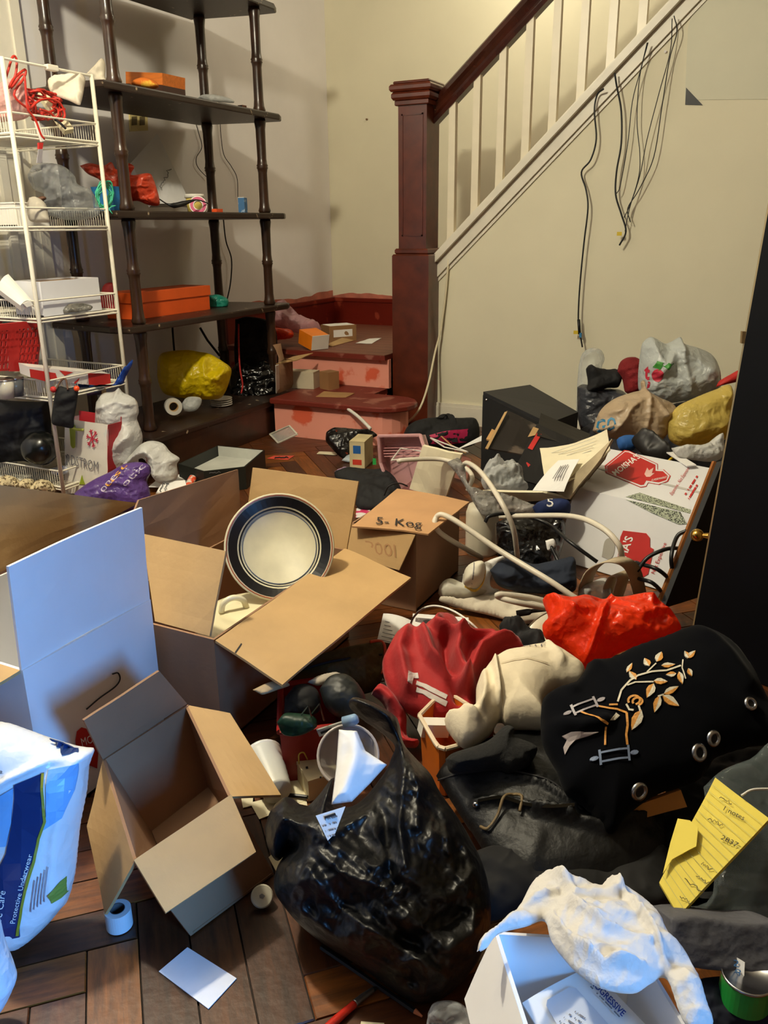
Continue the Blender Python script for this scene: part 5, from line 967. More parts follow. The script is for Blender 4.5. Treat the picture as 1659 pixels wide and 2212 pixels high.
# ------------------------------------------------------------------ middle heap
wcab = M('white_cable', (214, 206, 188), .4, var=.04)
for pts, lb in (([(1040, 1205, .05), (950, 1150, .22), (944, 1116, .27), (975, 1120, .27), (1080, 1190, .2), (1180, 1250, .16), (1240, 1290, .12), (1262, 1300, .1)], 'thick white cable looping from the brown carton down to the orange bag'), ([(862, 998, .27), (870, 994, .28), (950, 992, .27), (1000, 1008, .26), (1020, 1030, .25), (1010, 1060, .2)], 'thick white cable loop over the cream padded envelope'), ([(996, 1010, .29), (1010, 1000, .32), (1040, 1022, .33), (1080, 1080, .3), (1108, 1140, .22), (1118, 1204, .1)], 'thick white cable arching over the grey film sleeve'), ([(1080, 1116, .2), (1150, 1114, .23), (1240, 1116, .27), (1300, 1140, .28), (1336, 1176, .25), (1344, 1206, .2)], 'thick white cable across the front of the removal box'), ([(1190, 1316, .06), (1120, 1302, .1), (1078, 1290, .11), (1082, 1284, .12), (1140, 1290, .1), (1200, 1304, .07)], 'white cable loop left of the orange bag')):
    mk('white_cable', tube([Z(*p) for p in pts], .0085, 8), wcab, None, lb, 'cable', smooth=True)
mk('cable_plug', tube([Z(1116, 1326, .05), Z(1140, 1322, .055), Z(1150, 1320, .055), Z(1190, 1316, .06)], [.01, .01, .006, .005], 8), ink, None, 'small dark connector on the white cloth', 'plug', smooth=True)
for pts, lb in (([(1048, 1128, .2), (1060, 1114, .22), (1110, 1110, .22), (1180, 1130, .2), (1230, 1170, .2), (1290, 1214, .15)], 'black cable running across the removal box front'), ([(1376, 1234, .16), (1400, 1204, .2), (1440, 1186, .22), (1470, 1184, .2)], 'black cable arching from the beige straps to the board'), ([(1374, 1216, .17), (1420, 1230, .18), (1456, 1260, .12)], 'black cable coiled low beside the board'), ([(1380, 1250, .14), (1410, 1260, .15), (1440, 1290, .08)], 'lowest black cable beside the board'), ([(1462, 1270, .1), (1450, 1210, .2), (1462, 1160, .25), (1484, 1146, .27)], 'black cable standing up along the board edge'), ([(1190, 1180, .16), (1210, 1220, .12), (1236, 1270, .1)], 'thin black cord over the navy cloth')):
    mk('black_cable', tube([Z(*p) for p in pts], .006, 7), M('black_rubber', (16, 17, 20), .4), None, lb, 'cable', smooth=True)
inf('black_shopping_bag', 'black bag standing between the brown carton and the removal box', 'bag', [(1070, 1130), (1100, 1118), (1150, 1112), (1210, 1120), (1222, 1150), (1206, 1210), (1190, 1250), (1110, 1230), (1076, 1200)], ('d', 1100, 2.62, 1260, 2.45), blackbag, front=.05, back=.08, fold=.014, ff=14)
inf('blue_paper_scrap', 'small pale paper caught on the black bag', 'paper', [(1178, 1168), (1196, 1164), (1200, 1180), (1184, 1190)], ('d', 1160, 2.40, 1195, 2.38), paper, front=.004, back=.002)
bt_ = thing('cream_canister', 'tall cream plastic canister behind the brown carton', 'canister', Z(1040, 1190)); c1 = Z(1040, 1192)
mk('body', lathe([(0, 0), (.055, 0), (.058, .01), (.058, .15), (.05, .175), (.03, .185), (0, .185)], c1, seg=26), M('canister_cream', (206, 198, 176), .35), bt_, smooth=True); mk('cap', lathe([(.028, .185), (.028, .205), (0, .206)], c1, seg=20), white, bt_, smooth=True)
inf('navy_cloth', 'crumpled navy trousers in the middle of the heap', 'clothing', [(1058, 1232), (1080, 1212), (1110, 1204), (1150, 1218), (1180, 1214), (1210, 1208), (1240, 1204), (1244, 1240), (1240, 1276), (1200, 1284), (1160, 1282), (1110, 1276), (1076, 1264)], ('z', 1200, .17, 1290, .05), M('navy_trousers', (22, 32, 50), .85, var=.2), front=.06, back=.05, fold=.018, ff=14)
inf('white_rags', 'white rag spread on the floor below the navy trousers', 'cloth', [(950, 1290), (1000, 1300), (1080, 1280), (1160, 1290), (1200, 1320), (1180, 1345), (1120, 1346), (1060, 1330), (1000, 1316), (952, 1300)], ('z', 1280, .04, 1350, .005), MATS['cotton_white'], front=.03, back=.003, fold=.012, ff=18)
inf('white_tissue', 'crumpled white tissue behind the dust mask', 'tissue', [(1000, 1240), (1040, 1218), (1076, 1204), (1092, 1202), (1086, 1218), (1062, 1240), (1060, 1266), (1075, 1280), (1040, 1290), (1000, 1276)], ('z', 1200, .13, 1295, .03), paper, front=.03, back=.02, fold=.012, ff=20)
inf('white_shoe', 'white sneaker lying left of the navy trousers', 'shoe', [(946, 1282), (952, 1262), (972, 1252), (1000, 1262), (1040, 1272), (1078, 1276), (1060, 1292), (1000, 1302), (962, 1298)], ('z', 1250, .07, 1305, .01), M('shoe_white', (216, 212, 196), .5), front=.05, back=.02, fold=.004)
dm = thing('dust_mask', 'white dust mask with yellow strap behind the white sneaker', 'mask', Z(1022, 1262, .08))
m_, sdm = inflate([(1000, 1246), (1006, 1228), (1022, 1218), (1040, 1216), (1050, 1228), (1046, 1252), (1036, 1266), (1016, 1270), (1002, 1262)], ('z', 1210, .15, 1275, .08), front=.06, back=.02, fold=.001); mk('cup', m_, M('mask_white', (226, 220, 200), .7), dm, smooth=True)
mk('strap', strap([sdm(1048, 1240, .004), sdm(1042, 1262, .006), Z(1026, 1276, .08), Z(1004, 1266, .08)], .008, .0015, A(0, 0, 1)), M('mask_yellow', (222, 180, 60), .6), dm); line(sdm, [(1022, 1220), (1018, 1268)], 2, greyink, dm, name='seam')
bst = M('beige_webbing', (186, 170, 142), .8, bump=.2, bs=80)
for pts, lb in (([(1262, 1290, .02), (1266, 1260, .09), (1282, 1228, .16), (1318, 1210, .21), (1350, 1214, .21), (1370, 1236, .16), (1384, 1290, .03)], 'outer beige webbing strap arching behind the orange bag'), ([(1316, 1290, .03), (1318, 1262, .1), (1332, 1240, .15), (1346, 1244, .15), (1340, 1268, .1), (1330, 1300, .02)], 'inner beige webbing strap loop behind the orange bag')):
    mk('webbing_strap', strap([Z(*p) for p in pts], .05, .004, A(.55, .83, .1)), bst, None, lb, 'strap', smooth=True)
inf('clear_scrap', 'clear plastic scrap inside the beige strap arch', 'film', [(1250, 1300), (1254, 1270), (1280, 1256), (1310, 1250), (1320, 1290), (1300, 1310)], ('z', 1245, .1, 1315, .02), fogp, front=.04, back=.02, fold=.015, ff=24)
# orange bag
og, sog = inf('orange_plastic_bag', 'bright orange crumpled plastic bag on the heap above the velvet bag', 'bag', [(1172, 1296), (1182, 1288), (1230, 1294), (1270, 1290), (1304, 1296), (1318, 1285), (1332, 1292), (1400, 1288), (1420, 1302), (1446, 1320), (1462, 1340), (1470, 1366), (1440, 1380), (1390, 1390), (1340, 1408), (1300, 1432), (1262, 1444), (1238, 1420), (1210, 1394), (1178, 1374), (1172, 1350), (1184, 1332)], ('z', 1280, .25, 1450, .13), M('orange_red_film', (255, 66, 24), .3, var=.08, vs=7, bump=.5, bs=40, trans=.35, kind='film'), power=0.6, front=.07, back=.07, fold=0.0252, ff=13, ridges=[([(1316, 1290), (1290, 1350), (1262, 1440)], 7, .016), ([(1190, 1300), (1230, 1360), (1300, 1400)], 8, .014), ([(1440, 1330), (1380, 1350), (1320, 1300)], 8, .014)])
pk_, spk_ = inf('red_packet_gold', 'red packet with gold print under the orange bag', 'packet', [(1188, 1404), (1204, 1396), (1230, 1410), (1258, 1440), (1262, 1450), (1230, 1444), (1200, 1424)], ('z', 1390, .15, 1455, .11), M('packet_red', (196, 30, 24), .4), front=.02, back=.02)
for k in range(4): decal('gold_dot', spk_, [(1206+k*11, 1414+k*7), (1212+k*11, 1408+k*8), (1216+k*11, 1420+k*7)], M('gold_print', (220, 176, 70), .5), pk_, .002)
bw = thing('white_bowl', 'white plastic bowl tipped beside the orange bag', 'bowl', Z(1172, 1395, .03)); c1 = Z(1180, 1372, .10); ax_ = unit(A(-.55, -.35, .75))
mk('bowl_wall', lathe([(0, -.05), (.04, -.05), (.06, -.02), (.07, .01), (.073, .01), (.063, -.022), (.042, -.054), (0, -.054)], c1, ax_, 30), M('bowl_white', (222, 210, 186), .3), bw, smooth=True); mk('rim', lathe([(.07, .008), (.076, .01), (.072, .014)], c1, ax_, 30, cap=False), white, bw, smooth=True)
inf('black_lace', 'black lace cloth between the red shirt and the orange bag', 'cloth', [(1078, 1352), (1090, 1340), (1112, 1342), (1140, 1360), (1168, 1376), (1182, 1400), (1190, 1420), (1160, 1410), (1130, 1394), (1100, 1380)], ('z', 1335, .13, 1425, .10), fabblk, front=.03, back=.03, fold=.014, ff=26)
# red shirt
rs, srs = inf('red_shirt', 'red jersey shirt crumpled on top of the cream cloth bag', 'clothing', [(842, 1392), (858, 1366), (884, 1352), (906, 1362), (920, 1348), (948, 1330), (966, 1326), (984, 1334), (1002, 1356), (1040, 1362), (1080, 1368), (1118, 1376), (1128, 1390), (1130, 1402), (1100, 1420), (1070, 1434), (1050, 1448), (1034, 1480), (1028, 1530), (1020, 1544), (950, 1552), (944, 1560), (920, 1548), (880, 1530), (852, 1505), (832, 1470), (826, 1430)], ('z', 1320, .22, 1565, .08), M('red_jersey', (168, 26, 28), .75, var=.12, vs=7, bump=.12, bs=120, sheen=.2), front=.04, back=.1, fold=.012, ff=9, rid=.4, res=4.5, ridges=[([(905, 1362), (930, 1440), (990, 1500), (1024, 1500)], 11, 0.047), ([(1000, 1380), (985, 1440), (1010, 1500)], 12, 0.041), ([(1100, 1385), (1040, 1420), (1015, 1490)], 13, 0.047), ([(948, 1335), (940, 1370), (990, 1395), (1060, 1385)], 9, 0.034), ([(960, 1400), (965, 1460), (990, 1520)], 12, -0.041), ([(880, 1360), (862, 1420), (880, 1500)], 14, 0.027)])
wh = M('white_screenprint', (222, 214, 208), .6)
decal('print', srs, [(882, 1478), (902, 1474), (904, 1486), (893, 1488), (890, 1504), (880, 1502)], wh, rs, .0025)
for k in range(2): decal('print', srs, [(900, 1492+k*12), (920, 1498+k*12), (932, 1504+k*12), (950, 1512+k*12), (966, 1518+k*12), (962, 1526+k*12), (944, 1519+k*12), (926, 1511+k*12), (912, 1503+k*12), (898, 1500+k*12)], wh, rs, .0025)
inf('red_sleeve_cloth', 'darker red sleeve hanging down left of the cream cloth bag', 'clothing', [(802, 1500), (820, 1480), (842, 1490), (866, 1520), (878, 1545), (880, 1590), (905, 1600), (896, 1616), (862, 1606), (846, 1560), (826, 1520)], ('z', 1470, .12, 1620, .01), MATS['red_jersey'], front=.05, back=.02, fold=.014, ff=14)
# cream bag
cr, scr = inf('cream_cloth_bag', 'cream cotton bag with grey lettering under the red shirt', 'bag', [(1052, 1446), (1080, 1424), (1120, 1410), (1170, 1402), (1200, 1406), (1232, 1424), (1262, 1450), (1258, 1480), (1200, 1488), (1172, 1520), (1178, 1562), (1150, 1566), (1096, 1562), (1080, 1550), (1060, 1580), (1020, 1606), (990, 1600), (960, 1556), (1000, 1546), (1026, 1530), (1030, 1480)], ('z', 1400, .20, 1610, .14), M('cotton_cream', (226, 212, 184), .85, var=.05, bump=.15, bs=90), front=.06, back=.05, fold=.01, ff=11, rid=.5, ridges=[([(1066, 1450), (1072, 1500), (1080, 1550)], 4, .02), ([(1040, 1470), (1046, 1520), (1040, 1560)], 8, .02), ([(1180, 1420), (1210, 1460)], 8, .012), ([(1000, 1560), (1030, 1580)], 7, .015)])
text('ELLE', scr, (1126, 1432), (48, 2), (1, -10), greyink, cr, .003)
line(scr, [(1072, 1446), (1076, 1500), (1086, 1552)], 1.6, M('seam_beige', (196, 180, 150), .8), cr, .003, 'seam'); line(scr, [(1080, 1470), (1130, 1466), (1180, 1470)], 1.4, MATS['seam_beige'], cr, .003, 'seam')
# papers near the brown carton
rq, rp2 = sheet('receipt', 'curled white printed receipt on the floor left of the red shirt', 'receipt', [(828, 1325, .06), (892, 1342, .05), (876, 1402, .01), (814, 1386, .01)], paper, bow=.01)
for i in range(6): line(rp2, [(832-i*2, 1342+i*8), (874-i*2, 1352+i*8)], 1.5, greyink, rq, .004, 'print_line')
decal('barcode', rp2, [(846, 1384), (868, 1389), (867, 1395), (845, 1390)], ink, rq, .004)
bq, bp = sheet('photo_book', 'white book with brown station photo behind the red shirt', 'book', [(892, 1325, .05), (1012, 1334, .05), (1016, 1372, .02), (888, 1366, .02)], paper, t=.012, warp=0)
decal('cover_photo', bp, [(898, 1334), (1002, 1342), (1004, 1370), (894, 1364)], M('sepia', (70, 50, 46), .5, c2=(160, 140, 124), thr=.55, vs=30), bq); decal('train_shape', bp, [(914, 1352), (914, 1340), (926, 1338), (930, 1342), (962, 1346), (962, 1358)], ink, bq, .002)
mk('white_wire_loop', tube([Z(884, 1362, .06), Z(892, 1336, .12), Z(912, 1316, .17), Z(940, 1309, .19), Z(975, 1318, .19), Z(1010, 1340, .2), Z(1044, 1372, .17)], .003, 6), white, None, 'thin white wire arching over the red shirt', 'wire', smooth=True)
mk('dark_strap', strap([Z(1004, 1346, .15), Z(1012, 1368, .16), Z(1042, 1372, .2), Z(1056, 1378, .18)], .014, .003, A(.3, .9, .3)), black, None, 'short black strap lying on the red shirt collar', 'strap')
# olive bag, red crate and its load
ol = thing('olive_bag', 'olive green fabric case with orange piping under the carton flap', 'bag', Z(740, 1500))
m_, sol = inflate([(640, 1440), (700, 1412), (760, 1396), (816, 1388), (830, 1394), (832, 1420), (826, 1466), (800, 1496), (740, 1500), (650, 1500), (600, 1490)], ('z', 1385, .13, 1505, .03), front=.05, back=.03, fold=.006); mk('body', m_, M('olive_canvas', (84, 72, 28), .75, var=.15, bump=.2, bs=90), ol, smooth=True)
mk('piping', tube([sol(x, y, .006) for x, y in ((800, 1392), (820, 1388), (830, 1398), (831, 1425), (826, 1460))], .0045, 6), M('piping_orange', (206, 74, 40), .5), ol, smooth=True); mk('piping', tube([sol(x, y, .006) for x, y in ((640, 1460), (720, 1440), (826, 1420))], .003, 6), ink, ol, smooth=True)
rcm = M('crate_red', (150, 26, 20), .45, var=.1)
ct = thing('red_crate', 'red plastic crate full of odds and ends behind the black bag', 'crate', Z(680, 1650))
cr_t = [Z(604, 1582, .13), Z(760, 1566, .13), Z(735, 1462, .13), Z(606, 1480, .13)]; cr_b = [A(p[0], p[1], .003)*1.0+(sum(cr_t)/4-p)*A(.08, .08, 0) for p in cr_t]
mk('body', walls(cr_t, cr_b, .005), rcm, ct); mk('rim', join(*[tube([cr_t[i], cr_t[(i+1) % 4]], .007, 7, smooth=False) for i in range(4)]), rcm, ct)
inf('black_boot', 'black rubber boot shaft lying over the red crate', 'boot', [(690, 1490), (712, 1464), (744, 1458), (772, 1476), (790, 1510), (780, 1540), (744, 1548), (706, 1530)], ('z', 1450, .22, 1555, .16), M('boot_rubber', (14, 18, 16), .5), front=.035, back=.05, fold=.004)
inf('black_cloth_bundle', 'black cloth bundle in the left of the red crate', 'cloth', [(616, 1506), (640, 1480), (672, 1480), (690, 1500), (690, 1536), (650, 1550), (616, 1546)], ('z', 1470, .2, 1555, .13), fabblk, front=.05, back=.05)
inf('grey_paper_fold', 'grey paper edge behind the black boot', 'paper', [(664, 1474), (690, 1460), (722, 1452), (738, 1458), (720, 1466), (690, 1480)], ('z', 1450, .2, 1485, .19), M('grey_paper', (170, 160, 146), .8), front=.008, back=.005)
inf('brown_paper_scrap', 'torn brown paper hanging from the carton flap corner', 'paper', [(546, 1490), (580, 1474), (608, 1470), (626, 1480), (600, 1490), (570, 1500), (560, 1498)], ('z', 1465, .22, 1505, .2), M('brown_paper', (170, 146, 110), .7), front=.006, back=.004)
inf('green_pouch', 'dark green plastic pouch at the front of the red crate', 'pouch', [(598, 1560), (612, 1546), (640, 1546), (676, 1552), (684, 1570), (650, 1586), (612, 1586)], ('z', 1540, .19, 1590, .14), M('green_plastic', (10, 44, 26), .45), front=.012, back=.03, fold=.006)
for k, (x, y) in enumerate(((660, 1530), (684, 1526))): mk('wire_clip', tube([Z(x-14, y+20, .17), Z(x+6, y-6, .22), Z(x+14, y+24, .17), Z(x+16, y+30, .16)], .002, 5, smooth=False), steel, None, ['left bent steel wire clip in the red crate', 'right bent steel wire clip in the red crate'][k], 'clip')
plq = [Z(684, 1578, .165), Z(744, 1558, .18), Z(752, 1570, .165), Z(690, 1592, .15)]
pt_ = thing('metal_plate', 'pale slotted metal plate on the rim of the red crate', 'bracket', plq[3]); mk('plate', slab(plq, .004), M('pale_metal', (170, 172, 166), .35, metal=.5), pt_)
fpt = plane(*plq[:3], .001); decal('slot', fpt, [(692, 1582), (716, 1573), (718, 1577), (694, 1586)], ink, pt_); decal('slot', fpt, [(724, 1570), (736, 1566), (738, 1570), (726, 1574)], ink, pt_)
c1 = Z(742, 1560, .185); mk('small_clear_vial', lathe([(0, 0), (.011, 0), (.011, .025), (.008, .03), (0, .03)], c1, unit(A(.8, .3, .3)), 14), M('vial_blue', (150, 180, 210), .1, clear=.3), None, 'small clear blue vial on the metal plate', 'vial', smooth=True)
# cup, switch box, tub, paper
cp = thing('foam_cup', 'white plastic cup lying on the floor beside the open carton', 'cup', Z(580, 1720)); c0, c1 = Z(566, 1632, .05), Z(600, 1712, .035); axc = unit(c0-c1); L_ = np.linalg.norm(c0-c1)
mk('cup_wall', lathe([(0, 0), (.028, 0), (.030, .006)]+[(.030+.011*k/14+(.0008 if k % 2 else 0), .01+(L_-.016)*k/14) for k in range(15)]+[(.0395, L_), (.028, .004), (0, .004)], c1, axc, 30), M('cup_white', (226, 224, 212), .35, trans=.15), cp, smooth=True); mk('rim', lathe([(.041, L_-.006), (.0435, L_-.002), (.041, L_+.002), (.039, L_)], c1, axc, 30, cap=False), white, cp, smooth=True)
vf, b, ez = cbox(668, 1722, .003, .0, .0, .0); swb = thing('switch_box', 'square ivory switch box with gang opening on the floor', 'switch box', Z(690, 1710))
sq_ = [Z(640, 1648, .045), Z(700, 1634, .045), Z(738, 1672, .045), Z(666, 1694, .045)]; sb2 = [A(p[0], p[1], .003) for p in sq_]
mk('body', hexa(sb2+sq_), M('switch_ivory', (216, 200, 160), .45, c2=(150, 130, 96), thr=.72, vs=30), swb); mk('lid', hexa([p+(p-sum(sq_)/4)*.04 for p in sq_]+[p+(p-sum(sq_)/4)*.03+A(0, 0, .008) for p in sq_]), MATS['switch_ivory'], swb)
fsw = plane(*[p+A(0, 0, .008) for p in sq_[:3]], .0006); decal('opening', fsw, [(686, 1652), (700, 1648), (712, 1660), (704, 1668), (690, 1664)], M('opening_brown', (70, 36, 26), .7), swb); decal('screw', fsw, [(660, 1656), (665, 1655), (666, 1660), (661, 1661)], ink, swb); decal('screw', fsw, [(690, 1678), (694, 1677), (695, 1681), (691, 1682)], ink, swb)
mk('yellow_wire', tube([Z(646, 1650, .06), Z(646, 1630, .09), Z(656, 1626, .09), Z(664, 1640, .06)], .0015, 5), M('wire_yellow', (206, 180, 60), .4), swb, smooth=True)
tb2 = thing('clear_tub', 'round clear plastic tub tipped beside the white folded paper', 'tub', Z(740, 1700, .03)); c1 = Z(752, 1632, .13); ax_ = unit(CAM-c1+A(-.1, .0, .35))
tubm = M('tub_clear', (206, 196, 190), .15, clear=.6)
mk('tub_wall', lathe([(0, -.06), (.045, -.06), (.058, 0), (.056, 0), (.043, -.057), (0, -.057)], c1, ax_, 36), tubm, tb2, smooth=True); mk('rim', lathe([(.056, -.002), (.061, .0), (.061, .004), (.056, .004), (.056, -.002)], c1, ax_, 36, cap=False), M('tub_rim', (196, 186, 182), .25, clear=.2), tb2, smooth=True)
for p, lb in (([(588, 1668, .004), (655, 1684, .004), (664, 1742, .003), (600, 1730, .003)], 'white sheet under the ivory switch box'), ([(540, 1734, .003), (590, 1722, .004), (660, 1730, .004), (560, 1770, .003)], 'cream sheet left of the black trash bag'), ([(520, 1720, .004), (548, 1712, .004), (545, 1740, .003), (525, 1745, .003)], 'small white sheet corner below the right flap of the open carton'), ([(580, 1850, .003), (628, 1806, .004), (640, 1840, .004), (596, 1880, .003)], 'grey paper strip between the open carton and the black trash bag')):
    sheet('paper_sheet', lb, 'paper', p, paper2, warp=.002)
mk('black_pen', tube([Z(612, 1716, .01), Z(664, 1722, .012)], .004, 8, smooth=False), black, None, 'thin black pen beside the cup', 'pen')
# orange bin
obn = thing('orange_bin', 'orange bin with white rim and tools under the cream bag', 'bin', Z(960, 1650))
ot_ = [Z(906, 1545, .13), Z(940, 1604, .12), Z(948, 1614, .12), Z(962, 1618, .12), Z(1014, 1604, .12), Z(1070, 1560, .12), Z(960, 1490, .12)]; ob_ = [A(p[0], p[1], .004)*1+(sum(ot_)/7-p)*A(.12, .12, 0) for p in ot_]
obm = M('bin_orange', (206, 104, 20), .4); wallring(ot_, ob_, .004, obm, obn, 'wall'); mk('bottom', pslab([p+A(0, 0, .001) for p in ob_], .003, A(0, 0, 1)), obm, obn); mk('rim', join(*[tube([ot_[i], ot_[(i+1) % 7]], .005, 7, smooth=False) for i in range(7)]), M('rim_white', (226, 206, 176), .4), obn)
vf, b, ez = cbox(968, 1594, .085, .06, .03, .03, 40, 10); t = thing('white_charger', 'white plastic charger block in the orange bin', 'charger', b[1]); mk('body', vf, white, t); mk('prong_face', slab([b[1]+ez*.028, b[2]+ez*.028, b[2]+ez*.004, b[1]+ez*.004], .003), greyink, t)
# ------------------------------------------------------------------ leather jacket, sock, envelope
lj, slj = inf('leather_jacket', 'black leather jacket with zip spread under the velvet bag', 'clothing', [(942, 1676), (960, 1650), (1010, 1620), (1080, 1590), (1140, 1572), (1200, 1570), (1260, 1580), (1360, 1640), (1420, 1720), (1440, 1800), (1420, 1880), (1330, 1920), (1200, 1930), (1120, 1920), (1060, 1860), (1020, 1800), (980, 1740)], ('z', 1560, .10, 1935, .03), M('black_leather', (13, 13, 13), .5, var=.25, vs=10, bump=.25, bs=55, spec=.35), front=.06, back=.05, fold=.01, ff=9, rid=.5, ridges=[([(950, 1690), (1060, 1715), (1160, 1740), (1240, 1790)], 5, .016), ([(1020, 1760), (1100, 1775), (1230, 1820)], 6, .018), ([(1150, 1800), (1300, 1840), (1400, 1800)], 8, .02)])
mk('zip', strap([slj(x, y, .004) for x, y in ((1030, 1765), (1080, 1775), (1130, 1790), (1180, 1810), (1230, 1818))], .006, .002, A(0, .5, .8)), M('zip_metal', (90, 84, 70), .3, metal=1), lj); mk('lace', tube([slj(x, y, .008) for x, y in ((1036, 1808), (1052, 1818), (1072, 1800), (1084, 1776), (1104, 1766), (1122, 1776), (1118, 1800))], .003, 6), M('lace_brown', (110, 90, 56), .6), lj, smooth=True)
mk('seam', tube([slj(x, y, .002) for x, y in ((946, 1690), (1000, 1706), (1070, 1718), (1130, 1732), (1190, 1756), (1250, 1800))], .002, 5), ink, lj, smooth=True)
mk('stud', blob(slj(1026, 1768, .004), .006, 1, 0), steel, lj, smooth=True)
inf('fleece_glove', 'black dusty fleece glove lying on the leather jacket', 'glove', [(962, 1640), (980, 1626), (1030, 1610), (1060, 1596), (1090, 1568), (1110, 1572), (1112, 1590), (1150, 1606), (1160, 1622), (1140, 1656), (1100, 1672), (1070, 1664), (1020, 1670), (975, 1670)], ('z', 1560, .20, 1680, .12), M('fleece_black', (22, 22, 21), .95, var=.3, bump=.4, bs=90), front=.05, back=.04, fold=.008, ff=16)
inf('dark_garments', 'dark clothes bundle at the foot of the leather jacket', 'clothing', [(1010, 1850), (1080, 1830), (1200, 1840), (1320, 1850), (1430, 1830), (1450, 1900), (1440, 1980), (1300, 1990), (1150, 1960), (1060, 1990), (1020, 1940)], ('z', 1820, .05, 2000, .004), M('dark_garment_mat', (16, 15, 15), .85, var=.3), front=.04, back=.01, fold=.012, ff=11)
me_, sme = sheet('manila_envelope', 'orange manila envelopes sticking out from under the velvet bag', 'envelope', [(1200, 1812, .09), (1420, 1712, .15), (1480, 1710, .145), (1482, 1742, .12), (1236, 1818, .08)][:4] and [(1206, 1800, .09), (1470, 1706, .15), (1483, 1742, .12), (1214, 1816, .08)], M('manila', (206, 140, 66), .65, var=.08), t=.012, warp=.003)
sheet('white_corner', 'white paper corner beside the manila envelopes', 'paper', [(1192, 1802, .085), (1232, 1786, .10), (1240, 1816, .075), (1210, 1818, .07)], paper)
# ------------------------------------------------------------------ velvet bag with embroidery
velvet = M('black_velvet', (5, 6, 11), .95, var=.2, sheen=.03, spec=.1)
vb = thing('velvet_bag', 'black velvet bag with gold leaf embroidery and eyelets', 'bag', Z(1400, 1780))
m_, sv = inflate([(1170, 1524), (1176, 1506), (1200, 1488), (1240, 1476), (1262, 1450), (1274, 1430), (1316, 1424), (1370, 1398), (1430, 1378), (1490, 1356), (1530, 1362), (1580, 1390), (1620, 1440), (1650, 1500), (1675, 1560), (1675, 1600), (1620, 1612), (1548, 1636), (1530, 1660), (1500, 1690), (1420, 1716), (1360, 1758), (1322, 1802), (1290, 1772), (1262, 1740), (1220, 1710), (1200, 1660), (1172, 1610), (1168, 1560)], ('z', 1350, .33, 1810, .10), front=.07, back=.08, fold=.007, ff=8, rid=.3, res=7.5, ridges=[([(1280, 1440), (1230, 1500)], 14, .02), ([(1180, 1580), (1240, 1600), (1290, 1590)], 16, .02), ([(1500, 1370), (1600, 1500)], 18, .015)])
mk('body', m_, velvet, vb, smooth=True)
gold = M('thread_gold', (214, 150, 70), .5, var=.15, vs=60, bump=.3, bs=200); crm = M('thread_cream', (214, 206, 186), .5, var=.1, vs=60, bump=.3, bs=200); silv = M('thread_silver', (150, 144, 150), .45, var=.1)
def leaf(tip, base, w, m1=gold, m2=crm):
    t_, b_ = A(*tip), A(*base); d_ = t_-b_; n_ = A(-d_[1], d_[0])/np.linalg.norm(d_)*w
    for s, mm in ((1, m1), (-1, m2)):
        pts = [tuple(b_), tuple(b_+d_*.25+n_*.85*s), tuple(b_+d_*.5+n_*s), tuple(b_+d_*.8+n_*.5*s), tuple(t_)]
        decal('leaf', sv, pts if s > 0 else pts, mm, vb, .003)
for tip, base, w in (((1353, 1459), (1340, 1482), 5), ((1378, 1450), (1386, 1472), 7), ((1414, 1437), (1402, 1462), 8), ((1439, 1470), (1410, 1472), 6), ((1345, 1480), (1358, 1502), 7), ((1421, 1510), (1392, 1508), 7), ((1418, 1494), (1440, 1492), 6), ((1452, 1515), (1445, 1488), 6), ((1471, 1500), (1464, 1482), 5), ((1460, 1440), (1468, 1458), 5), ((1482, 1440), (1464, 1458), 6), ((1378, 1544), (1392, 1514), 9), ((1444, 1520), (1412, 1537), 7), ((1394, 1574), (1404, 1540), 8), ((1445, 1561), (1410, 1540), 9), ((1347, 1610), (1366, 1570), 11)): leaf(tip, base, w)
for pts, mm, w in (([(1318, 1550), (1326, 1525), (1345, 1503), (1362, 1492), (1390, 1486), (1420, 1484), (1450, 1474)], crm, 4), ([(1338, 1515), (1355, 1508), (1392, 1510)], crm, 3.5), ([(1380, 1486), (1400, 1466)], crm, 3), ([(1455, 1460), (1452, 1480), (1458, 1505)], crm, 2.5), ([(1400, 1542), (1412, 1538)], crm, 3), ([(1292, 1606), (1292, 1640)], gold, 4), ([(1336, 1574), (1338, 1600), (1335, 1620), (1338, 1640)], gold, 5), ([(1240, 1566), (1262, 1582), (1280, 1596), (1296, 1602)], gold, 4), ([(1272, 1556), (1300, 1564), (1316, 1566), (1336, 1574)], gold, 4), ([(1300, 1556), (1318, 1556)], gold, 4), ([(1360, 1560), (1364, 1574)], crm, 4)): line(sv, pts, w, mm, vb, .003, 'embroidered_stem')
for cx0_, cy0_, r_ in ((1351, 1549, 12), (1358, 1552, 10)): line(sv, [(cx0_+r_*math.cos(a), cy0_+r_*.8*math.sin(a)) for a in np.linspace(2.6, 7.6, 14)], 4.5, gold, vb, .0035, 'embroidered_knot')
line(sv, [(1335, 1556), (1341, 1568), (1350, 1570)], 4, crm, vb, .0035, 'embroidered_knot')
def scroll(c, ang, L, Wd, mm):                                # small scroll: two rails, two end bars, two finials
    c = A(*c); d_ = A(math.cos(ang), math.sin(ang)); n_ = A(-d_[1], d_[0])
    for s in (-1, 1): line(sv, [tuple(c-d_*L+n_*Wd*s), tuple(c+d_*L+n_*Wd*s)], 4, mm, vb, .003, 'scroll_rail')
    for s in (-1, 1):
        line(sv, [tuple(c+d_*L*s-n_*Wd*1.7), tuple(c+d_*L*s+n_*Wd*1.7)], 5, mm, vb, .0034, 'scroll_bar')
        e = c+d_*(L+12)*s; decal('scroll_finial', sv, [tuple(e+d_*9*math.cos(a)+n_*4.5*math.sin(a)) for a in np.linspace(0, 6, 10)], mm, vb, .0032)
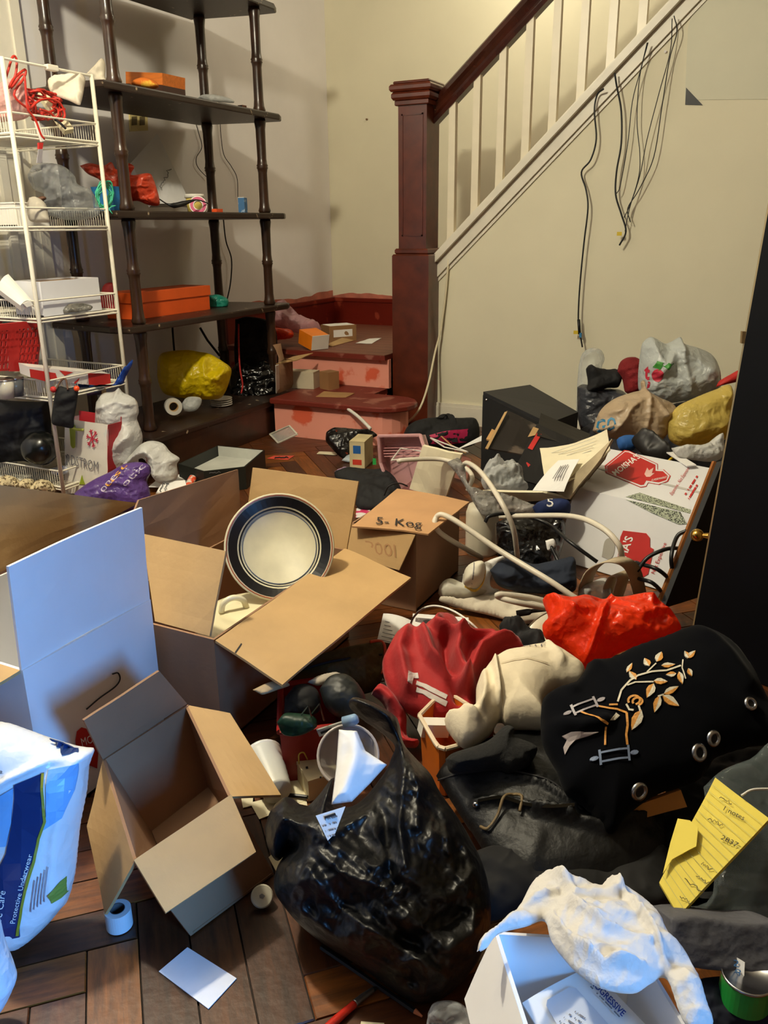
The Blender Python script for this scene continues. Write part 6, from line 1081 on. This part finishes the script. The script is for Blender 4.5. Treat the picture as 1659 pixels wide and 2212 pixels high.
scroll((1250, 1555), -.33, 24, 8, silv); scroll((1312, 1660), -.14, 30, 9, M('thread_lit_blue', (130, 146, 176), .45))  # lower scroll has the blue window light put into its thread colour
decal('dove_wing', sv, [(1206, 1612), (1222, 1610), (1250, 1614), (1278, 1614), (1256, 1620), (1232, 1624), (1222, 1632), (1214, 1646), (1210, 1632), (1216, 1620)], M('thread_lilac', (196, 184, 182), .5), vb, .003)
decal('dove_beak', sv, [(1300, 1594), (1314, 1574), (1322, 1580), (1312, 1590)], crm, vb, .003)
for x, y, rx, ry, tl in ((1600, 1548, 14, 17, .1), (1526, 1617, 17, 17, 0), (1494, 1649, 17, 17, 0), (1371, 1726, 17, 11, .1)):
    c_ = sv(x, y, .004); n_ = unit(sv(x, y, .02)-c_); ex2 = unit(sv(x+6, y, .004)-sv(x-6, y, .004)); ey2 = unit(np.cross(n_, ex2)); n_ = unit(np.cross(ex2, unit(sv(x, y-6, .004)-sv(x, y+6, .004))))
    rr = np.linalg.norm(sv(x+rx, y, .004)-c_); mk('eyelet', lathe([(rr*.5, -.002), (rr*.55, .003), (rr*.78, .004), (rr, .0015), (rr, -.002)], c_, n_, 26, cap=False), steel, vb, smooth=True)
    mk('eyelet_hole', lathe([(0, .0005), (rr*.52, .0005), (rr*.52, -.002), (0, -.002)], c_, n_, 20), blackm, vb)
# ------------------------------------------------------------------ black trash bag
tbm = M('trash_bag_film', (8, 8, 9), .42, var=.2, bump=.38, bs=34, kind='film', spec=.4)
tb3, stb = inf('trash_bag', 'big black plastic carrier bag stuffed full in the foreground', 'bag', [(572, 1790), (584, 1752), (606, 1728), (626, 1722), (660, 1742), (690, 1716), (722, 1680), (740, 1740), (780, 1730), (830, 1670), (846, 1636), (852, 1610), (820, 1580), (780, 1552), (754, 1526), (762, 1508), (800, 1516), (850, 1544), (862, 1562), (872, 1606), (900, 1640), (930, 1672), (950, 1710), (985, 1760), (1010, 1800), (1040, 1860), (1056, 1920), (1060, 1990), (1040, 2060), (1000, 2120), (950, 2160), (900, 2166), (850, 2140), (780, 2090), (700, 2040), (650, 2000), (615, 1960), (592, 1920), (600, 1870), (628, 1830), (600, 1860), (578, 1830)], ('d', 1500, 1.24, 1700, 1.16, 2170, .93), tbm, front=.13, back=.16, fold=.016, ff=16, rid=.95, res=4.2, stretch=(1.6, 1.6, .4), power=.6, ridges=[([(860, 1600), (870, 1680), (860, 1800), (872, 1880)], 7.1, 0.0132), ([(880, 1640), (900, 1720), (896, 1800)], 8.2, 0.0120), ([(930, 1690), (955, 1780), (960, 1850)], 8.2, 0.0120), ([(840, 1680), (800, 1760), (720, 1820)], 9.2, 0.0108), ([(700, 1850), (760, 1900), (860, 1930)], 10.2, 0.0108), ([(680, 1880), (740, 1960), (880, 2050), (960, 2100)], 10.2, 0.0096), ([(960, 1760), (1000, 1840), (1030, 1920)], 9.2, 0.0096), ([(650, 1960), (760, 2040), (880, 2100)], 9.2, 0.0072), ([(830, 1780), (840, 1850), (850, 1920)], 12.2, -0.0120), ([(775, 1530), (830, 1570), (862, 1620)], 8.2, 0.0120)])
wp3, sw3_ = inf('white_folded_paper', 'bent white paper sheet standing in the mouth of the black bag', 'paper', [(732, 1576), (772, 1580), (790, 1622), (836, 1652), (800, 1692), (760, 1732), (716, 1738), (726, 1660)], ('d', 1570, 1.10, 1745, 1.0), paper, front=.012, back=.0, fold=.002, smooth=False, ridges=[([(772, 1580), (770, 1640), (740, 1735)], 20, .012)])
pp3 = plane(V(686, 1758, .985), V(742, 1740, .985), V(712, 1814, .965)); q = [pp3(*p) for p in ((682, 1762), (746, 1742), (724, 1800), (708, 1816))]
pl3 = thing('printed_letter', 'printed letter showing in the tear of the black bag', 'letter', q[3]); mk('sheet', pslab(q, .001), paper, pl3)
for i in range(4): dashes(lambda x, y, o=0: pp3(x, y, o+.001), (690+i*6, 1774+i*11), (736-i*3, 1761+i*14), 4, greyink, pl3, 5, i, t=.0008)
decal('stub', lambda x, y, o=0: pp3(x, y, o+.001), [(700, 1764), (724, 1756), (726, 1761), (702, 1769)], ink, pl3)
# ------------------------------------------------------------------ yellow pad, clear bag, tin
yp = thing('legal_pad', 'yellow lined legal pad with handwriting standing at the right', 'notepad', Z(1440, 1975, .1))
yq = [V(1546, 1678, 1.13), V(1662, 1756, 1.06), V(1464, 1978, .94), V(1426, 1914, .97)]
yq = [V(1545, 1680, 1.13), V(1662, 1768, 1.04), V(1466, 1978, .93), V(1424, 1906, .98)]
ym = M('legal_yellow', (226, 206, 84), .7, var=.03)
mk('sheet', slab(yq, .008, 8, 8, .002), ym, yp); py_ = plane(*yq[:3], .003)
e0, e1_, e2_, e3_ = A(1545, 1680), A(1660, 1768), A(1466, 1978), A(1424, 1906)
for i in range(1, 16):
    s = i/16; line(py_, [tuple(e0+(e3_-e0)*s), tuple(e1_+(e2_-e1_)*s)], 0.8, M('pad_rule', (172, 176, 120), .7), yp, .002, 'ruled_line')
text('1 notes', py_, (1562, 1750), (44, 22), (5, -9), ink, yp, t=.002); text('2837', py_, (1556, 1812), (36, 18), (5, -9), ink, yp, t=.002)
for i, (a, b) in enumerate((((1554, 1722), (1582, 1735)), ((1530, 1768), (1562, 1784)), ((1516, 1864), (1538, 1880)), ((1504, 1892), (1530, 1908)), ((1478, 1900), (1522, 1928)), ((1470, 1934), (1492, 1952)))): squig(py_, a, b, 4, 1.5, ink, yp, 10, i)
mk('torn_sheet', pslab([py_(*p, .010) for p in ((1464, 1768), (1490, 1772), (1508, 1788), (1504, 1828), (1488, 1836), (1452, 1856), (1432, 1886), (1448, 1820))], .001), ym, yp)
inf('clear_document_bag', 'large clear plastic bag lying at the right edge behind the pad', 'bag', [(1520, 1700), (1560, 1664), (1620, 1640), (1690, 1620), (1690, 2010), (1600, 2000), (1480, 1990), (1430, 1985), (1446, 1960), (1540, 1930)], ('d', 1620, 1.22, 2010, .98), M('clear_dark_bag', (120, 130, 130), .12, var=.2, bump=.6, bs=25, clear=.8, kind='film'), front=.03, back=.03, fold=.012, ff=10)
mk('white_string', tube([V(1602, 1718, 1.08), V(1625, 1706, 1.09), V(1665, 1704, 1.1)], .002, 5), white, None, 'white string on the clear bag at the right edge', 'string', smooth=True)
inf('black_tote', 'black cloth tote filling the gap behind the yellow pad', 'bag', [(1440, 1700), (1500, 1660), (1580, 1620), (1680, 1600), (1690, 2000), (1560, 2010), (1470, 2000), (1420, 1850)], ('d', 1590, 1.42, 1930, 1.18, 2010, 1.08), fabblk, front=.04, back=.06, fold=.012)
inf('grey_garment', 'grey cloth lying flat behind the green tin', 'cloth', [(1444, 1980), (1500, 1976), (1600, 1990), (1690, 2000), (1690, 2110), (1600, 2100), (1500, 2090), (1450, 2060)], ('z', 1970, .2, 2115, .13), M('grey_cloth', (84, 84, 90), .85, var=.1, bump=.2, bs=80), front=.006, back=.1, fold=.003, edge=14)
gc = thing('green_tin', 'open green tin can with odds and ends at the lower right edge', 'can', Z(1608, 2150, .1)); c1 = Z(1606, 2158, .10); rr = .033
mk('can_wall', lathe([(0, 0), (rr, 0), (rr, .042), (rr*.96, .042), (rr*.96, .003), (0, .003)], c1, seg=36), M('tin_green', (36, 150, 60), .35, var=.1), gc, smooth=False); mk('rim', lathe([(rr, .04), (rr*1.04, .043), (rr, .046), (rr*.95, .043)], c1, seg=36), steel, gc, smooth=True)
fq3 = [c1+A(-.022, -.004, .05), c1+A(-.004, -.012, .056), c1+A(.004, -.016, .008), c1+A(-.014, -.010, .006)]
bl_ = thing('paper_band', 'strip of white paper band with blue marks in the green tin', 'paper', c1+A(-.01, -.01, .008)); mk('strip', slab([c1+A(-.024, .012, .056), c1+A(-.006, .004, .058), c1+A(-.002, -.018, .02), c1+A(-.020, -.012, .018)], .001), paper, bl_); pbl = plane(c1+A(-.024, .012, .056), c1+A(-.006, .004, .058), c1+A(-.002, -.018, .02), .001)
for i, (x, y) in enumerate(((1588, 2080), (1592, 2100), (1594, 2124))): text('28%'[i], pbl, (x-7, y+6), (14, 3), (3, -14), M('mark_blue', (60, 110, 160), .5), bl_, t=.001)
for i, (dx, dy, c_, lb) in enumerate(((.010, -.006, (170, 100, 60), 'tan cork stopper in the green tin'), (-.004, .012, (90, 40, 30), 'dark brown bead in the green tin'), (.014, .012, (50, 30, 30), 'blackish cap in the green tin'))): mk('cork' if i == 0 else 'bead', lathe([(0, 0), (.007, 0), (.007, .012), (0, .013)], c1+A(dx, dy, .012), unit(A(.2, -.3, 1)), 12), M('tin_bit_%d' % i, c_, .5), None, lb, 'cork' if i == 0 else 'bead', smooth=False)
inf('navy_garment', 'navy cloth filling the lower right corner under the green tin', 'cloth', [(1480, 2130), (1540, 2110), (1700, 2120), (1700, 2260), (1500, 2260), (1470, 2200)], ('z', 2100, .1, 2270, .05), M('navy_garment_mat', (16, 22, 40), .85, var=.2), front=.03, back=.06, fold=.012)
# ------------------------------------------------------------------ white box with tissue and envelope
gb2 = thing('white_gift_box', 'open white box holding envelopes in the lower right foreground', 'box', Z(1230, 2190))
rz = .30; gr = [Z(1068, 2012, rz), Z(1372, 2030, rz-.01), Z(1540, 2310, rz), Z(1170, 2330, rz)]
gbm = M('box_white_inside', (228, 226, 226), .6, var=.02)
bt3 = [A(p[0], p[1], .12) for p in gr]
mk('body', walls(gr, bt3, .004), gbm, gb2); mk('flap', slab([gr[0], gr[3], Z(1040, 2330, .22), Z(1003, 2158, .22)], .004), gbm, gb2, label='left flap folded outward')
mk('support', box(min(p[0] for p in bt3)+.04, max(p[0] for p in bt3)-.04, min(p[1] for p in bt3)+.04, max(p[1] for p in bt3)-.04, .003, .118), gbm, gb2)
evq = [Z(1128, 2166, .235), Z(1274, 2088, .245), Z(1420, 2240, .255), Z(1230, 2330, .24)]
ev_ = thing('window_envelope', 'white window envelope with blue printed name in the white box', 'envelope', evq[3]-A(0, 0, .01)); mk('paper_body', slab(evq, .003, bow=.002), paper, ev_); pe = plane(*evq[:3], .003)
text('ROGRESSIVE', pe, (1276, 2124), (68, 72), (9, -10), blueink, ev_, bold=.02); dashes(pe, (1254, 2108), (1340, 2198), 3, greyink, ev_, 9)
decal('window', pe, [(1182, 2160), (1230, 2132), (1244, 2134), (1330, 2230), (1230, 2260), (1180, 2172)], M('glassine', (206, 210, 216), .3), ev_, .0012, smooth=False)
for i in range(5): dashes(pe, (1232-i*8, 2178+i*9), (1270-i*8, 2204+i*9), 4, greyink, ev_, 4, i, t=.003)
inf('tissue_paper', 'crumpled white tissue cloth draped over the back of the white box', 'tissue', [(1030, 2056), (1040, 2026), (1080, 1996), (1120, 1960), (1150, 1906), (1180, 1888), (1220, 1890), (1256, 1904), (1290, 1920), (1308, 1906), (1340, 1908), (1370, 1930), (1420, 1970), (1446, 2020), (1480, 2060), (1510, 2110), (1528, 2170), (1540, 2212), (1500, 2225), (1470, 2190), (1440, 2110), (1410, 2118), (1370, 2140), (1300, 2130), (1250, 2100), (1220, 2070), (1190, 2030), (1176, 1986), (1140, 1996), (1080, 2012), (1056, 2040)], ('d', 1880, .87, 2000, .75, 2140, .665, 2230, .63), M('tissue_white', (226, 222, 216), .75, var=.03, bump=.35, bs=50, trans=.15, kind='film'), front=.02, back=.02, fold=.008, ff=30, rid=.9, res=4.4, ridges=[([(1190, 1990), (1230, 2060), (1300, 2110), (1390, 2110)], 5.4, 0.012599999999999998), ([(1310, 1920), (1380, 2000), (1440, 2100)], 5.4, 0.013999999999999999), ([(1180, 1900), (1240, 1960), (1330, 1960)], 8.4, 0.013999999999999999), ([(1230, 1980), (1300, 2040), (1400, 2060)], 7.2, 0.0112), ([(1120, 1965), (1200, 1950)], 6.0, 0.0098)])
inf('clear_wrap', 'crumpled clear wrap left of the white box at the bottom edge', 'wrap', [(924, 2190), (936, 2170), (970, 2164), (1000, 2172), (1024, 2200), (1030, 2230), (930, 2230)], ('z', 2160, .06, 2235, .02), clearp, front=.03, back=.02, fold=.012, ff=28)
# ------------------------------------------------------------------ foreground floor items and diaper pack
sheet('index_card', 'blank white card lying on the parquet', 'card', [(405, 2046, .002), (511, 2113, .002), (450, 2179, .002), (343, 2098, .002)], M('card_white', (226, 226, 230), .6), t=.0012, warp=0)
tr_ = thing('tape_roll', 'small white tape roll standing on the parquet below the open carton', 'tape', Z(258, 2000)); c1 = Z(259, 2000, .0)
mk('tape_ring', lathe([(.012, .003), (.0215, .002), (.0215, .036), (.012, .036), (.012, .003)], c1, seg=34, cap=False), M('tape_white', (206, 214, 220), .5), tr_, smooth=False); mk('core', lathe([(.0115, .002), (.0122, .002), (.0122, .0368), (.0115, .0368), (.0115, .002)], c1, seg=28, cap=False), M('core_grey', (90, 84, 84), .7), tr_)
bc = thing('bottle_cap', 'round white screw cap on the floor between the open carton and the black bag', 'cap', Z(566, 1950)); c1 = Z(566, 1936, .022); ax_ = unit(CAM-c1)
mk('cap_body', lathe([(0, -.012), (.017, -.012), (.019, .002), (.017, .005), (0, .005)], c1, ax_, 28), M('cap_cream', (206, 200, 180), .4), bc, smooth=False); decal('cap_mark', plane(c1+ax_*.0056, c1+ax_*.0056+np.cross(ax_, A(0, 0, 1)), c1+ax_*.0056+np.cross(ax_, A(1, 0, 0))), [(560, 1934), (566, 1930), (573, 1935), (568, 1942), (561, 1940)], greyink, bc, .0004)
sd = thing('paint_brush', 'red handled paint brush on the parquet at the bottom edge', 'brush', Z(755, 2180)); p0, p1, p2, p3 = Z(690, 2235, .007), Z(766, 2168, .007), Z(786, 2152, .006), Z(806, 2138, .005)
mk('handle', tube([p0, p0*.5+p1*.5, p1], [.006, .0065, .0055], 10), M('red_plastic_gloss', (196, 44, 30), .3), sd, smooth=True); mk('ferrule', tube([p1, p2, p3], [.0055, .005, .004], 10), M('ferrule_grey', (140, 136, 130), .3, metal=.8), sd, smooth=True); mk('bristles', tube([p3, Z(815, 2132, .004)], [.004, .002], 8, smooth=False), ink, sd)
pc_ = thing('pencil', 'long black pencil with bare wood tip beside the trash bag', 'pencil', Z(800, 2130)); p0, p1, p2 = Z(694, 2046, .005), Z(896, 2184, .005), Z(912, 2196, .004)
mk('barrel', tube([p0, p1], .0042, 6, smooth=False), black, pc_); mk('tip', tube([p1, p2], [.0042, .0015], 8, smooth=False), M('pencil_wood', (214, 130, 90), .6), pc_)
sheet('paper_slip', 'thin cream slip of paper at the bottom edge', 'paper', [(780, 2206, .002), (830, 2210, .002), (828, 2230, .002), (776, 2226, .002)], paper2)
dp_ = thing('underwear_pack', 'blue and white plastic pack of protective underwear at the left edge', 'package', Z(60, 2000))
o3 = [(-60, 1560), (0, 1562), (50, 1578), (100, 1596), (160, 1614), (200, 1622), (190, 1660), (184, 1720), (170, 1790), (164, 1850), (158, 1900), (146, 1945), (130, 1965), (100, 2000), (60, 2035), (30, 2042), (-60, 2030)]
m_, sdp = inflate(o3, ('d', 1550, 1.14, 2045, 1.03), front=.07, back=.06, fold=.006, ff=10, rid=.6, ridges=[([(0, 1690), (60, 1650), (130, 1622), (196, 1624)], 7, .014), ([(176, 1680), (150, 1780), (140, 1900)], 10, .01)], round_=2.4)
mk('film_pack', m_, M('pack_film', (222, 224, 226), .3, var=.03, bump=.35, bs=30, kind='film'), dp_, smooth=True)
bln = M('pack_navy', (18, 48, 100), .35); lbl = M('pack_light_blue', (120, 176, 226), .35); gln = M('pack_olive_line', (150, 146, 40), .4)
decal('navy_band', sdp, [(70, 1664), (124, 1644), (128, 1690), (132, 1740), (120, 1775), (112, 1810), (94, 1850), (70, 1990), (20, 1995), (18, 1960), (40, 1870), (42, 1832), (58, 1800), (68, 1740), (72, 1690)], bln, dp_, .003)
line(sdp, [(123, 1644), (128, 1690), (132, 1740), (120, 1775), (112, 1820), (94, 1880), (80, 1940), (68, 1984)], 5, gln, dp_, .0042, 'olive_line')
decal('navy_top', sdp, [(112, 1592), (140, 1600), (176, 1618), (150, 1618), (130, 1606)], bln, dp_, .003)
decal('light_blue_patch', sdp, [(132, 1640), (186, 1634), (178, 1690), (160, 1740), (126, 1760), (134, 1730)], lbl, dp_, .003); decal('light_blue_patch', sdp, [(18, 1700), (68, 1670), (66, 1740), (56, 1786), (14, 1790)], lbl, dp_, .003)
text('Sure Care', sdp, (42, 1962), (16, -86), (-14, -3), paper, dp_, .0045); text('Protective Underwear', sdp, (70, 1950), (40, -146), (-9, -2), paper, dp_, .0045); text('COVIDIEN', sdp, (24, 1950), (6, -62), (-7, -1), blueink, dp_, .0045); text('la', sdp, (22, 1642), (26, -2), (2, -10), greyink, dp_, .004)
decal('care_mark', sdp, [(132, 1900), (150, 1880), (156, 1878), (152, 1920), (134, 1924)], M('care_green', (130, 150, 60), .5), dp_, .0035)
for i in range(5): line(sdp, [(100+i*6, 1930-i*4), (112+i*6, 1860-i*6)], 1.6, M('fine_print', (150, 130, 140), .5), dp_, .0035, 'print_line')
inf('white_film_pack', 'second white plastic pack at the lower left corner', 'package', [(-60, 1990), (-20, 1990), (-8, 2010), (2, 2050), (24, 2110), (26, 2140), (-10, 2200), (-60, 2210)], ('d', 1920, .93, 2215, .885), M('pack_white_film', (214, 222, 232), .35, bump=.4, bs=35, kind='film'), front=.04, back=.04, fold=.01, ff=16)
hk = [Z(187, 1532, .3), Z(215, 1508, .33), Z(252, 1482, .36), Z(260, 1462, .38), Z(250, 1452, .39), Z(242, 1456, .39)]
mk('wire_hook', tube([pf(x, y, .004) for x, y in ((187, 1532), (215, 1508), (248, 1484), (259, 1468), (255, 1454), (243, 1456))], .0016, 6), ink, None, 'thin dark wire hook stuck to the white moving carton', 'hook', smooth=True)
